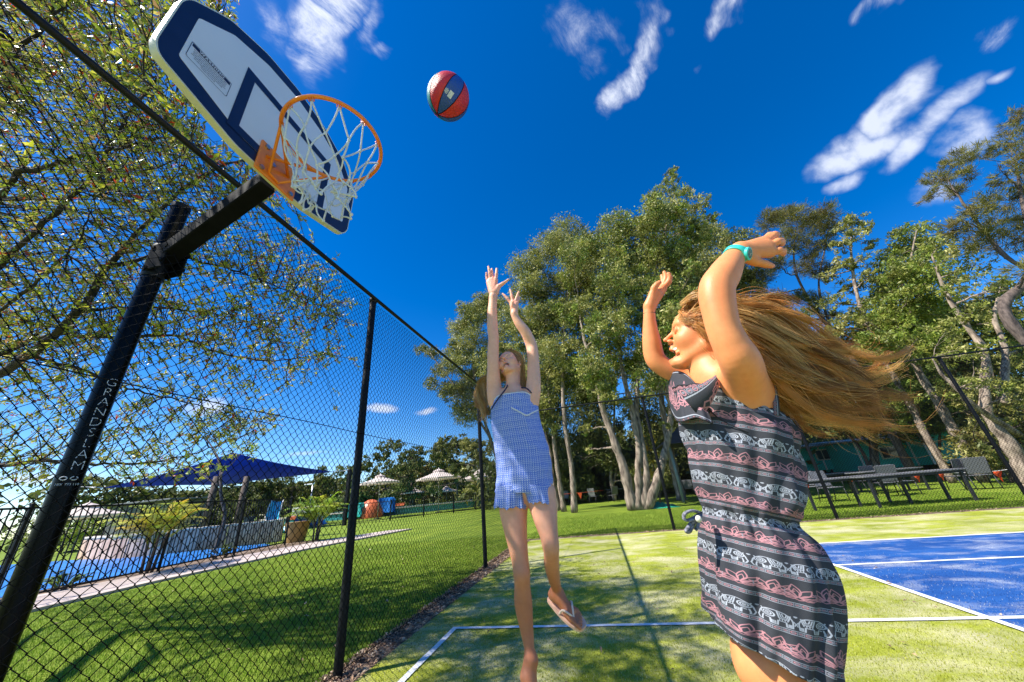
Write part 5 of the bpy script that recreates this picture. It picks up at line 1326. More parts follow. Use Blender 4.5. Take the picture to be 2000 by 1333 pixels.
# ---- printed cloth: rows of elephants and lotus flowers between dotted borders, drawn here stroke by stroke
def print_image():
    Wd, Hd = 1024, 1024        # one repeat: elephant row, border, lotus row, border
    Y, X = np.mgrid[0:Hd, 0:Wd].astype(np.float32); 
    base = np.array([.050, .053, .062]); img = np.tile(base, (Hd, Wd, 1)).astype(np.float32)
    def stroke(P, w, col, ox=0, oy=0, sx=1, sy=1, al=1.0):
        P = np.array(P, float) * (sx, sy) + (ox, oy)
        x0, y0 = P.min(0) - w - 3; x1, y1 = P.max(0) + w + 3
        for wrap in (-Wd, 0, Wd):
            a0, a1 = int(max(0, x0 + wrap)), int(min(Wd, x1 + wrap)); b0, b1 = int(max(0, y0)), int(min(Hd, y1))
            if a1 <= a0 or b1 <= b0: continue
            xx = X[b0:b1, a0:a1] - wrap; yy = Y[b0:b1, a0:a1]; d = np.full(xx.shape, 1e9, np.float32)
            for p, q in zip(P[:-1], P[1:]):
                e = q - p; t = np.clip(((xx - p[0]) * e[0] + (yy - p[1]) * e[1]) / (e @ e + 1e-9), 0, 1); d = np.minimum(d, np.hypot(xx - p[0] - t * e[0], yy - p[1] - t * e[1]))
            m = np.clip(w - d + .8, 0, 1)[..., None] * al; img[b0:b1, a0:a1] = img[b0:b1, a0:a1] * (1 - m) + np.array(col) * m
    def arc(cx, cy, rx, ry, a0, a1, n=18):
        t = np.radians(np.linspace(a0, a1, n)); return [(cx + rx * math.cos(q), cy + ry * math.sin(q)) for q in t]
    wh = (.40, .43, .48); pk = (.46, .22, .24); gy = (.25, .25, .29)
    # elephants: 230 wide, rows from y=610 to 960 (y up)
    for i in range(4):
        ox = 128 + i * 256; s = 1 if i % 2 == 0 else -1; oy = 640
        g = lambda P, w=5.5, c=wh, al=1.: stroke(P, w, c, ox, oy, s, 1, al)
        g(arc(0, 95, 108, 150, 0, 172, 30)); g([(-107, 110), (-118, 60), (-104, 10), (-84, 6), (-86, 40), (-78, 92)])
        g([(108, 95), (104, 10), (66, 6), (64, 78), (10, 86), (6, 8), (-34, 8), (-36, 84), (-62, 78)])
        g(arc(-52, 160, 42, 50, 0, 360, 26)); g(arc(-52, 160, 24, 30, 0, 360, 20), 4.5); g(arc(-52, 160, 8, 11, 0, 360, 10), 4)
        g([(6, 232), (18, 130), (78, 118), (92, 205)], 5); g([(20, 224), (32, 146), (68, 138), (80, 206)], 4); g([(36, 214), (44, 164), (60, 160), (66, 205)], 4)
        for q in range(4): g([(20 + q * 18, 96), (20 + q * 18, 118)], 3.5)
        for q in range(3): g([(78 + q * 8, 20), (80 + q * 8, 60)], 3); g([(-26 + q * 10, 20), (-26 + q * 10, 64)], 3)
        g([(112, 130), (126, 96), (118, 60)], 4); g([(-88, 200), (-92, 214)], 5)
        stroke([(0, 0), (-11, 12), (-5, 21), (0, 14), (5, 21), (11, 12), (0, 0)], 4.5, wh, ox + 128, oy + 205)
    # dotted borders
    for y0 in (8, 548):
        for dy in (0, 70): stroke([(-5, y0 + dy), (Wd + 5, y0 + dy)], 4.5, wh, al=.9)
        for i in range(20):
            cx = i * 51.2 + 25; stroke(arc(cx, y0 + 35, 16, 19, 0, 360, 14), 4, gy if i % 2 else pk, al=.9); stroke([(cx - 3, y0 + 35), (cx + 3, y0 + 35)], 7, pk if i % 2 else gy, al=.9); stroke([(cx + 25, y0 + 14), (cx + 25, y0 + 56)], 3, gy)
    # lotus flowers, alternately upright and tilted
    for i in range(5):
        ox = 102 + i * 204.8; oy = 120; tw = (-1) ** i * .16
        def g(P, w=5.5): P = np.array(P); stroke(np.stack([P[:, 0] + tw * P[:, 1], P[:, 1] + (0 if i % 2 else 25)], -1), w, pk, ox, oy)
        def petal(ang, ln, wd, bx=0, by=70):
            t = np.linspace(0, np.pi, 12); a = rad(ang); o = []
            for q in np.concatenate([t, t[::-1]]): pass
            u = np.linspace(0, 1, 12); L1 = np.stack([u * ln, np.sin(u * np.pi) * wd], -1); L2 = np.stack([u[::-1] * ln, -np.sin(u[::-1] * np.pi) * wd], -1); P = np.vstack([L1, L2])
            R_ = np.array([[math.cos(a), math.sin(a)], [-math.sin(a), math.cos(a)]]); return P @ R_ + (bx, by)
        g(petal(90, 230, 38)); g(petal(90, 150, 22), 4)
        for d in (-1, 1):
            g(petal(90 - d * 32, 195, 28, d * 8)); g(petal(90 - d * 60, 155, 22, d * 14)); g(petal(90 - d * 84, 118, 15, d * 16, 62)); g([(d * 10, 60), (d * 45, 30), (d * 88, 40), (d * 96, 62)], 5)
        g([(-34, 38), (0, 18), (34, 38)], 5)
        stroke([(ox + 102, 230), (ox + 102, 300)], 4, gy); 
    nzz = np.random.default_rng(5).normal(0, .012, (Hd, Wd, 1)); img = np.clip(img + nzz, 0, 1)
    im = bpy.data.images.new('elephant_print', Wd, Hd, float_buffer=True, is_data=True)
    px = np.ones((Hd, Wd, 4), np.float32); px[..., :3] = img; im.pixels.foreach_set(px.ravel()); im.update(); im.pack(); return im
def print_cloth():
    m, t, N, b = new_mat('elephant_print_cloth'); L = t.links
    uv = N.new('ShaderNodeUVMap'); uv.uv_map = 'UVMap'; mp = N.new('ShaderNodeMapping'); L.new(uv.outputs[0], mp.inputs[0])
    im = N.new('ShaderNodeTexImage'); im.image = print_image(); im.extension = 'REPEAT'; L.new(mp.outputs[0], im.inputs[0])
    L.new(im.outputs[0], b.inputs['Base Color']); b.inputs['Roughness'].default_value = .85; b.inputs['Specular IOR Level'].default_value = .2
    n = N.new('ShaderNodeTexNoise'); n.inputs['Scale'].default_value = 420; L.new(uv.outputs[0], n.inputs[0]); bp = N.new('ShaderNodeBump'); bp.inputs['Strength'].default_value = .2; bp.inputs['Distance'].default_value = .002
    L.new(n.outputs['Fac'], bp.inputs['Height']); L.new(bp.outputs[0], b.inputs['Normal'])
    tr_ = N.new('ShaderNodeBsdfTranslucent'); ms = N.new('ShaderNodeMixShader'); ms.inputs[0].default_value = .10
    L.new(im.outputs[0], tr_.inputs[0]); L.new(b.outputs[0], ms.inputs[1]); L.new(tr_.outputs[0], ms.inputs[2]); L.new(ms.outputs[0], N['Material Output'].inputs[0])
    return m
M['print_cloth'] = print_cloth()
# level lines of the dress: (left pixel, right pixel, half width across the body)
LV = [((1318, 757), (1516, 792), .118), ((1324, 782), (1535, 822), .128), ((1329, 807), (1556, 856), .133), ((1337, 847), (1563, 891), .134), ((1345, 886), (1569, 930), .134), ((1354, 923), (1572, 974), .132), ((1363, 960), (1568, 1010), .128), ((1370, 992), (1562, 1026), .122),
      ((1369, 1022), (1594, 1064), .136), ((1370, 1057), (1620, 1111), .152), ((1372, 1096), (1633, 1152), .160), ((1374, 1138), (1640, 1207), .165), ((1377, 1178), (1643, 1262), .168), ((1380, 1203), (1643, 1328), .170)]
rr = []
for l, r, d in LV:
    rr.append(fit_ring(l, r, d * .84, y2 + .01))
def foldC(u, v, V):
    f = .0045 * np.sin(u * 6 + 2.5 * np.sin(v * 5 + .5)) * (.4 + v) + .0034 * np.sin(u * 15 + v * 12) + .0030 * np.sin(u * 8 - v * 34 + 2 * np.sin(u * 2)) * np.exp(-((v - .3) / .22) ** 2)
    f += -.006 * np.exp(-((v - .55) / .035) ** 2) + .0026 * np.exp(-((v - .57) / .06) ** 2) * np.sin(u * 26 + 6 * np.sin(u * 3))
    sk = np.clip((v - .55) / .45, 0, 1)
    f += .0045 * np.sin(u * 11 + 1.5 * np.sin(v * 30)) * np.exp(-((v - .55) / .10) ** 2) + .0035 * np.sin(u * 3 + v * 26) * (v < .5)
    f += .007 * sk * np.sin(u * 4 + 1.0 + 4 * v) + .007 * sk * np.sin(u * 9 - 9 * v) + .003 * sk * np.sin(u * 21 + 12 * v) + .004 * sk 
    f += -.016 * np.exp(-(((u - 4.35) + (v - .80) * 3.2) / .22) ** 2) * np.exp(-((v - .80) / .08) ** 2)      # a sharp crease across the hip
    f += .012 * np.exp(-(((u - 4.45) + (v - .77) * 3.2) / .25) ** 2) * np.exp(-((v - .77) / .07) ** 2)
    return f
Cc, D2, u_, v_ = loft('x', G2, None, rr, 300, 14, fold=foldC)
nv, nu = D2.shape[:2]
# top edge: high at the front, up to the strap, dipping under the near arm, up again at the back
ks = np.array([0, .35, .9, 1.6, 2.4, 2.9, 3.4, 3.75, 4.05, 4.35, 4.75, 5.2, 5.7, 6.05, 6.2832])      # angle from the back through the far side to the front and the near side
kv = np.array([.55, .40, .35, .35, .10, .0, .0, .0, .05, .25, .60, .95, 1.2, .9, .55])
top = np.interp(u_, ks, kv)
for j in range(nu):
    src = np.linspace(top[j] * 14, nv - 1, nv); D2[:, j] = np.stack([np.interp(src, np.arange(nv), D2[:, j, a]) for a in range(3)], -1)
# band coordinate: the level index, so the printed rows follow the cloth
lev = np.stack([np.interp(np.linspace(top[j] * 14, nv - 1, nv), np.arange(nv), np.linspace(0, len(LV) - 1, nv)) for j in range(nu)], 1)
vb = (-(lev) * .5 + .30)          # one repeat of the print every two level lines
uvq = np.stack([np.tile((u_ / (2 * np.pi) * 3.0)[None], (nv, 1)), vb], -1)
DR = grid_obj('dress', D2, G2, M['print_cloth'], uv=uvq, thick=.0025)
b = MB(); b.tube(D2[0, :-1], .0026, 6, closed=True); b.obj('neck_binding', M['print_cloth'], DR)
M['black_edge'] = mat('black_edging', (.01, .01, .012), .7, .1, 50)
def on_dress(u, v, off=.004):
    r = Pd(u, v, 1) - CAM; P = D2.reshape(-1, 3) - CAM; t = P @ r / (r @ r); d = np.linalg.norm(P - t[:, None] * r, axis=1)
    ok = np.where(d < .010)[0]
    if len(ok) == 0: return Py(u, v, .94)
    k = ok[np.argmin(t[ok])]; return CAM + r * (t[k] - off)
# bodice strap over the near shoulder and the back strap
def ribbon(P, w, m, name, par, nrm_, n=24, thick=.002, uvw=(.0, .5), uvl=1.0, wprof=None):
    P = catmull(P, n); T = np.gradient(P, axis=0); T /= np.linalg.norm(T, axis=1)[:, None]
    S = np.cross(T, nrm_); S /= np.linalg.norm(S, axis=1)[:, None]; w = np.broadcast_to(w if wprof is None else wprof, (n,))
    V = np.stack([P - S * w[:, None] * .5, P + S * w[:, None] * .5], 1); t = np.linspace(0, 1, n)
    uv = np.stack([np.stack([t * uvl, np.full(n, uvw[0])], -1), np.stack([t * uvl, np.full(n, uvw[1])], -1)], 1)
    V3 = np.stack([V[:, 0], (V[:, 0] + V[:, 1]) / 2 + np.asarray(nrm_) * -.0015, V[:, 1]], 1); uv3 = np.stack([uv[:, 0], uv.mean(1), uv[:, 1]], 1)
    return grid_obj(name, V3, par, m, uv=uv3, thick=thick)
ribbon([Py(1345, 790, .955), Py(1366, 776, .94), Py(1384, 760, .935), Py(1396, 746, .945), Py(1402, 738, .975), Py(1412, 738, 1.02)], .03, M['print_cloth'], 'front_strap', DR, unit(CAM - Py(1390, 760, .95)), uvl=.5, uvw=(.02, .2), wprof=np.interp(np.linspace(0, 1, 24), [0, .4, .7, 1], [.085, .040, .018, .012]))
ribbon([Py(1517, 812, .965), Py(1516, 790, .965), Py(1513, 765, .975), Py(1509, 748, .99), Py(1495, 735, 1.02)], .012, M['print_cloth'], 'back_strap', DR, unit(CAM - Py(1514, 780, .96)), uvl=.5, uvw=(.02, .10))
ribbon([Py(1464, 796, .990), Py(1482, 799, .972), Py(1500, 805, .968), Py(1514, 815, .975)], .022, M['trim'], 'white_top', G2, unit(CAM - Py(1490, 800, .95)), wprof=np.interp(np.linspace(0, 1, 24), [0, .3, 1], [.004, .012, .018]))
# flounce falling from the far shoulder over the chest
def flounce():
    topP = catmull([Py(1345, 722, 1.10), Py(1328, 724, 1.12), Py(1313, 731, 1.14), Py(1308, 742, 1.16)], 12)[::-1]
    rowsF = []
    top_ = catmull([Py(1308, 733, 1.17), Py(1316, 727, 1.13), Py(1330, 727, 1.09), Py(1344, 735, 1.06), Py(1360, 752, 1.02)], 40)
    mid_ = catmull([Py(1304, 762, 1.18), Py(1311, 760, 1.10), Py(1326, 762, 1.03), Py(1350, 770, .985), Py(1374, 786, .955)], 40)
    bot_ = catmull([Py(1311, 800, 1.15), Py(1322, 822, 1.06), Py(1338, 822, .985), Py(1362, 816, .945), Py(1392, 828, .925)], 40)
    t = np.linspace(0, 1, 24)[:, None, None]; V = (1 - t) ** 2 * top_ + 2 * t * (1 - t) * mid_ + t * t * bot_
    u = np.linspace(0, 1, 40); V = V + (unit(CAM - Py(1340, 780, 1.0)) * 1.0)[None, None] * (.010 * np.sin(u * 15 + 1)[None, :, None] * t ** 1.2 + .004 * np.sin(u * 31)[None, :, None] * t)
    uv = np.stack([np.tile(u * .9, (24, 1)), np.tile(.55 - t[:, 0] * .50, (1, 40))], -1)
    o = grid_obj('shoulder_flounce', V, DR, M['print_cloth'], uv=uv, thick=.002)
    b = MB(); b.tube(np.vstack([V[::-1, 0], V[0], V[:, -1]])[::1], .0016, 5); b.obj('black_edging', M['black_edge'], o)
    b = MB(); b.tube(V[-1], .0016, 5); b.obj('black_edging', M['black_edge'], o)
flounce()
b = MB(); b.tube([on_dress(u, v, .003) for u, v in ((1384, 800), (1400, 815), (1420, 827), (1440, 836), (1462, 846))], .0014, 5); b.obj('black_edging', M['black_edge'], DR)
# waist cord tied at the front
for P_, r_ in (([(1368, 1002, .98), (1352, 998, .96), (1338, 1003, .95), (1336, 1014, .95), (1348, 1016, .955), (1366, 1006, .975)], .0062), ([(1368, 1004, .98), (1356, 1014, .965), (1344, 1030, .955), (1340, 1038, .955), (1348, 1038, .955), (1356, 1022, .965), (1369, 1008, .975)], .0055),
               ([(1369, 1004, .975), (1366, 1016, .965), (1362, 1030, .96), (1358, 1036, .96)], .0045)):
    b = MB(); b.tube(catmull([Py(*q) for q in P_], 26), r_, 8, flat=.55); b.obj('waist_tie', M['cord'] if 'cord' in M else M.setdefault('cord', mat('grey_cord', (.10, .10, .13), .8, .5, 160, .6, 300, color2=(.34, .34, .40))), DR)
b = MB(); b.sphere(Py(1364, 1014, .955), .0075, 12, 8); b.obj('bead', M['board_edge'], DR)
# ------------------------------------------------------------------ trees
M['leaf'] = mat('gum_leaf', (1, 1, 1), .5, .10, .6, tint=True, trans=.30, spec=.35)
M['needle'] = mat('casuarina_needle', (1, 1, 1), .7, .10, .6, tint=True, trans=.2, spec=.2)
M['leaf_near'] = mat('glossy_leaf', (1, 1, 1), .38, .10, 30, tint=True, trans=.45, spec=.45)
GUM = [(.27, .28, .055), (.20, .215, .05), (.35, .345, .085), (.14, .165, .04), (.46, .43, .14)]
GUMG = [(.19, .26, .035), (.25, .31, .045), (.14, .19, .03), (.31, .34, .06)]
CAS = [(.17, .165, .035), (.12, .125, .03), (.23, .21, .05), (.18, .14, .045)]
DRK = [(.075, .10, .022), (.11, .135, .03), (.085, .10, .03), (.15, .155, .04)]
MIXG = [(.17, .19, .04), (.12, .15, .03), (.23, .235, .055), (.10, .12, .028)]
def leaves(C, rad_, n, size, cols, R_, kind='leaf', flat=.8, sub=22, spread=.24, tintv=.22, aspect=.36):
    """leaf shaped faces in sprays inside an ellipsoid: returns V, C"""
    m = max(1, n // sub)
    d = R_.normal(0, 1, (m, 3)); d /= np.linalg.norm(d, axis=1)[:, None]; rr = R_.random(m) ** .42
    cen = C + d * rr[:, None] * np.array([rad_, rad_, rad_ * flat])
    tw = np.array(cols)[R_.integers(0, len(cols), m)] * R_.uniform(1 - tintv, 1 + tintv, (m, 1))
    k = R_.integers(0, m, n); s = size * R_.uniform(.6, 1.35, n)
    P = cen[k] + R_.normal(0, 1, (n, 3)) * np.array([1, 1, .8]) * spread * rad_ * .55
    a = R_.normal(0, 1, (n, 3)); 
    if kind == 'needle': a = a * .55 + (P - C) / rad_ * 1.0 + np.array([0, 0, .35])
    else: a = a + np.array([0, 0, -.45])
    a /= np.linalg.norm(a, axis=1)[:, None]
    b = np.cross(a, R_.normal(0, 1, (n, 3))); b /= np.linalg.norm(b, axis=1)[:, None] + 1e-9
    w = s * aspect * (.30 if kind == 'needle' else 1)
    L_ = s * (1.9 if kind == 'needle' else 1)
    V = np.stack([P - a * L_[:, None] * .5, P - b * w[:, None] * .5, P + a * L_[:, None] * .5, P + b * w[:, None] * .5], 1).reshape(-1, 3)
    return V, np.repeat(tw[k] * R_.uniform(.85, 1.18, (n, 1)), 4, 0)
def limb_pts(a, b, R_, n=8, wob=.05, sag=0.0):
    a = np.asarray(a, float); b = np.asarray(b, float); L_ = np.linalg.norm(b - a); t = np.linspace(0, 1, n)[:, None]
    m = (a + b) / 2 + R_.normal(0, wob, 3) * L_ + np.array([0, 0, -sag * L_]); P = (1 - t) ** 2 * a + 2 * t * (1 - t) * m + t * t * b
    P[1:-1] += R_.normal(0, wob * .12 * L_, (n - 2, 3)); return P
def make_tree(name, label, trunks, clusters, leaf, bark, seed, cat='tree', group=None, leafmat='leaf', n_per=None, size=.13, kind='leaf', base=None, twigs=3, flat=.8, spread=.24, dens=1.0, aspect=.36):
    """trunks: list of (polyline in world, radii); clusters: (centre, radius)"""
    R_ = np.random.default_rng(seed)
    base = np.array(base if base is not None else trunks[0][0][0], float)
    root = tag(empty(name, base), label, cat, group)
    tm = MB(); skel = []
    for P, r in trunks:
        n = max(10, len(P) * 5); Pc = catmull(P, n); Pc[2:-1] += np.cumsum(R_.normal(0, .016, (n - 3, 3)), 0) * np.array([1, 1, .2]) * np.sin(np.linspace(0, np.pi, n - 3))[:, None]; out_scale = 1.0; rc = np.interp(np.linspace(0, 1, n), np.linspace(0, 1, len(r)), r) * .62 * (1 + .10 * np.sin(np.arange(n) * 1.9 + seed)) * R_.uniform(.9, 1.12, n); tm.tube(Pc, rc, 9)
        skel += [(p, q) for p, q in zip(Pc[int(n * .25):], rc[int(n * .25):])]
    SP = np.array([p for p, q in skel]); SR = np.array([q for p, q in skel])
    to = tm.obj('trunk', bark, root)
    bm_ = MB(); Vs = []; Cs = []
    for c, r in clusters:
        c = np.asarray(c, float); d = np.linalg.norm(SP - c, axis=1) + np.maximum(0, SP[:, 2] - c[2]) * 1.5; k = int(np.argmin(d))
        P = limb_pts(SP[k], c, R_, 9, .10); r0 = min(SR[k] * .6, .035 + .018 * np.linalg.norm(SP[k] - c)); bm_.tube(P, np.linspace(r0, r0 * .25, 9), 5)
        for _ in range(twigs):
            e = c + R_.normal(0, 1, 3) * r * .55; j = R_.integers(3, 8); bm_.tube(limb_pts(P[j], e, R_, 5, .12), np.linspace(r0 * .38, r0 * .10, 5), 4)
        n = int((n_per or 520) * dens * (r / 1.2) ** 2); V, C_ = leaves(c, r, n, size, leaf, R_, kind, flat, spread=spread, aspect=aspect); Vs.append(V); Cs.append(C_)
    if bm_.n: bm_.obj('branches', bark, root)['kind'] = 'stuff'
    V = np.concatenate(Vs) - base; i = np.arange(len(V) // 4)[:, None] * 4
    o = link('crown', quick_mesh('crown', V, i + np.array([[0, 1, 2, 3]]), False, col=np.concatenate(Cs), mats=[M[leafmat]]), root)
    return root
def px_clusters(L, y, R_, jit=.0):
    """(u, v, radius in photo px) blobs of foliage standing y metres up the court"""
    out_ = []
    for q in L:
        u, v, r = q[:3]; yy = y + (q[3] if len(q) > 3 else R_.uniform(-1, 1) * jit); p = Py(u, v, yy); out_.append((p, r * depth_of(p) / FPX))
    return out_
def fill_blob(poly, n, rpx, R_):
    """n spots spread evenly inside a polygon of photo pixels"""
    poly = np.array(poly, float); lo = poly.min(0); hi = poly.max(0); out_ = []
    def inside(p):
        x, y = p; c = False; j = len(poly) - 1
        for i in range(len(poly)):
            if (poly[i][1] > y) != (poly[j][1] > y) and x < (poly[j][0] - poly[i][0]) * (y - poly[i][1]) / (poly[j][1] - poly[i][1] + 1e-9) + poly[i][0]: c = not c
            j = i
        return c
    tries = 0
    while len(out_) < n and tries < n * 60:
        tries += 1; p = R_.uniform(lo, hi)
        if not inside(p): continue
        if out_ and min(np.hypot(p[0] - q[0], p[1] - q[1]) for q in out_) < rpx * .62 * (1 - tries / (n * 90)): continue
        out_.append((p[0], p[1], rpx * R_.uniform(.5, 1.3)))
    return out_
def TP(L, y0=None):
    return [Py(u, v, y) for u, v, y in L]
rt = np.random.default_rng(99)
# paperbarks beyond the far fence, each placed on the ground where it stands
def G(u, v): return Pz(u, v, 0.0)
b0 = G(1242, 997)
yb = b0[1]
make_tree('paperbark_tree', 'huge many stemmed paperbark, pale stems fanning from one base behind the far fence',
    [(TP([(1236, 996, yb), (1222, 930, yb), (1205, 870, yb), (1180, 800, yb), (1165, 740, yb - .5), (1140, 660, yb - .6), (1130, 600, yb)]), [.42, .34, .30, .24, .17, .12, .05]),
     (TP([(1246, 997, yb), (1247, 930, yb), (1246, 880, yb), (1232, 800, yb), (1215, 720, yb + .4), (1205, 620, yb + .5), (1215, 520, yb + .4)]), [.36, .28, .23, .20, .17, .12, .05]),
     (TP([(1256, 997, yb), (1262, 930, yb), (1256, 880, yb), (1243, 780, yb + .3), (1250, 700, yb + .7), (1262, 600, yb + .8), (1290, 480, yb + .8), (1318, 380, yb + .8)]), [.33, .25, .20, .17, .15, .12, .09, .03]),
     (TP([(1262, 996, yb), (1290, 920, yb), (1307, 860, yb), (1312, 800, yb), (1300, 720, yb - .3), (1308, 640, yb - .3), (1340, 540, yb)]), [.40, .28, .22, .19, .16, .11, .04])],
    px_clusters([(1312, 345, 18), (1300, 372, 22), (1335, 380, 20), (1270, 395, 22), (1365, 400, 22), (1290, 410, 26), (1320, 420, 26), (1390, 425, 16), (1350, 440, 26), (1260, 440, 26), (1150, 880, 12), (1145, 840, 15), (1190, 820, 14), (1218, 785, 18), (1272, 762, 18), (1292, 730, 20), (1165, 765, 20), (1322, 762, 16), (1205, 860, 10), (1300, 830, 12)] +
                fill_blob([(1245, 420), (1300, 395), (1370, 410), (1395, 440), (1370, 490), (1350, 560), (1355, 640), (1330, 700), (1290, 720), (1230, 760), (1170, 770), (1110, 740), (1090, 660), (1080, 560), (1110, 470), (1180, 450)], 74, 34, rt), yb, rt, 2.2),
    GUM + GUMG[:2], M['bark'], 11, n_per=2300, size=.17)
bA = G(1122, 1002); ya = bA[1]
make_tree('paperbark_tree', 'slim straight paperbark just left of the many stemmed one', [(TP([(1122, 1002, ya), (1118, 930, ya), (1108, 860, ya), (1100, 800, ya), (1096, 720, ya), (1102, 640, ya), (1110, 560, ya)]), [.26, .22, .20, .18, .15, .12, .04])],
    px_clusters(fill_blob([(1030, 500), (1080, 450), (1150, 430), (1160, 520), (1120, 640), (1110, 760), (1060, 760), (1020, 640), (1005, 540)], 30, 34, rt), ya, rt, 1.5), GUM, M['bark'], 12, n_per=2300, size=.17)
bB = G(1100, 1000); yB = bB[1]
make_tree('paperbark_tree', 'twin stemmed paperbark nearest the girl in blue, dark bark on its shaded side',
    [(TP([(1102, 1000, yB), (1090, 930, yB), (1078, 860, yB), (1070, 790, yB), (1062, 700, yB), (1050, 620, yB)]), [.24, .20, .18, .15, .11, .04]), (TP([(1092, 998, yB), (1080, 940, yB), (1072, 870, yB), (1040, 760, yB + .5), (1020, 680, yB + .5)]), [.18, .15, .13, .10, .04])],
    px_clusters(fill_blob([(1000, 620), (1050, 560), (1100, 640), (1095, 760), (1080, 830), (1040, 840), (1000, 760)], 18, 32, rt), yB, rt, 1.2), GUM + DRK[:1], M['bark'], 13, n_per=2200, size=.17)
bE = G(985, 992); yE = min(bE[1], 27)
make_tree('gum_tree', 'spreading gum with ragged crown left of the raised arms, above the side fence',
    [(TP([(992, 985, yE), (972, 900, yE), (950, 830, yE), (930, 760, yE), (925, 690, yE), (940, 640, yE)]), [.30, .24, .20, .16, .12, .05]), (TP([(960, 860, yE), (915, 790, yE), (870, 730, yE), (840, 690, yE)]), [.17, .14, .10, .04])],
    px_clusters([(822, 682, 15), (845, 690, 18), (860, 720, 20), (845, 750, 18), (870, 765, 20), (905, 600, 16), (925, 615, 20), (900, 640, 22), (940, 585, 18)] +
                fill_blob([(890, 620), (950, 580), (1010, 600), (1020, 700), (1000, 800), (950, 830), (890, 800), (850, 730), (860, 670)], 34, 27, rt), yE, rt, 1.8), GUM, M['bark'], 14, n_per=2100, size=.18)
bD = G(1328, 978); yD = bD[1]
make_tree('gum_tree', 'thick grey trunked gum leaning behind the small dark roof', [(TP([(1332, 978, yD), (1318, 920, yD), (1305, 860, yD), (1290, 780, yD), (1285, 700, yD), (1310, 620, yD), (1350, 540, yD)]), [.42, .36, .32, .26, .20, .15, .05])],
    px_clusters(fill_blob([(1340, 480), (1400, 440), (1450, 450), (1460, 560), (1400, 620), (1380, 700), (1330, 720), (1320, 600)], 26, 34, rt), yD, rt, 2), GUM, M['bark'], 15, n_per=2200, size=.18)
# the stand on the right, verticals lean with the wide lens
def lean(u0, v0, vs, y, du=0):
    """pixels up a plumb trunk whose foot is seen at (u0,v0)"""
    g = np.array(Py(u0, v0, y)); out_ = []
    for i, v in enumerate(vs):
        lo_, hi_ = 0.0, 60.0
        for _ in range(40):
            z = (lo_ + hi_) / 2; c = RM @ (np.array([g[0], g[1], z]) - CAM); vv = 666.5 + FPX * c[1] / c[2]
            if vv > v: lo_ = z
            else: hi_ = z
        out_.append(np.array([g[0] + du * i, g[1], z]))
    return out_
y5 = 21.0
make_tree('casuarina_tree', 'feathery dark casuarina behind the raised watch hand', [(lean(1800, 957, [957, 860, 780, 700], y5) + TP([(1625, 650, y5), (1580, 590, y5), (1550, 520, y5), (1555, 440, y5)]), [.30, .26, .23, .20, .17, .13, .09, .03]), (TP([(1628, 655, y5), (1600, 560, y5 + .5), (1612, 480, y5 + .5), (1620, 430, y5 + .5)]), [.12, .09, .06, .02])],
    px_clusters([(1505, 430, 24), (1530, 420, 26), (1555, 425, 28), (1580, 440, 28), (1610, 420, 26), (1625, 445, 22), (1500, 470, 26), (1545, 470, 30), (1590, 480, 30), (1520, 510, 24), (1575, 520, 26), (1610, 530, 22), (1490, 540, 26), (1470, 580, 30), (1510, 590, 26), (1560, 580, 22), (1600, 590, 24), (1620, 620, 20), (1475, 620, 24)], y5, rt, 1.5),
    CAS, M['dark_bark'], 16, n_per=3000, size=.20, kind='needle', leafmat='needle')
y6 = 19.0
make_tree('gum_tree', 'slender pale gum with a small top between the casuarina and the bushy gum', [(lean(1868, 955, [955, 880, 800, 720], y6) + TP([(1695, 650, y6), (1668, 570, y6), (1660, 500, y6), (1665, 430, y6)]), [.24, .22, .19, .17, .15, .12, .09, .03])],
    px_clusters([(1668, 425, 18), (1650, 440, 20), (1690, 445, 18), (1665, 465, 22), (1640, 480, 18), (1700, 480, 16), (1675, 510, 20), (1640, 520, 20), (1615, 540, 18), (1700, 540, 18), (1660, 560, 22), (1630, 590, 22), (1690, 600, 24), (1650, 630, 26), (1700, 650, 26), (1620, 650, 22)], y6, rt, 1.2), GUM, M['bark'], 17, n_per=2200, size=.16)
y7 = 18.0
make_tree('gum_tree', 'bushy green gum in the middle of the right hand stand', [(lean(1935, 962, [962, 880, 800, 720, 650], y7) + TP([(1790, 590, y7), (1780, 520, y7), (1790, 450, y7)]), [.30, .27, .24, .22, .2, .16, .1, .03])],
    px_clusters(fill_blob([(1740, 470), (1780, 430), (1820, 440), (1850, 500), (1850, 600), (1830, 700), (1760, 720), (1700, 690), (1690, 620), (1715, 540)], 44, 32, rt), y7, rt, 1.6), GUMG + GUM[:2], M['bark'], 18, n_per=2400, size=.15)
y8 = 14.5
make_tree('paperbark_tree', 'pink barked paperbark with bare twisting limbs at the right edge', [(lean(2030, 965, [975, 930, 870, 800], y8) + TP([(1925, 700, y8), (1880, 620, y8), (1845, 560, y8), (1820, 500, y8)]), [.42, .36, .28, .22, .17, .13, .10, .04]), (TP([(1960, 790, y8), (1960, 690, y8 + .4), (1940, 610, y8 + .4), (1965, 540, y8 + .4)]), [.18, .14, .10, .04]), (TP([(1990, 850, y8), (1900, 790, y8 - .5), (1850, 740, y8 - .6), (1820, 700, y8 - .6)]), [.15, .11, .07, .03])],
    px_clusters([(1830, 480, 26), (1860, 500, 30), (1900, 520, 30), (1870, 560, 28), (1935, 560, 30), (1975, 560, 30), (1900, 610, 30), (1850, 640, 30), (1960, 630, 34), (1900, 680, 32), (1990, 690, 34), (1840, 700, 28), (1930, 740, 32), (1870, 760, 30), (1990, 770, 34)], y8, rt, 1.4), GUM + GUMG[2:], M['bark'], 19, n_per=2300, size=.12)
y9 = 12.6
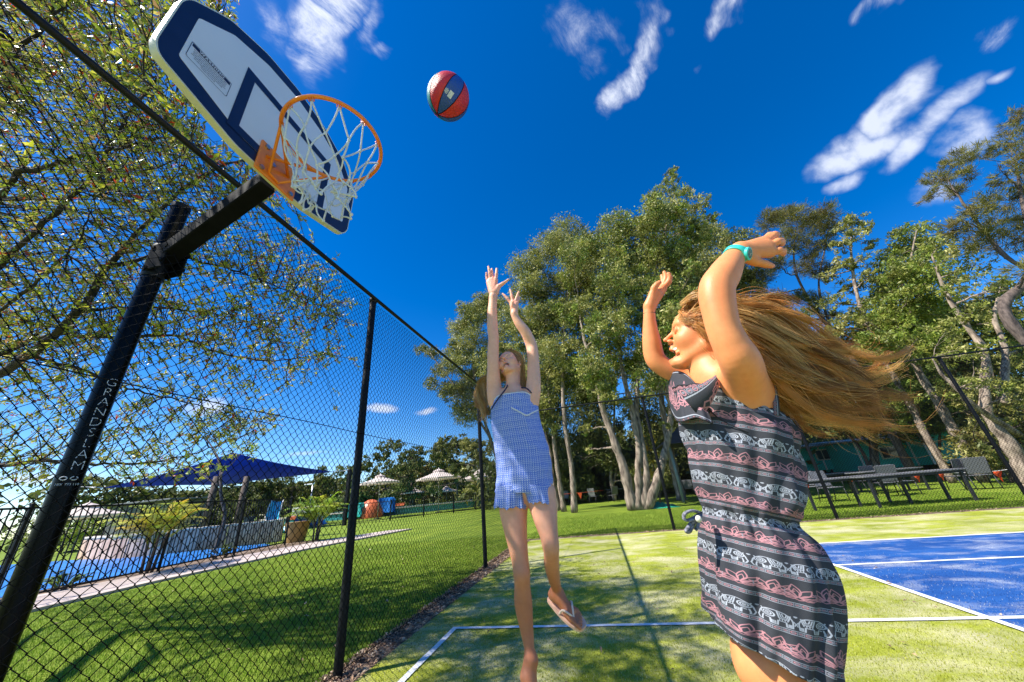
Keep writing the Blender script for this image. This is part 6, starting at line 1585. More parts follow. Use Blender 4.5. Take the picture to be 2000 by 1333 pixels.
make_tree('casuarina_tree', 'tall brushy casuarina leaning in at the top right corner', [(lean(2260, 1000, [1000, 900, 800, 700, 600], y9) + TP([(2040, 520, y9), (2000, 420, y9), (1985, 320, y9)]), [.34, .30, .27, .24, .2, .15, .10, .04]), (TP([(2050, 540, y9), (1960, 500, y9), (1880, 400, y9), (1850, 350, y9)]), [.12, .09, .05, .02])],
    px_clusters([(1985, 235, 26), (2010, 270, 30), (1960, 280, 26), (1990, 310, 30), (1960, 340, 24), (2010, 360, 30), (1900, 300, 24), (1870, 310, 22), (1850, 335, 24), (1825, 355, 22), (1815, 380, 18), (1860, 370, 24), (1890, 340, 22), (1980, 390, 26), (1930, 390, 24), (1905, 410, 26), (1880, 430, 26), (1950, 430, 30), (1990, 440, 30), (1860, 450, 22), (1920, 460, 30), (1970, 480, 30), (2010, 520, 30), (1900, 480, 24)], y9, rt, 1.0),
    CAS + CAS[2:3], M['dark_bark'], 20, n_per=3600, size=.15, kind='needle', leafmat='needle')
# lower trees and shrubs of the understorey
US = [((1640, 800), 24, [(1560, 640), (1700, 650), (1720, 760), (1690, 830), (1600, 840), (1545, 780)], 'rounded olive shrub tree behind the flying hair', GUM, 26), ((1800, 850), 20.5, [(1720, 720), (1800, 700), (1850, 780), (1830, 830), (1740, 840)], 'dull green understorey tree in front of the teal wall', GUMG + DRK[:2], 20),
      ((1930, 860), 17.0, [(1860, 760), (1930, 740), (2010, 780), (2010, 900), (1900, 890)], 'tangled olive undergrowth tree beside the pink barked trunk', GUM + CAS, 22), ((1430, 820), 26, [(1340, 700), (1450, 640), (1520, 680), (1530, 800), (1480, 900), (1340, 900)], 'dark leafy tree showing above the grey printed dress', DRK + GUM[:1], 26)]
for i, (b_, y, poly, lb, cl, n) in enumerate(US):
    p = Py(b_[0], b_[1], y); g = np.array([p[0], p[1], 0.0])
    make_tree('understorey_tree', lb, [([g, g + (0.1, 0, 1.6), g + (-.1, .2, 3.2), g + (0, 0, 4.6)], [.16, .13, .09, .03]), ([g + (0, 0, .5), g + (.9, .2, 2.2), g + (1.5, 0, 4.0)], [.10, .07, .02])], px_clusters(fill_blob(poly, n, 34, rt), y, rt, 1.6), cl, M['dark_bark'], 30 + i, n_per=1800, size=.16)
fb = Py(1262, 862, 21.6); g = np.array([fb[0], fb[1], 0])
make_tree('flowering_shrub', 'shrub covered in yellow blossom seen between the pale stems', [([g, g + (.1, 0, 2), g + (0, 0, 3.6)], [.07, .05, .02])], [(Py(1264, 858, 21.6), .55), (Py(1258, 880, 21.6), .5), (Py(1275, 895, 21.6), .55), (Py(1262, 920, 21.6), .6)], [(.62, .38, .02), (.10, .16, .03), (.70, .48, .04), (.12, .18, .03)], M['dark_bark'], 40, cat='shrub', n_per=1500, size=.13)
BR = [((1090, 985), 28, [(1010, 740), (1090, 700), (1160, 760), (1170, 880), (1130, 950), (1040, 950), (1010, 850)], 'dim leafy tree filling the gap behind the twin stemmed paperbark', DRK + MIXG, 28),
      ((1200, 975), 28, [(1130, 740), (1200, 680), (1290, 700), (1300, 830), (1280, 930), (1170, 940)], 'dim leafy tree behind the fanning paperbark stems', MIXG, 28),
      ((1370, 965), 29, [(1290, 600), (1370, 560), (1450, 620), (1470, 760), (1440, 900), (1340, 930), (1300, 800)], 'olive tree behind the leaning grey gum', MIXG + GUM, 34),
      ((1520, 950), 28, [(1430, 640), (1500, 600), (1600, 640), (1640, 740), (1590, 850), (1480, 880), (1430, 800)], 'olive tree behind the girl with flying hair', MIXG + GUM, 32),
      ((1730, 940), 25, [(1640, 620), (1740, 600), (1830, 660), (1860, 780), (1800, 850), (1690, 850), (1650, 760)], 'broad leafy tree above the tables', GUM + MIXG, 34),
      ((1950, 920), 21, [(1830, 620), (1920, 560), (2030, 600), (2040, 760), (1990, 900), (1880, 900), (1840, 760)], 'broad olive tree behind the pink barked paperbark', GUM + CAS, 34)]
for i, (b_, y, poly, lb, cl, n) in enumerate(BR):
    p = Py(b_[0], b_[1], y); g = np.array([p[0], p[1], 0.0]); tp = Py(poly[1][0], poly[1][1], y)
    make_tree('gum_tree', lb, [([g, g + (0.1, 0, 1.8), g * .6 + tp * .4 + (0, 0, .5), g * .15 + tp * .85], [.26, .21, .15, .04]), ([g + (0, 0, .8), g + (.9, .3, 3.0), g + (1.6, .2, 5.2)], [.15, .10, .03])], px_clusters(fill_blob(poly, n, 36, rt), y, rt, 1.8), cl, M['bark'], 130 + i, n_per=1300, size=.21)
# belt of trees behind everything: individually distinguishable crowns first, then the far wood
far = [(690, 905, 1004, 47, 'rounded far tree whose left side meets the open sky', MIXG), (748, 862, 1000, 50, 'tall far tree with an emergent tuft, above the left umbrella', MIXG), (800, 872, 998, 46, 'far tree with a broad green crown behind the left umbrella', DRK + MIXG), (845, 868, 997, 52, 'far casuarina with a wispy top behind the middle umbrella', CAS), (892, 848, 995, 44, 'tall olive far tree behind the right umbrella', MIXG), (935, 862, 993, 42, 'far tree with a pale leaning stem beside the side fence post', GUM),
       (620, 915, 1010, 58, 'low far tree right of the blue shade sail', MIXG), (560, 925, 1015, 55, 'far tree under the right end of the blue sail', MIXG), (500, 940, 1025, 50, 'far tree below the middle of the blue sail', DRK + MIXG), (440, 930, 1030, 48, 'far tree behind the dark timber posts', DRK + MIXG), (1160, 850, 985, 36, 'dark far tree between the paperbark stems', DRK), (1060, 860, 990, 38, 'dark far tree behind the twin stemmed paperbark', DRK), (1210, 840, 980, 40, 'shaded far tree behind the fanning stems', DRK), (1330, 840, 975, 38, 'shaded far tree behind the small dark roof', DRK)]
for i, (u, vt, vb_, y, lb, cl) in enumerate(far):
    p = Py(u, vb_, y); q = Py(u, vt, y); g = np.array([p[0], y, 0.0]); hgt = max(3.5, q[2]); w = hgt * .34 + 1.2
    RR = np.random.default_rng(60 + i); cs = []
    for k in range(26):
        zz = RR.uniform(.10, .96); ww = w * (1.0 - .55 * zz) ; a = RR.uniform(0, 6.28); rr_ = ww * RR.random() ** .5
        cs.append((np.array([g[0] + math.cos(a) * rr_, y + math.sin(a) * rr_, zz * hgt]), RR.uniform(.8, 1.35)))
    make_tree('far_tree', lb, [([g, g + (.2, 0, hgt * .4), g + (0, .2, hgt * .75), g + (.1, 0, hgt * .95)], [.22, .17, .10, .03])], cs, cl, M['bark'] if cl is GUM else M['dark_bark'], 70 + i, n_per=330, size=.34, twigs=1, aspect=.5)
def wood(name, label, pts, hgt, cols, n, size, seed):
    RR = np.random.default_rng(seed); P = np.array(pts, float); seg = RR.integers(0, len(P) - 1, n); t = RR.random(n)[:, None]; c = P[seg] * (1 - t) + P[seg + 1] * t
    hs_ = hgt * (.72 + .28 * np.sin(c[:, 0] * .33 + 1) * np.sin(c[:, 0] * .13 + c[:, 1] * .21)); z = hs_ * RR.random(n) ** .75
    X = np.stack([c[:, 0] + RR.normal(0, 1.6, n), c[:, 1] + RR.normal(0, 2.0, n), z], -1)
    a = RR.normal(0, 1, (n, 3)); a /= np.linalg.norm(a, axis=1)[:, None]; b_ = np.cross(a, RR.normal(0, 1, (n, 3))); b_ /= np.linalg.norm(b_, axis=1)[:, None]; s = size * RR.uniform(.6, 1.5, (n, 1))
    V = np.stack([X - a * s, X - b_ * s * .5, X + a * s, X + b_ * s * .5], 1).reshape(-1, 3); cid = (np.floor(X / 1.7).astype(int) @ np.array([7, 13, 31])) % len(cols)
    C_ = np.repeat(np.array(cols)[cid] * RR.uniform(.7, 1.3, (n, 1)), 4, 0); i = np.arange(n)[:, None] * 4
    return tag(link(name, quick_mesh(name, V, i + np.array([[0, 1, 2, 3]]), False, col=C_, mats=[M['leaf']])), label, 'wood', kind='stuff')
wood('far_wood', 'dark wood closing the view behind the park', [(-62, 30), (-60, 66), (-30, 64), (-5, 52), (14, 46), (34, 40), (50, 26)], 8.5, MIXG + DRK, 60000, .34, 5)
wood('far_wood', 'low dark undergrowth between the trunks behind the far fence', [(-9, 33), (2, 34), (9, 35), (16, 37), (26, 33), (34, 26)], 4.6, DRK + MIXG[:2], 34000, .26, 6)

# the tree that hangs over the side fence
M['limb_bark'] = mat('limb_bark', (0.030, 0.024, 0.020), 0.9, 0.4, 8, 0.8, 24, color2=(0.075, 0.055, 0.045), stretch=(2, 2, 0.6))
LC = [(.46, .50, .04), (.34, .42, .03), (.58, .56, .06), (.22, .30, .03), (.62, .54, .12), (.34, .20, .09)]
def near_tree():
    R_ = np.random.default_rng(404)
    base = np.array([-6.9, .35, 0.0])
    root = tag(empty('overhanging_tree', base), 'leafy tree spreading green and reddish leaves behind the side fence and the pole', 'tree')
    tk = catmull([base, base + (.1, .05, 1.2), base + (0.25, .15, 2.4), base + (.5, .3, 3.3)], 14); b = MB(); b.tube(tk, np.linspace(.24, .16, 14), 12); b.obj('trunk', M['limb_bark'], root)
    fork = tk[-1]
    L_ = [([(-40, 735, 4.9), (60, 690, 4.8), (150, 610, 4.8), (215, 520, 4.9), (300, 420, 5.1), (420, 330, 5.3), (520, 300, 5.4)], .085), ([(-30, 700, 5.2), (100, 655, 5.4), (230, 660, 5.7), (340, 655, 6.0), (430, 690, 6.3), (540, 705, 6.6), (640, 690, 6.9)], .055),
          ([(-60, 420, 4.4), (50, 340, 4.3), (150, 310, 4.4), (240, 290, 4.6), (330, 270, 4.8), (430, 300, 5.2)], .05), ([(-60, 560, 4.5), (90, 430, 4.5), (190, 330, 4.7), (240, 240, 4.9), (330, 130, 5.2), (420, 60, 5.5)], .05),
          ([(-60, 905, 5.4), (80, 902, 5.6), (200, 905, 5.9), (300, 903, 6.3), (400, 880, 6.7), (480, 850, 7.0)], .045), ([(-60, 180, 4.0), (60, 80, 4.0), (170, -40, 4.2), (260, -120, 4.4)], .045),
          ([(40, 690, 5.0), (150, 720, 5.4), (260, 760, 5.8), (380, 790, 6.2), (500, 820, 6.6)], .03), ([(215, 520, 4.9), (320, 500, 5.3), (430, 520, 5.8), (540, 560, 6.2), (640, 600, 6.6)], .035), ([(-60, 640, 4.6), (60, 560, 4.5), (150, 470, 4.4), (190, 380, 4.4)], .04), ([(150, 610, 4.8), (270, 600, 5.2), (400, 610, 5.7), (520, 640, 6.2)], .03)]
    sk_ = []; b = MB()
    for pts, r in L_:
        P = [Pd(*q) for q in pts]
        if pts[0][0] < 0: P = [fork, (fork + P[0]) / 2 + R_.normal(0, .1, 3)] + P
        n = len(P) * 6; C_ = catmull(P, n); C_[1:-1] += R_.normal(0, .012, (n - 2, 3)); rr_ = np.linspace(r * .95, r * .12, n) * (1 + .1 * np.sin(np.arange(n) * 1.3)); b.tube(C_, rr_, 7); sk_ += list(zip(C_, rr_))
    b.obj('limbs', M['limb_bark'], root)
    SP = np.array([q[0] for q in sk_])
    # sprays of leaves in the volume of the crown
    poly = [(-60, -60), (470, -60), (440, 30), (380, 60), (330, 130), (300, 180), (350, 240), (400, 290), (470, 340), (560, 390), (610, 470), (670, 560), (690, 640), (665, 720), (610, 750), (560, 800), (540, 860), (470, 915), (330, 935), (150, 930), (-60, 960)]
    spots = fill_blob(poly, 1500, 17, R_)
    tips = []
    for (u, v, r) in spots:
        dens = 1.0 if v < 420 else (.85 if v < 700 else .55)
        if R_.random() > dens: continue
        tips.append(Pd(u, v, R_.uniform(4.1, 6.6) + max(0, u - 250) / 400 * .9 + (.5 if v > 700 else 0)))
    for _ in range(120):       # unseen crown, extended above and behind the frame to shade court and lawn
        tips.append(np.array([R_.uniform(-8.0, -3.4), R_.uniform(-3.2, 1.6), R_.uniform(3.9, 7.2)]))
    for _ in range(130):  # sprays added towards the sun to shade the jumping girl's legs and the court
        q_ = R_.uniform(4.1, 6.6); tips.append(np.array([-.5 - .71 * (q_ - 1) + R_.uniform(-1.5, .7), 2.3 - .37 * (q_ - 1) + R_.uniform(-1.0, 1.3), q_]))
    for (u, v, d) in ((440, 20, 5.6), (455, 40, 5.6), (425, 10, 5.5), (615, 470, 6.2), (690, 700, 6.9), (600, 395, 5.9), (575, 405, 5.8), (665, 590, 6.8), (650, 790, 7.2), (590, 620, 6.6)): tips.append(Pd(u, v, d))
    tw = MB(); Vs = []; Cs = []
    for p in tips:
        d = np.linalg.norm(SP - p, axis=1); k = int(np.argmin(d)); a = SP[k]
        if d[k] > 1.6: a = p + unit(a - p) * 1.3
        P = limb_pts(a, p, R_, 6, .10, -.03); tw.tube(P, np.linspace(.0085, .003, 6), 4)
        nt_ = R_.integers(3, 6)
        for _ in range(nt_):
            j = R_.integers(2, 6); dirv = unit(unit(p - a + 1e-6) + R_.normal(0, .75, 3)); e = P[j] + dirv * R_.uniform(.14, .36); Q = limb_pts(P[j], e, R_, 4, .08); tw.tube(Q, np.linspace(.0045, .002, 4), 3)
            nl = R_.integers(7, 13); t = R_.uniform(.25, 1.05, nl)[:, None]; q = Q[0] * (1 - t) + Q[-1] * t
            ax_ = unit(e - P[j]); dr = ax_ * R_.uniform(.2, .9, (nl, 1)) + R_.normal(0, .55, (nl, 3)) + np.array([0, 0, -.12]); dr /= np.linalg.norm(dr, axis=1)[:, None]
            L2 = R_.uniform(.052, .105, (nl, 1)); W2 = L2 * R_.uniform(.24, .36, (nl, 1)); s_ = np.cross(dr, R_.normal(0, 1, (nl, 3))); s_ /= np.linalg.norm(s_, axis=1)[:, None]; n_ = np.cross(dr, s_)
            V = np.stack([q, q + dr * L2 * .42 + s_ * W2 * .5 + n_ * W2 * .12, q + dr * L2, q + dr * L2 * .42 - s_ * W2 * .5 + n_ * W2 * .12, q + dr * L2 * .5], 1).reshape(-1, 3); Vs.append(V)
            c = np.array(LC)[R_.integers(0, len(LC), nl)] * R_.uniform(.75, 1.25, (nl, 1)); red = R_.random(nl) < .045; c[red] = np.array([.62, .07, .02]) * R_.uniform(.6, 1.1); Cs.append(np.repeat(c, 5, 0))
    tw.obj('twigs', M['limb_bark'], root)
    V = np.concatenate(Vs) - base; i = np.arange(len(V) // 5)[:, None, None] * 5; T_ = i + np.array([[[0, 1, 4], [1, 2, 4], [2, 3, 4], [3, 0, 4]]]); o = link('leaves', quick_mesh('leaves', V, T_.reshape(-1, 3), True, col=np.concatenate(Cs), mats=[M['leaf_near']]), root); o['kind'] = 'stuff'
    print('near leaves', len(V) // 5)
near_tree()
# ------------------------------------------------------------------ pool side, left of the court
def bar_fence(name, label, pts, hgt, gap, picket_r, post_r, posts=True, stuff=False, group=None, post_every=2.4):
    P = [np.array([x, y, 0.0]) for x, y in pts]; root = tag(empty(name, P[0]), label, 'fence', group)
    pk = None; allm = MB()
    for a, b_ in zip(P[:-1], P[1:]):
        L_ = np.linalg.norm(b_ - a); u = (b_ - a) / L_; n = np.array([-u[1], u[0], 0]); R_ = np.stack([u, n, (0, 0, 1)], 1)
        for z, nm in ((hgt, 'top_rail'), (.12, 'bottom_rail')):
            m_ = MB(); m_.box((a + b_) / 2 + (0, 0, z), (L_, .028, .038), R_, .004); m_.obj(nm, M['black'], root, smooth=False)
        k = int(L_ / gap)
        for i in range(1, k):
            p = a + u * (i * L_ / k)
            if stuff: allm.box(p + (0, 0, hgt / 2 + .05), (picket_r * 2, picket_r * 2, hgt - .1), R_)
            else:
                if pk is None:
                    m_ = MB(); m_.box((0, 0, hgt / 2 + .05), (picket_r * 2, picket_r * 2, hgt - .1), None, .002); pk = m_.obj('picket', M['black'], root, smooth=False, rel=False); o = pk
                else: o = pk.copy(); COL.objects.link(o)
                o.location = Vector(p - P[0]); o.parent = root
        kp = max(1, int(round(L_ / post_every)))
        for i in range(kp + 1):
            p = a + u * (i * L_ / kp)
            if i == 0 and not np.allclose(a, P[0]): continue
            m_ = MB(); m_.box(p + (0, 0, (hgt + .06) / 2), (post_r * 2, post_r * 2, hgt + .06), R_, .004); m_.box(p + (0, 0, hgt + .075), (post_r * 2.3, post_r * 2.3, .03), R_, .006); m_.obj('post', M['black'], root, smooth=False)
    if stuff and allm.n: o = allm.obj('pickets', M['black'], root, smooth=False); o['kind'] = 'stuff'
    return root
bar_fence('pool_fence', 'black bar fence with flat top rail beside the pink footpath', [(-10.9, 2.2), (-12.0, 8.4), (-12.65, 13.2)], 1.72, .118, .010, .027, post_every=3.1)
bar_fence('pool_fence', 'long low black bar fence across the lawn in front of the raised pool', [(-25.5, 26.4), (-19.6, 25.9), (-15.9, 26.2), (-12.4, 30.2), (-10.4, 36.0), (-4.5, 39.0)], 1.35, .11, .009, .045, stuff=True, post_every=3.0)
b = MB(); g = Pz(672, 1027); b.box((g[0], g[1], 1.9), (.24, .24, 3.9), None, .01); tag(b.obj('sail_post', M['black'], smooth=False), 'stout black post holding the right tip of the blue sail', 'post'); 
def spost(p, h, r=.09, label='', m='dark_bark', name='timber_post'):
    b = MB(); b.tube([(p[0], p[1], -.1), (p[0], p[1], h * .5), (p[0] + .03, p[1], h)], [r, r, r * .95], 10); return tag(b.obj(name, M[m]), label, 'post')
q = Py(385, 1085, 15.5); spost(q, 3.3, .17, 'dark round timber post under the blue sail, nearer the hoop pole'); q = Py(452, 1070, 17.0); spost(q, 3.3, .16, 'dark round timber post under the middle of the blue sail')

# blue shade sail, four corners pulled tight, two of them high
M['sail'] = mat('blue_sail_cloth', (.008, .060, .46), .75, .10, .7, .12, 30, trans=.42)
cA, cB, cC, cD = Py(652, 922, 25.6), Py(455, 884, 20.5), Py(205, 953, 15.0), Py(430, 948, 27.0)
n = 28; U_, V_ = np.meshgrid(np.linspace(0, 1, n), np.linspace(0, 1, n))
S_ = ((1 - U_) * (1 - V_))[..., None] * cC + (U_ * (1 - V_))[..., None] * cB + (U_ * V_)[..., None] * cA + ((1 - U_) * V_)[..., None] * cD
cen = (cA + cB + cC + cD) / 4; pull = (np.maximum(0, 1 - 4 * np.minimum(np.minimum(U_, 1 - U_), np.minimum(V_, 1 - V_))) * (4 * np.maximum(U_ * (1 - U_), V_ * (1 - V_))) * .09)[..., None]
S_ = S_ * (1 - pull) + cen * pull; i_, j_ = np.arange(n - 1)[:, None], np.arange(n - 1)[None]
SL = tag(empty('shade_sail', cen), 'large blue shade sail stretched over the splash pool', 'shade sail')
so = link('cloth', quick_mesh('cloth', S_.reshape(-1, 3) - cen, np.stack([i_ * n + j_, i_ * n + j_ + 1, (i_ + 1) * n + j_ + 1, (i_ + 1) * n + j_], -1).reshape(-1, 4), True, mats=[M['sail']]), SL); md = so.modifiers.new('t', 'SOLIDIFY'); md.thickness = .01
for c, e in ((cC, Pz(120, 1120)), (cA, None)):
    b = MB(); e_ = np.array([Pz(672, 1027)[0], Pz(672, 1027)[1], 3.8]) if e is None else np.array([c[0] - 1.2, c[1] - .4, c[2] + .15]); b.cyl(c, e_, .02, 5); b.obj('cable', M['steel'], SL)

# market umbrellas
M['canvas'] = mat('cream_canvas', (.78, .66, .60), .85, .05, 4, .08, 60, trans=.25)
M['pole_wood'] = mat('umbrella_pole', (.45, .42, .38), .5, .1, 10)
def umbrella(u, v, half, y, label, tiers=True):
    top = Py(u, v, y); w = half * depth_of(top) / FPX; root = tag(empty('umbrella', (top[0], top[1], 0)), label, 'umbrella', 'cream umbrellas round the pool')
    hgt = top[2]; ang = rad(22)
    def canopy(w_, z0, z1, nm, r0=.0):
        m_ = MB(); K = 8; th = ang + np.arange(K) * 2 * np.pi / K; sq = 1 / np.maximum(abs(np.cos(th - ang)), abs(np.sin(th - ang))) if False else np.ones(K)
        rs = [(r0, z1), (w_ * .33, z0 + (z1 - z0) * .60), (w_ * .68, z0 + (z1 - z0) * .26), (w_, z0), (w_ * .995, z0 - .13)]
        V = []; 
        for r_, z_ in rs:
            for i, t in enumerate(th):
                V.append((top[0] + r_ * math.cos(t), top[1] + r_ * math.sin(t), z_)); t2 = t + np.pi / K; rr_ = r_ * .955 * math.cos(np.pi / K) / math.cos(0); V.append((top[0] + rr_ * math.cos(t2) * 1.0, top[1] + rr_ * math.sin(t2), z_ + (.03 if r_ > w_ * .5 else 0)))
        F = [[a * 16 + i, (a + 1) * 16 + i, (a + 1) * 16 + (i + 1) % 16, a * 16 + (i + 1) % 16] for a in range(4) for i in range(16)]
        m_.add(V, F); o = m_.obj(nm, M['canvas'], root, smooth=False); return o
    z0 = hgt - w * .40
    canopy(w, z0, hgt - .10, 'canopy', .0); canopy(w * .26, hgt - w * .09, hgt + .04, 'vent_cap')
    m_ = MB(); m_.tube([(top[0], top[1], 0), (top[0], top[1], hgt + .12)], .035, 8); m_.obj('pole', M['pole_wood'], root)
    for i in range(8):
        t = ang + i * np.pi / 4; m_ = MB(); m_.cyl((top[0], top[1], z0 + .02), (top[0] + w * .6 * math.cos(t), top[1] + w * .6 * math.sin(t), z0 + (hgt - z0) * .28), .012, 4); m_.obj('rib', M['pole_wood'], root)
    m_ = MB(); m_.tube([(top[0], top[1], 0), (top[0], top[1], .06), (top[0], top[1], .09)], [.35, .35, .1], 14); m_.obj('base', M['black'], root)
umbrella(743, 927, 37, 31, 'leftmost cream umbrella, low with its underside showing'); umbrella(857, 916, 43, 34, 'largest cream umbrella in the middle of the row'); umbrella(938, 917, 42, 36, 'right hand cream umbrella partly behind the side fence post')
umbrella(807, 952, 24, 47, 'small far umbrella between the left and the middle one'); umbrella(872, 950, 22, 48, 'small far umbrella under the middle one')
umbrella(175, 982, 60, 19.5, 'broad peach umbrella low behind the pole of the hoop')
# raised far pool: tiled wall, coping, water
M['tile'] = mat('teal_pool_tiles', (.02, .27, .30), .2, .5, 9, color2=(.10, .48, .50), spec=.6)
M['coping'] = mat('pale_coping', (.60, .52, .46), .8, .1, 4)
pw_ = [(-40, 37.5), (-26.2, 36.2), (-21.0, 38.2), (-14.5, 41.0), (-12.5, 44), (-18, 49), (-40, 50)]
bpool = tag(empty('raised_pool', (-26, 42, 0)), 'raised far swimming pool with teal tiled side below the umbrellas', 'pool')
m_ = MB(); m_.poly_prism(pw_, 0, .62, ((1, 0, 0), (0, 1, 0), (0, 0, 1))); m_.obj('tiled_wall', M['tile'], bpool, smooth=False)
m_ = MB(); m_.poly_prism(inset(pw_[::-1], -.15), .62, .74, ((1, 0, 0), (0, 1, 0), (0, 0, 1))); m_.obj('coping', M['coping'], bpool, smooth=False)
m_ = MB(); m_.poly_prism(inset(pw_[::-1], .25), .70, .745, ((1, 0, 0), (0, 1, 0), (0, 0, 1))); m_.obj('water', M['pool_water'], bpool, smooth=False)
# play things by the pool
M['orange_p'] = mat('orange_plastic', (.72, .16, .05), .4, .1, 4); M['blue_p'] = mat('blue_plastic', (.02, .18, .55), .35, .15, 3); M['cyan_p'] = mat('cyan_plastic', (.03, .42, .62), .3, .15, 3); M['white_p'] = mat('white_plastic', (.74, .74, .74), .45, .06, 5); M['teal_p'] = mat('teal_plastic', (.03, .45, .38), .4, .1, 4)
def dome(c, r, m_, label, name='play_dome', cat='play dome'):
    b = MB(); V = []; nn, mm = 20, 7
    b.sphere((c[0], c[1], 0), r, 24, 14); o = b.obj(name, m_); return tag(o, label, cat)
q = Py(723, 1008, 35); dome(q, (1.35, 1.2, 1.75), M['orange_p'], 'orange inflatable dome on the pool edge beside the side fence post')
q = Py(742, 1003, 36); b = MB(); b.box((q[0] + .3, q[1] + .6, .95), (1.9, 1.0, 1.7), None, .25); tag(b.obj('play_block', M['blue_p']), 'blue play block behind the orange dome', 'play block')
q = Py(690, 1010, 34); b = MB(); b.box((q[0], q[1], .8), (2.0, .9, 1.4), None, .15); tag(b.obj('play_block', M['teal_p']), 'pale teal play block left of the side fence post', 'play block')
q = Py(778, 1000, 40); b = MB(); b.box((q[0], q[1], .95), (1.6, .5, .35), None, .1); tag(b.obj('float_mat', M['orange_p']), 'small orange float lying on the coping', 'float')
# water slide: curved open chute on legs, with a white lip
q0 = Py(528, 1015, 22.0); SLD = tag(empty('water_slide', (q0[0], q0[1], 0)), 'blue water slide chute with white rim at the splash pool', 'water slide')
cl = catmull([q0 + (-.2, .6, 1.2), q0 + (0, .2, .55), q0 + (.35, -.2, -.05), (q0[0] + 1.1, q0[1] - .5, .28), (q0[0] + 2.2, q0[1] - .6, .14)], 24)
T_ = np.gradient(cl, axis=0); T_ /= np.linalg.norm(T_, axis=1)[:, None]; S1_ = np.cross(T_, (0, 0, 1.0)); S1_ /= np.linalg.norm(S1_, axis=1)[:, None]; N1_ = np.cross(S1_, T_)
th = np.linspace(-1.25, 1.25, 11); V = cl[:, None] + .42 * (np.sin(th)[None, :, None] * S1_[:, None] - (np.cos(th) - .6)[None, :, None] * N1_[:, None])
grid_obj('chute', V, SLD, M['cyan_p'], thick=.03)
for k in (0, -1): b = MB(); b.tube(V[:, k], .035, 6); b.obj('rim', M['white_p'], SLD)
for k in (2, 9): b = MB(); b.cyl(cl[k] * (1, 1, 0), cl[k], .04, 8); b.obj('leg', M['white_p'], SLD)
q = Py(598, 1012, 30); b = MB(); b.box((q[0], q[1] + .4, 1.15), (3.2, 1.2, .9), None, .12); ob = tag(b.obj('play_house', M['white_p'], smooth=False), 'white and orange play house roof behind the yellow palm', 'play house')
b = MB(); b.box((q[0], q[1] - .23, .72), (3.0, .05, .3), None, .01); b.obj('orange_band', M['orange_p'], ob, smooth=False)
q = Py(596, 1022, 26.5); b = MB(); V_ = [(q[0] - 1.4, q[1], .05), (q[0] + 1.4, q[1], .05), (q[0] + .35, q[1], 1.15), (q[0] - .9, q[1] + .1, .9)]; b.poly_prism([(p[0] - q[0], p[2]) for p in V_], 0, .9, ((1, 0, 0), (0, 0, 1), (0, 1, 0)), q * (1, 1, 0)); tag(b.obj('play_ramp', M['blue_p'], smooth=False), 'dark blue and white striped play ramp', 'play ramp')
# low sandstone coloured wall round the splash pool, with a capping
M['sandstone'] = mat('pink_sandstone_wall', (.62, .38, .26), .85, .18, 2.5, .4, 40, color2=(.74, .52, .38)); M['cap'] = mat('cream_capping', (.66, .58, .46), .8, .08, 6)
wp = catmull([(-25.5, 14.2, 0), (-22.2, 12.9, 0), (-19.7, 12.5, 0), (-17.7, 13.3, 0), (-16.3, 14.6, 0), (-15.0, 15.4, 0)], 34)[:, :2]
WL = tag(empty('retaining_wall', (-19, 13, 0)), 'curving pink sandstone retaining wall behind the splash pool', 'wall')
for k in range(len(wp) - 1):
    a, b_ = wp[k], wp[k + 1]; L_ = np.linalg.norm(b_ - a); u = np.array([*(b_ - a) / L_, 0]); n_ = np.array([-u[1], u[0], 0]); c = np.array([*(a + b_) / 2, 0]); R_ = np.stack([u, n_, (0, 0, 1)], 1); hj = .86 + .01 * math.sin(k * 3.7)
    m_ = MB(); m_.box(c + (0, 0, hj / 2), (L_ - .022, .24 + .02 * math.sin(k * 2.3), hj), R_, .012); m_.obj('stone_block', M['sandstone'], WL, smooth=False)
    m_ = MB(); m_.box(c + (0, 0, hj + .04), (L_ + .0, .32, .08), R_, .01); m_.obj('capping', M['cap'], WL, smooth=False)
q = np.array([-13.0, 14.1, 0]); b = MB(); b.tube([q, q + (0, 0, .10), q + (0, 0, .70), q + (0, 0, .80)], [.33, .36, .47, .49], 18); PO = tag(sharp(b.obj('planter', M.setdefault('ochre', mat('ochre_planter', (.42, .24, .07), .7, .15, 4)))), 'ochre planter at the end of the pool fence', 'planter')
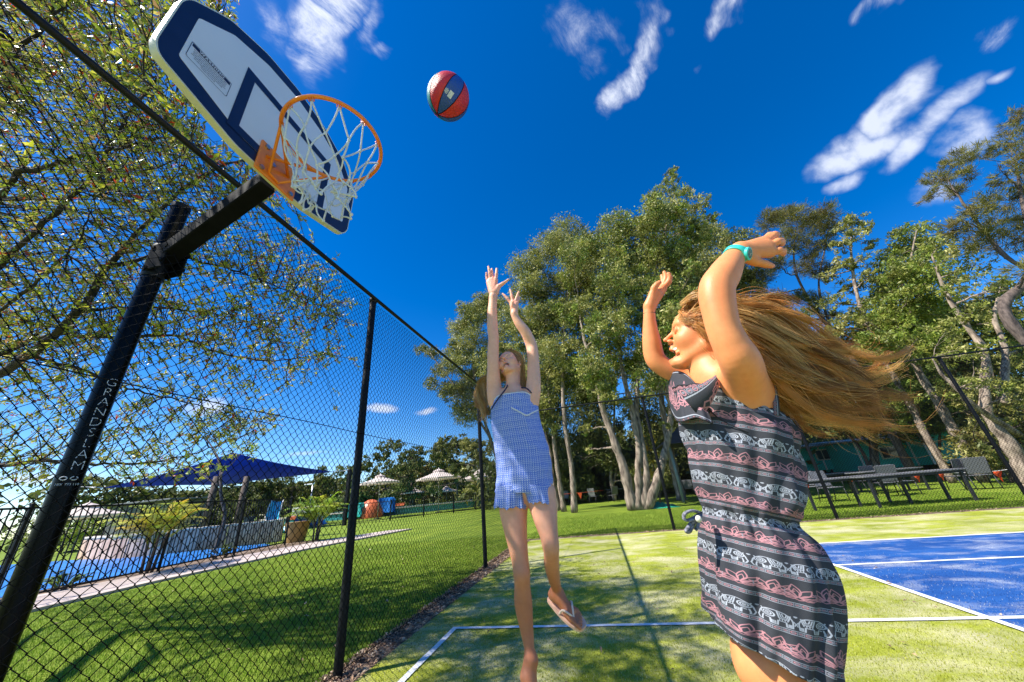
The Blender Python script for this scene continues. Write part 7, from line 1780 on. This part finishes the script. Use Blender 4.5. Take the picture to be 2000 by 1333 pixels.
# palms and garden plants
M['frond'] = mat('palm_frond', (1, 1, 1), .5, .12, 3, tint=True, trans=.4)
FR = [(.42, .50, .04), (.28, .42, .04), (.56, .56, .06), (.62, .46, .06)]
def palm(base, h, n, ln, label, cols=FR, seed=0, stems=4, cat='palm', group=None, droop=1.0, trunk=.35, lf=.30):
    R_ = np.random.default_rng(seed); base = np.array(base, float); root = tag(empty('palm_plant', base), label, cat, group)
    st = MB()
    for k in range(stems):
        a = R_.uniform(0, 6.28); p = base + np.array([math.cos(a), math.sin(a), 0]) * .12; st.tube(catmull([p, p + (math.cos(a) * .05, math.sin(a) * .05, h * trunk * .5), p + (math.cos(a) * .12, math.sin(a) * .12, h * trunk)], 6), np.linspace(.04, .022, 6), 6)
    so_ = st.obj('stems', M['dark_bark'], root); so_['kind'] = 'stuff'
    for f in range(n):
        a = R_.uniform(0, 6.28); el = R_.uniform(.75, 1.45); L_ = ln * R_.uniform(.7, 1.1); d = np.array([math.cos(a) * math.cos(el), math.sin(a) * math.cos(el), math.sin(el)])
        o = base + np.array([math.cos(a) * .1, math.sin(a) * .1, h * trunk * R_.uniform(.6, 1.0)]); t = np.linspace(0, 1, 12)[:, None]; P = o + d * L_ * t + np.array([0, 0, -1.0]) * (t ** 2.2) * L_ * .45 * droop
        m_ = MB(); col = np.array(cols[R_.integers(len(cols))]) * R_.uniform(.8, 1.2); m_.tube(P, np.linspace(.011, .003, 12), 4, col=col * .8)
        T_ = np.gradient(P, axis=0); T_ /= np.linalg.norm(T_, axis=1)[:, None]; S_2 = np.cross(T_, (0, 0, 1.0)); S_2 /= np.linalg.norm(S_2, axis=1)[:, None]
        for s in (-1, 1):
            for k in np.linspace(2, 11, 16):
                i = int(k); fr = k - i; p = P[i] * (1 - fr) + P[min(i + 1, 11)] * fr; lw = lf * L_ * math.sin(.5 + 2.3 * k / 11) * R_.uniform(.85, 1.1); dd = unit(S_2[i] * s + T_[i] * .75 + np.array([0, 0, -.22])); w_ = np.cross(dd, (0, 0, 1.0)) * .020 + np.array([0, 0, .005])
                m_.add([p, p + dd * lw * .5 + w_, p + dd * lw, p + dd * lw * .5 - w_], [[0, 1, 2, 3]], col=col * R_.uniform(.85, 1.15))
        m_.obj('frond', M['frond'], root, smooth=False, tint=True)
palm((-12.15, 8.2, 0), 2.0, 30, 1.75, 'green palm clump with yellowing fronds by the footpath', seed=1, trunk=.5)
palm((-11.9, 13.9, 0), 1.9, 36, 1.7, 'bright yellow green palm clump beside the ochre planter', FR[:3], seed=2, trunk=.5)
palm((-12.3, 10.3, 0), .5, 14, .55, 'low dark leafed plant between the two palm clumps', [(.08, .13, .03), (.14, .19, .04), (.2, .16, .05)], seed=3, cat='plant', trunk=.3)
palm((-12.1, 6.6, 0), .45, 14, .5, 'small broad leafed plant near the hoop pole', [(.12, .2, .04), (.2, .3, .05)], seed=4, cat='plant', trunk=.3)
palm((-15.3, 17.0, 0), 2.0, 9, 1.6, 'upright banana like plant behind the planter', [(.10, .24, .03), (.16, .30, .04)], seed=5, cat='plant', trunk=.3, droop=.45, lf=.16)
palm((-22.5, 15.0, 0), 2.4, 18, 1.8, 'pale feathery palm in front of the grey shed', [(.20, .30, .10), (.14, .24, .08)], seed=6, trunk=.5)
def shrub(c, r, label, cols, n, size, seed, name='shrub'):
    RR = np.random.default_rng(seed); base = np.array([c[0], c[1], 0.0]); root = tag(empty(name, base), label, 'shrub'); Vs = []; Cs = []
    for k in range(7):
        cc = base + RR.normal(0, 1, 3) * r * (.45, .45, .2) + (0, 0, r * .75); V, C_ = leaves(cc, r * .6, n // 7, size, cols, RR); Vs.append(V); Cs.append(C_)
    V = np.concatenate(Vs) - base; V[:, 2] = np.maximum(V[:, 2], .02); i = np.arange(len(V) // 4)[:, None] * 4; link('leaves', quick_mesh('leaves', V, i + np.array([[0, 1, 2, 3]]), False, col=np.concatenate(Cs), mats=[M['leaf']]), root)
    m_ = MB()
    for k in range(5): m_.tube(limb_pts(base, base + RR.normal(0, 1, 3) * r * (.4, .4, 0) + (0, 0, r), RR, 5), np.linspace(.03, .01, 5), 5)
    m_.obj('stems', M['dark_bark'], root)['kind'] = 'stuff'
for i, (u, v, y, r, lb) in enumerate(((40, 1060, 16, 1.5, 'leafy green shrub at the far left beyond the splash pool'), (135, 1040, 19, 1.3, 'yellow green shrub under the peach umbrella'), (210, 1010, 24, 2.0, 'light green bush beside the grey shed'), (330, 1010, 21, 1.7, 'olive bush between the grey shed and the timber posts'), (600, 990, 40, 2.4, 'bright green bush behind the play house'), (480, 1000, 30, 2.2, 'dark bush under the blue sail'))):
    q = Py(u, v, y); shrub(q, r, lb, [GUMG, FR[:3], FR[:2] + GUMG, GUM, FR[:2] + GUMG, DRK + MIXG][i], 1500, .13, 90 + i)
# second small tree beside the splash pool, dark trunk crossing the blue sail
gq = Py(418, 1085, 13.6); gq[2] = 0
cl_ = [(Py(u, v, 13.6 + rt.uniform(-1.5, 1.5)), rt.uniform(.42, .62)) for (u, v) in ((300, 870), (330, 900), (260, 880), (370, 850), (420, 860), (400, 895), (450, 850), (480, 880), (350, 820), (290, 930), (250, 915), (440, 905), (395, 925), (230, 850), (200, 890), (505, 840), (470, 825), (410, 820))]
make_tree('pool_tree', 'thin leaved tree with dark trunk in front of the blue sail', [([gq, gq + (.0, .1, 1.2), Py(432, 960, 13.6), Py(425, 900, 13.6), Py(400, 850, 13.6)], [.13, .12, .10, .07, .03]), ([Py(430, 950, 13.6), Py(370, 915, 13.3), Py(300, 890, 13)], [.07, .05, .02])], cl_, LC[:4] + [(.22, .16, .07)], M['dark_bark'], 55, n_per=900, size=.13, twigs=3)
# grey shed with upright cladding
q = Py(262, 1045, 27.0); SH = tag(empty('garden_shed', (q[0], q[1], 0)), 'grey shed with vertical cladding behind the pool garden', 'shed'); M['grey_clad'] = mat('grey_cladding', (.13, .14, .14), .7, .15, 3)
for k in range(14): b = MB(); b.box((q[0] - 3.6 + k * .55, q[1] - (0 if k % 2 else .03), 1.6), (.54, .08, 3.2), None, .01); b.obj('cladding_board', M['grey_clad'], SH, smooth=False)
b = MB(); b.box((q[0], q[1] + 1.6, 1.6), (7.2, 3.0, 3.18), None); b.obj('wall', M['grey_clad'], SH, smooth=False)
b = MB(); b.box((q[0], q[1] + 1.4, 3.28), (8.2, 4.2, .14), None, .02); b.obj('roof', M['grey_clad'], SH, smooth=False)
# bins, lamp post
q = Py(484, 1030, 24); b = MB(); b.box((q[0], q[1], .55), (.5, .5, 1.1), None, .04); b.box((q[0], q[1], 1.13), (.56, .56, .08), None, .02); tag(b.obj('litter_bin', M['grey_clad'], smooth=False), 'grey litter bin beyond the sandstone wall', 'bin')
q = Py(603, 1005, 44); LP = tag(empty('lamp_post', (q[0], q[1], 0)), 'thin grey lamp post with a short arm beyond the yellow palm', 'lamp post'); hh = Py(607, 946, 44)[2]
b = MB(); b.tube([(q[0], q[1], 0), (q[0], q[1], hh)], [.10, .07], 8); b.obj('pole', M['steel'], LP); b = MB(); b.box((q[0] - .6, q[1], hh), (1.5, .25, .14), None, .03); b.obj('lamp_head', M['white_p'], LP, smooth=False)
# sun loungers round the far pool, small
for i, (u, y) in enumerate(((905, 44), (918, 45), (932, 46), (890, 43.5))):
    q = Py(u, 990, y); b = MB(); b.box((q[0], q[1], .32), (.6, 1.5, .08), None, .01); Rr = np.array(Matrix.Rotation(rad(-35), 3, 'X')); b.box((q[0], q[1] + .95, .55), (.6, .75, .06), Rr, .01)
    for sx in (-1, 1):
        for sy in (-.6, .6): b.box((q[0] + sx * .25, q[1] + sy, .15), (.05, .05, .3))
    tag(b.obj('sun_lounger', M['white_p'], smooth=False), ('second from the left', 'third from the left', 'rightmost', 'leftmost')[i] + ' of the four white sun loungers beside the far pool', 'sun lounger', 'white loungers by the far pool')

# ------------------------------------------------------------------ park beyond the far fence
M['dark_metal'] = mat('dark_metal_frame', (.02, .022, .026), .5, .2, 9); M['grey_sling'] = mat('grey_sling_fabric', (.13, .13, .145), .7, .08, 40); M['table_top'] = mat('weathered_table_top', (.15, .15, .16), .6, .2, 8)
def table(c, L_, W_, h, rz, label, group='outdoor tables behind the far fence', benches=True):
    root = empty('picnic_table', (c[0], c[1], 0), rz); tag(root, label, 'table', group)
    for k in range(5): b = MB(); b.box((0, (k - 2) * W_ / 5, h), (L_, W_ / 5 - .018, .035), None, .004); o = b.obj('top_slat', M['table_top'], None, smooth=False); o.parent = root
    for sx in (-1, 1):
        for sy in (-1, 1): b = MB(); b.box((sx * (L_ / 2 - .12), sy * (W_ / 2 - .08), h / 2 - .01), (.06, .06, h - .02), None, .004); o = b.obj('leg', M['dark_metal'], None, smooth=False); o.parent = root
    for sy in (-1, 1): b = MB(); b.box((0, sy * (W_ / 2 - .08), h - .05), (L_ - .1, .04, .06), None, .004); o = b.obj('apron', M['dark_metal'], None, smooth=False); o.parent = root
    return root
def chair(c, rz, label, m='grey_sling', group='outdoor chairs behind the far fence'):
    root = empty('garden_chair', (c[0], c[1], 0), rz); tag(root, label, 'chair', group)
    for sx in (-1, 1):
        b = MB(); b.tube([(sx * .27, -.26, 0), (sx * .27, -.22, .43), (sx * .27, .20, .42), (sx * .27, .32, .95)], .016, 6); o = b.obj('side_frame', M['dark_metal'], None); o.parent = root
        b = MB(); b.tube([(sx * .27, .30, 0), (sx * .27, .18, .43)], .016, 6); o = b.obj('rear_leg', M['dark_metal'], None); o.parent = root
        b = MB(); b.tube([(sx * .29, -.24, .42), (sx * .29, -.24, .63), (sx * .29, .22, .65)], .014, 6); o = b.obj('armrest', M['dark_metal'], None); o.parent = root
    b = MB(); b.box((0, -.01, .43), (.52, .46, .02), None, .004); o = b.obj('seat', M[m], None, smooth=False); o.parent = root
    b = MB(); b.box((0, .265, .72), (.52, .02, .50), np.array(Matrix.Rotation(rad(-13), 3, 'X')), .004); o = b.obj('backrest', M[m], None, smooth=False); o.parent = root
for i, (u, v, L_, rz, lb) in enumerate(((1668, 990, 2.6, .05, 'long dark table nearest the grey printed dress'), (1790, 985, 2.4, .05, 'dark table with its end leg near the pale chair'), (1745, 962, 2.2, .2, 'table in the second row behind the flags'), (1620, 965, 2.2, -.1, 'table in the second row close to the dress'))):
    g = Pz(u, v); table((g[0], g[1]), L_, .85, .76, rz, lb)
for i, (u, v, rz, m, lb) in enumerate(((1745, 970, 3.0, 'grey_sling', 'grey backed chair at the long dark table'), (1700, 962, 3.3, 'grey_sling', 'wide grey chair back above the table rail'), (1888, 957, 3.25, 'grey_sling', 'tall grey backed chair standing right of the tables'), (1925, 956, 2.8, 'grey_sling', 'chair beside the tall grey one'), (1632, 980, .2, 'table_top', 'dark chair close behind the grey dress'), (1595, 975, -.2, 'table_top', 'dark chair half hidden by the grey dress'), (1770, 968, .1, 'table_top', 'dark chair facing away between the tables'))):
    g = Pz(u, v); chair((g[0], g[1]), rz, lb, m)
ORD = ('leftmost', 'second from left', 'third from left', 'fourth from left', 'middle one', 'fourth from right', 'third from right', 'second from right', 'rightmost')
for i in range(9):
    g = np.array([-2.6 + i * 1.15 + .3 * math.sin(i * 2), 27.5 + 1.2 * math.sin(i * 1.7), 0]); chair(g, i * 1.3, '%s of the nine dark chairs in the shade behind the paperbarks' % ORD[i], 'table_top', 'dark chairs in the shade behind the paperbarks')
for i in range(3):
    g = np.array([-1.8 + i * 3.3, 28.8, 0]); table(g, 2.2, .9, .76, .1 * i, ('leftmost', 'middle', 'rightmost')[i] + ' of the three dark tables in the shade behind the paperbarks', 'dark tables in the shade behind the paperbarks')
# flags on a line
M['flag'] = mat('orange_flag', (.80, .11, .02), .7, .08, 8, trans=.3); M['line'] = mat('flag_line', (.62, .60, .60), .7, .05, 9)
FL = tag(empty('bunting', Py(1800, 928, 15)), 'line of small orange flags strung in front of the trees', 'bunting')
ln_ = catmull([Py(1560, 945, 15), Py(1663, 938, 15), Py(1790, 929, 15), Py(1838, 925, 15), Py(1940, 921, 15), Py(2010, 910, 15)], 60); b = MB(); b.tube(ln_, .010, 5); b.obj('line', M['line'], FL)
for (u, v, w) in ((1661, 938, 8), (1790, 929, 11), (1837, 926, 11), (1946, 921, 17), (1996, 912, 12), (1576, 944, 8)):
    p = Py(u, v, 15); s = w * depth_of(p) / FPX; tl = rt.uniform(-.3, .3); V = [p + (-s * .5, 0, 0), p + (s * .5, 0, 0), p + (s * (.05 + tl * .3), .05, -s * 1.1), p + (s * .2, .02, -s * .4)]
    b = MB(); b.add([p + (-s * .5, 0, 0), p + (s * .5, 0, 0), p + (s * .28, .05, -s * .6), p + (s * tl * .3, .02, -s * 1.15), p + (-s * .25, -.03, -s * .55)], None, [[0, 1, 2], [0, 2, 4], [4, 2, 3]]); o = b.obj('flag', M['flag'], FL); md = o.modifiers.new('t', 'SOLIDIFY'); md.thickness = .006
b = MB(); p = Py(1128, 964, 24); b.add([p, p + (.28, 0, .02), p + (.16, .02, -.34)], None, [[0, 1, 2]]); b.tube([p + (-1.2, 0, .03), p + (.4, 0, .02), p + (1.6, 0, .04)], .006, 4); tag(b.obj('orange_flag', M['flag']), 'single small orange flag hanging beside the slim paperbark', 'flag')
# shelter with dark roof and a slim grey post
q = Pz(1336, 982); RF = tag(empty('shelter', (q[0], q[1], 0)), 'small shelter with dark pitched roof on a slim grey post', 'shelter'); hp_ = 2.75
b = MB(); b.tube([(q[0], q[1], 0), (q[0], q[1], hp_)], .07, 10); b.obj('post', M['steel'] if False else M.setdefault('grey_post', mat('grey_green_post', (.24, .29, .28), .6, .08, 5)), RF)
b = MB(); b.tube([(q[0] + 3.4, q[1], 0), (q[0] + 3.4, q[1], hp_)], .07, 10); b.obj('post', M['grey_post'], RF)
b = MB(); x0, x1, ya_, yb_ = q[0] - .45, q[0] + 3.9, q[1] - .9, q[1] + 2.4; zc_ = hp_ + .95; V = [(x0, ya_, hp_), (x1, ya_, hp_), (x1, yb_, hp_), (x0, yb_, hp_), (x0 + 1.3, (ya_ + yb_) / 2, zc_), (x1 - 1.3, (ya_ + yb_) / 2, zc_)]
b.add(V, [[0, 1, 5, 4], [2, 3, 4, 5], [3, 2, 1, 0]], [[1, 2, 5], [3, 0, 4]]); b.obj('roof', M['dark_metal'], RF, smooth=False)
# heap of green netting on the grass
RR = np.random.default_rng(8); g = Pz(1284, 992); n = 26; X_, Y_ = np.meshgrid(np.linspace(-1, 1, n), np.linspace(-1, 1, n)); rr_ = np.hypot(X_, Y_); Z_ = np.clip(1 - rr_, 0, 1) ** .6 * (.16 + .06 * np.sin(X_ * 9 + Y_ * 4) + .05 * np.sin(Y_ * 13 - X_ * 6)); V = np.stack([g[0] + X_ * .85, g[1] + Y_ * .7, Z_ + .01], -1)
tag(grid_obj('green_netting', V, None, M.setdefault('netting', mat('green_netting', (.015, .30, .16), .7, .35, 14, .8, 60))), 'heap of bright green netting on the grass by the paperbark', 'netting')
# teal cabins behind the trees
M['teal_wall'] = mat('teal_weatherboard', (.03, .52, .47), .6, .1, 3); M['roof_tin'] = mat('tin_roof', (.40, .36, .28), .5, .12, 4); M['wframe'] = mat('cream_frame', (.72, .64, .48), .6, .05, 8); M['glass'] = mat('window_glass', (.03, .04, .05), .08, .1, 5, spec=.8)
def cabin(c, w, d, h, z0, label, wins, boards=True):
    root = tag(empty('cabin', (c[0], c[1], 0)), label, 'cabin')
    b = MB(); b.box((c[0], c[1] + d / 2 + .03, z0 + h / 2), (w, d, h)); wo = b.obj('wall', M['teal_wall'], root, smooth=False)
    nb__ = int(h / .19)
    for k in range(nb__):
        b = MB(); b.box((c[0], c[1] - .004, z0 + (k + .5) * h / nb__), (w + .02, .04, h / nb__ - .012), np.array(Matrix.Rotation(rad(5), 3, 'X'))); b.obj('weatherboard', M['teal_wall'], root, smooth=False)
    b = MB(); b.box((c[0], c[1] + d / 2 - .2, z0 + h + .10), (w + .7, d + .9, .12), np.array(Matrix.Rotation(rad(4), 3, 'X')), .02); b.obj('roof', M['roof_tin'], root, smooth=False)
    for k in (0, .5, 1): b = MB(); b.box((c[0] + (k - .5) * (w - .04), c[1] - .04, z0 + h / 2), (.09, .05, h)); b.obj('corner_board', M['white_p'], root, smooth=False)
    for (wx, wz, ww, wh_) in wins:
        b = MB(); b.box((c[0] + wx, c[1] - .05, z0 + wz), (ww + .14, .05, wh_ + .14), None, .01); fo = b.obj('window', M['wframe'], root, smooth=False)
        for s in (-1, 1): b = MB(); b.box((c[0] + wx + s * ww * .26, c[1] - .078, z0 + wz), (ww * .44, .012, wh_)); b.obj('pane', M['glass'], fo, smooth=False)
    for k in range(6): b = MB(); b.cyl((c[0] + (k - 2.5) * w / 6, c[1] + .2, 0), (c[0] + (k - 2.5) * w / 6, c[1] + .2, z0), .07, 6); b.obj('stump', M['dark_metal'], root)
c0 = Py(1615, 918, 30); cabin((c0[0], 30.0), 4.6, 4, 1.65, c0[2], 'teal cabin with a small cream framed window left of the tables', [(.1, 1.0, .75, .6), (-1.7, 1.05, .6, .5)])
c0 = Py(1795, 910, 27); cabin((c0[0], 27.0), 5.6, 4, 1.75, c0[2], 'brighter teal cabin half hidden by the leaning trunks', [(-1.2, .9, .8, .6), (1.6, .9, .8, .6)])
c0 = Py(1930, 860, 25); cabin((c0[0], 26.0), 4.5, 4, 1.8, c0[2] - 1.0, 'teal cabin glimpsed through twigs at the far right', [(0, .9, .8, .6)])
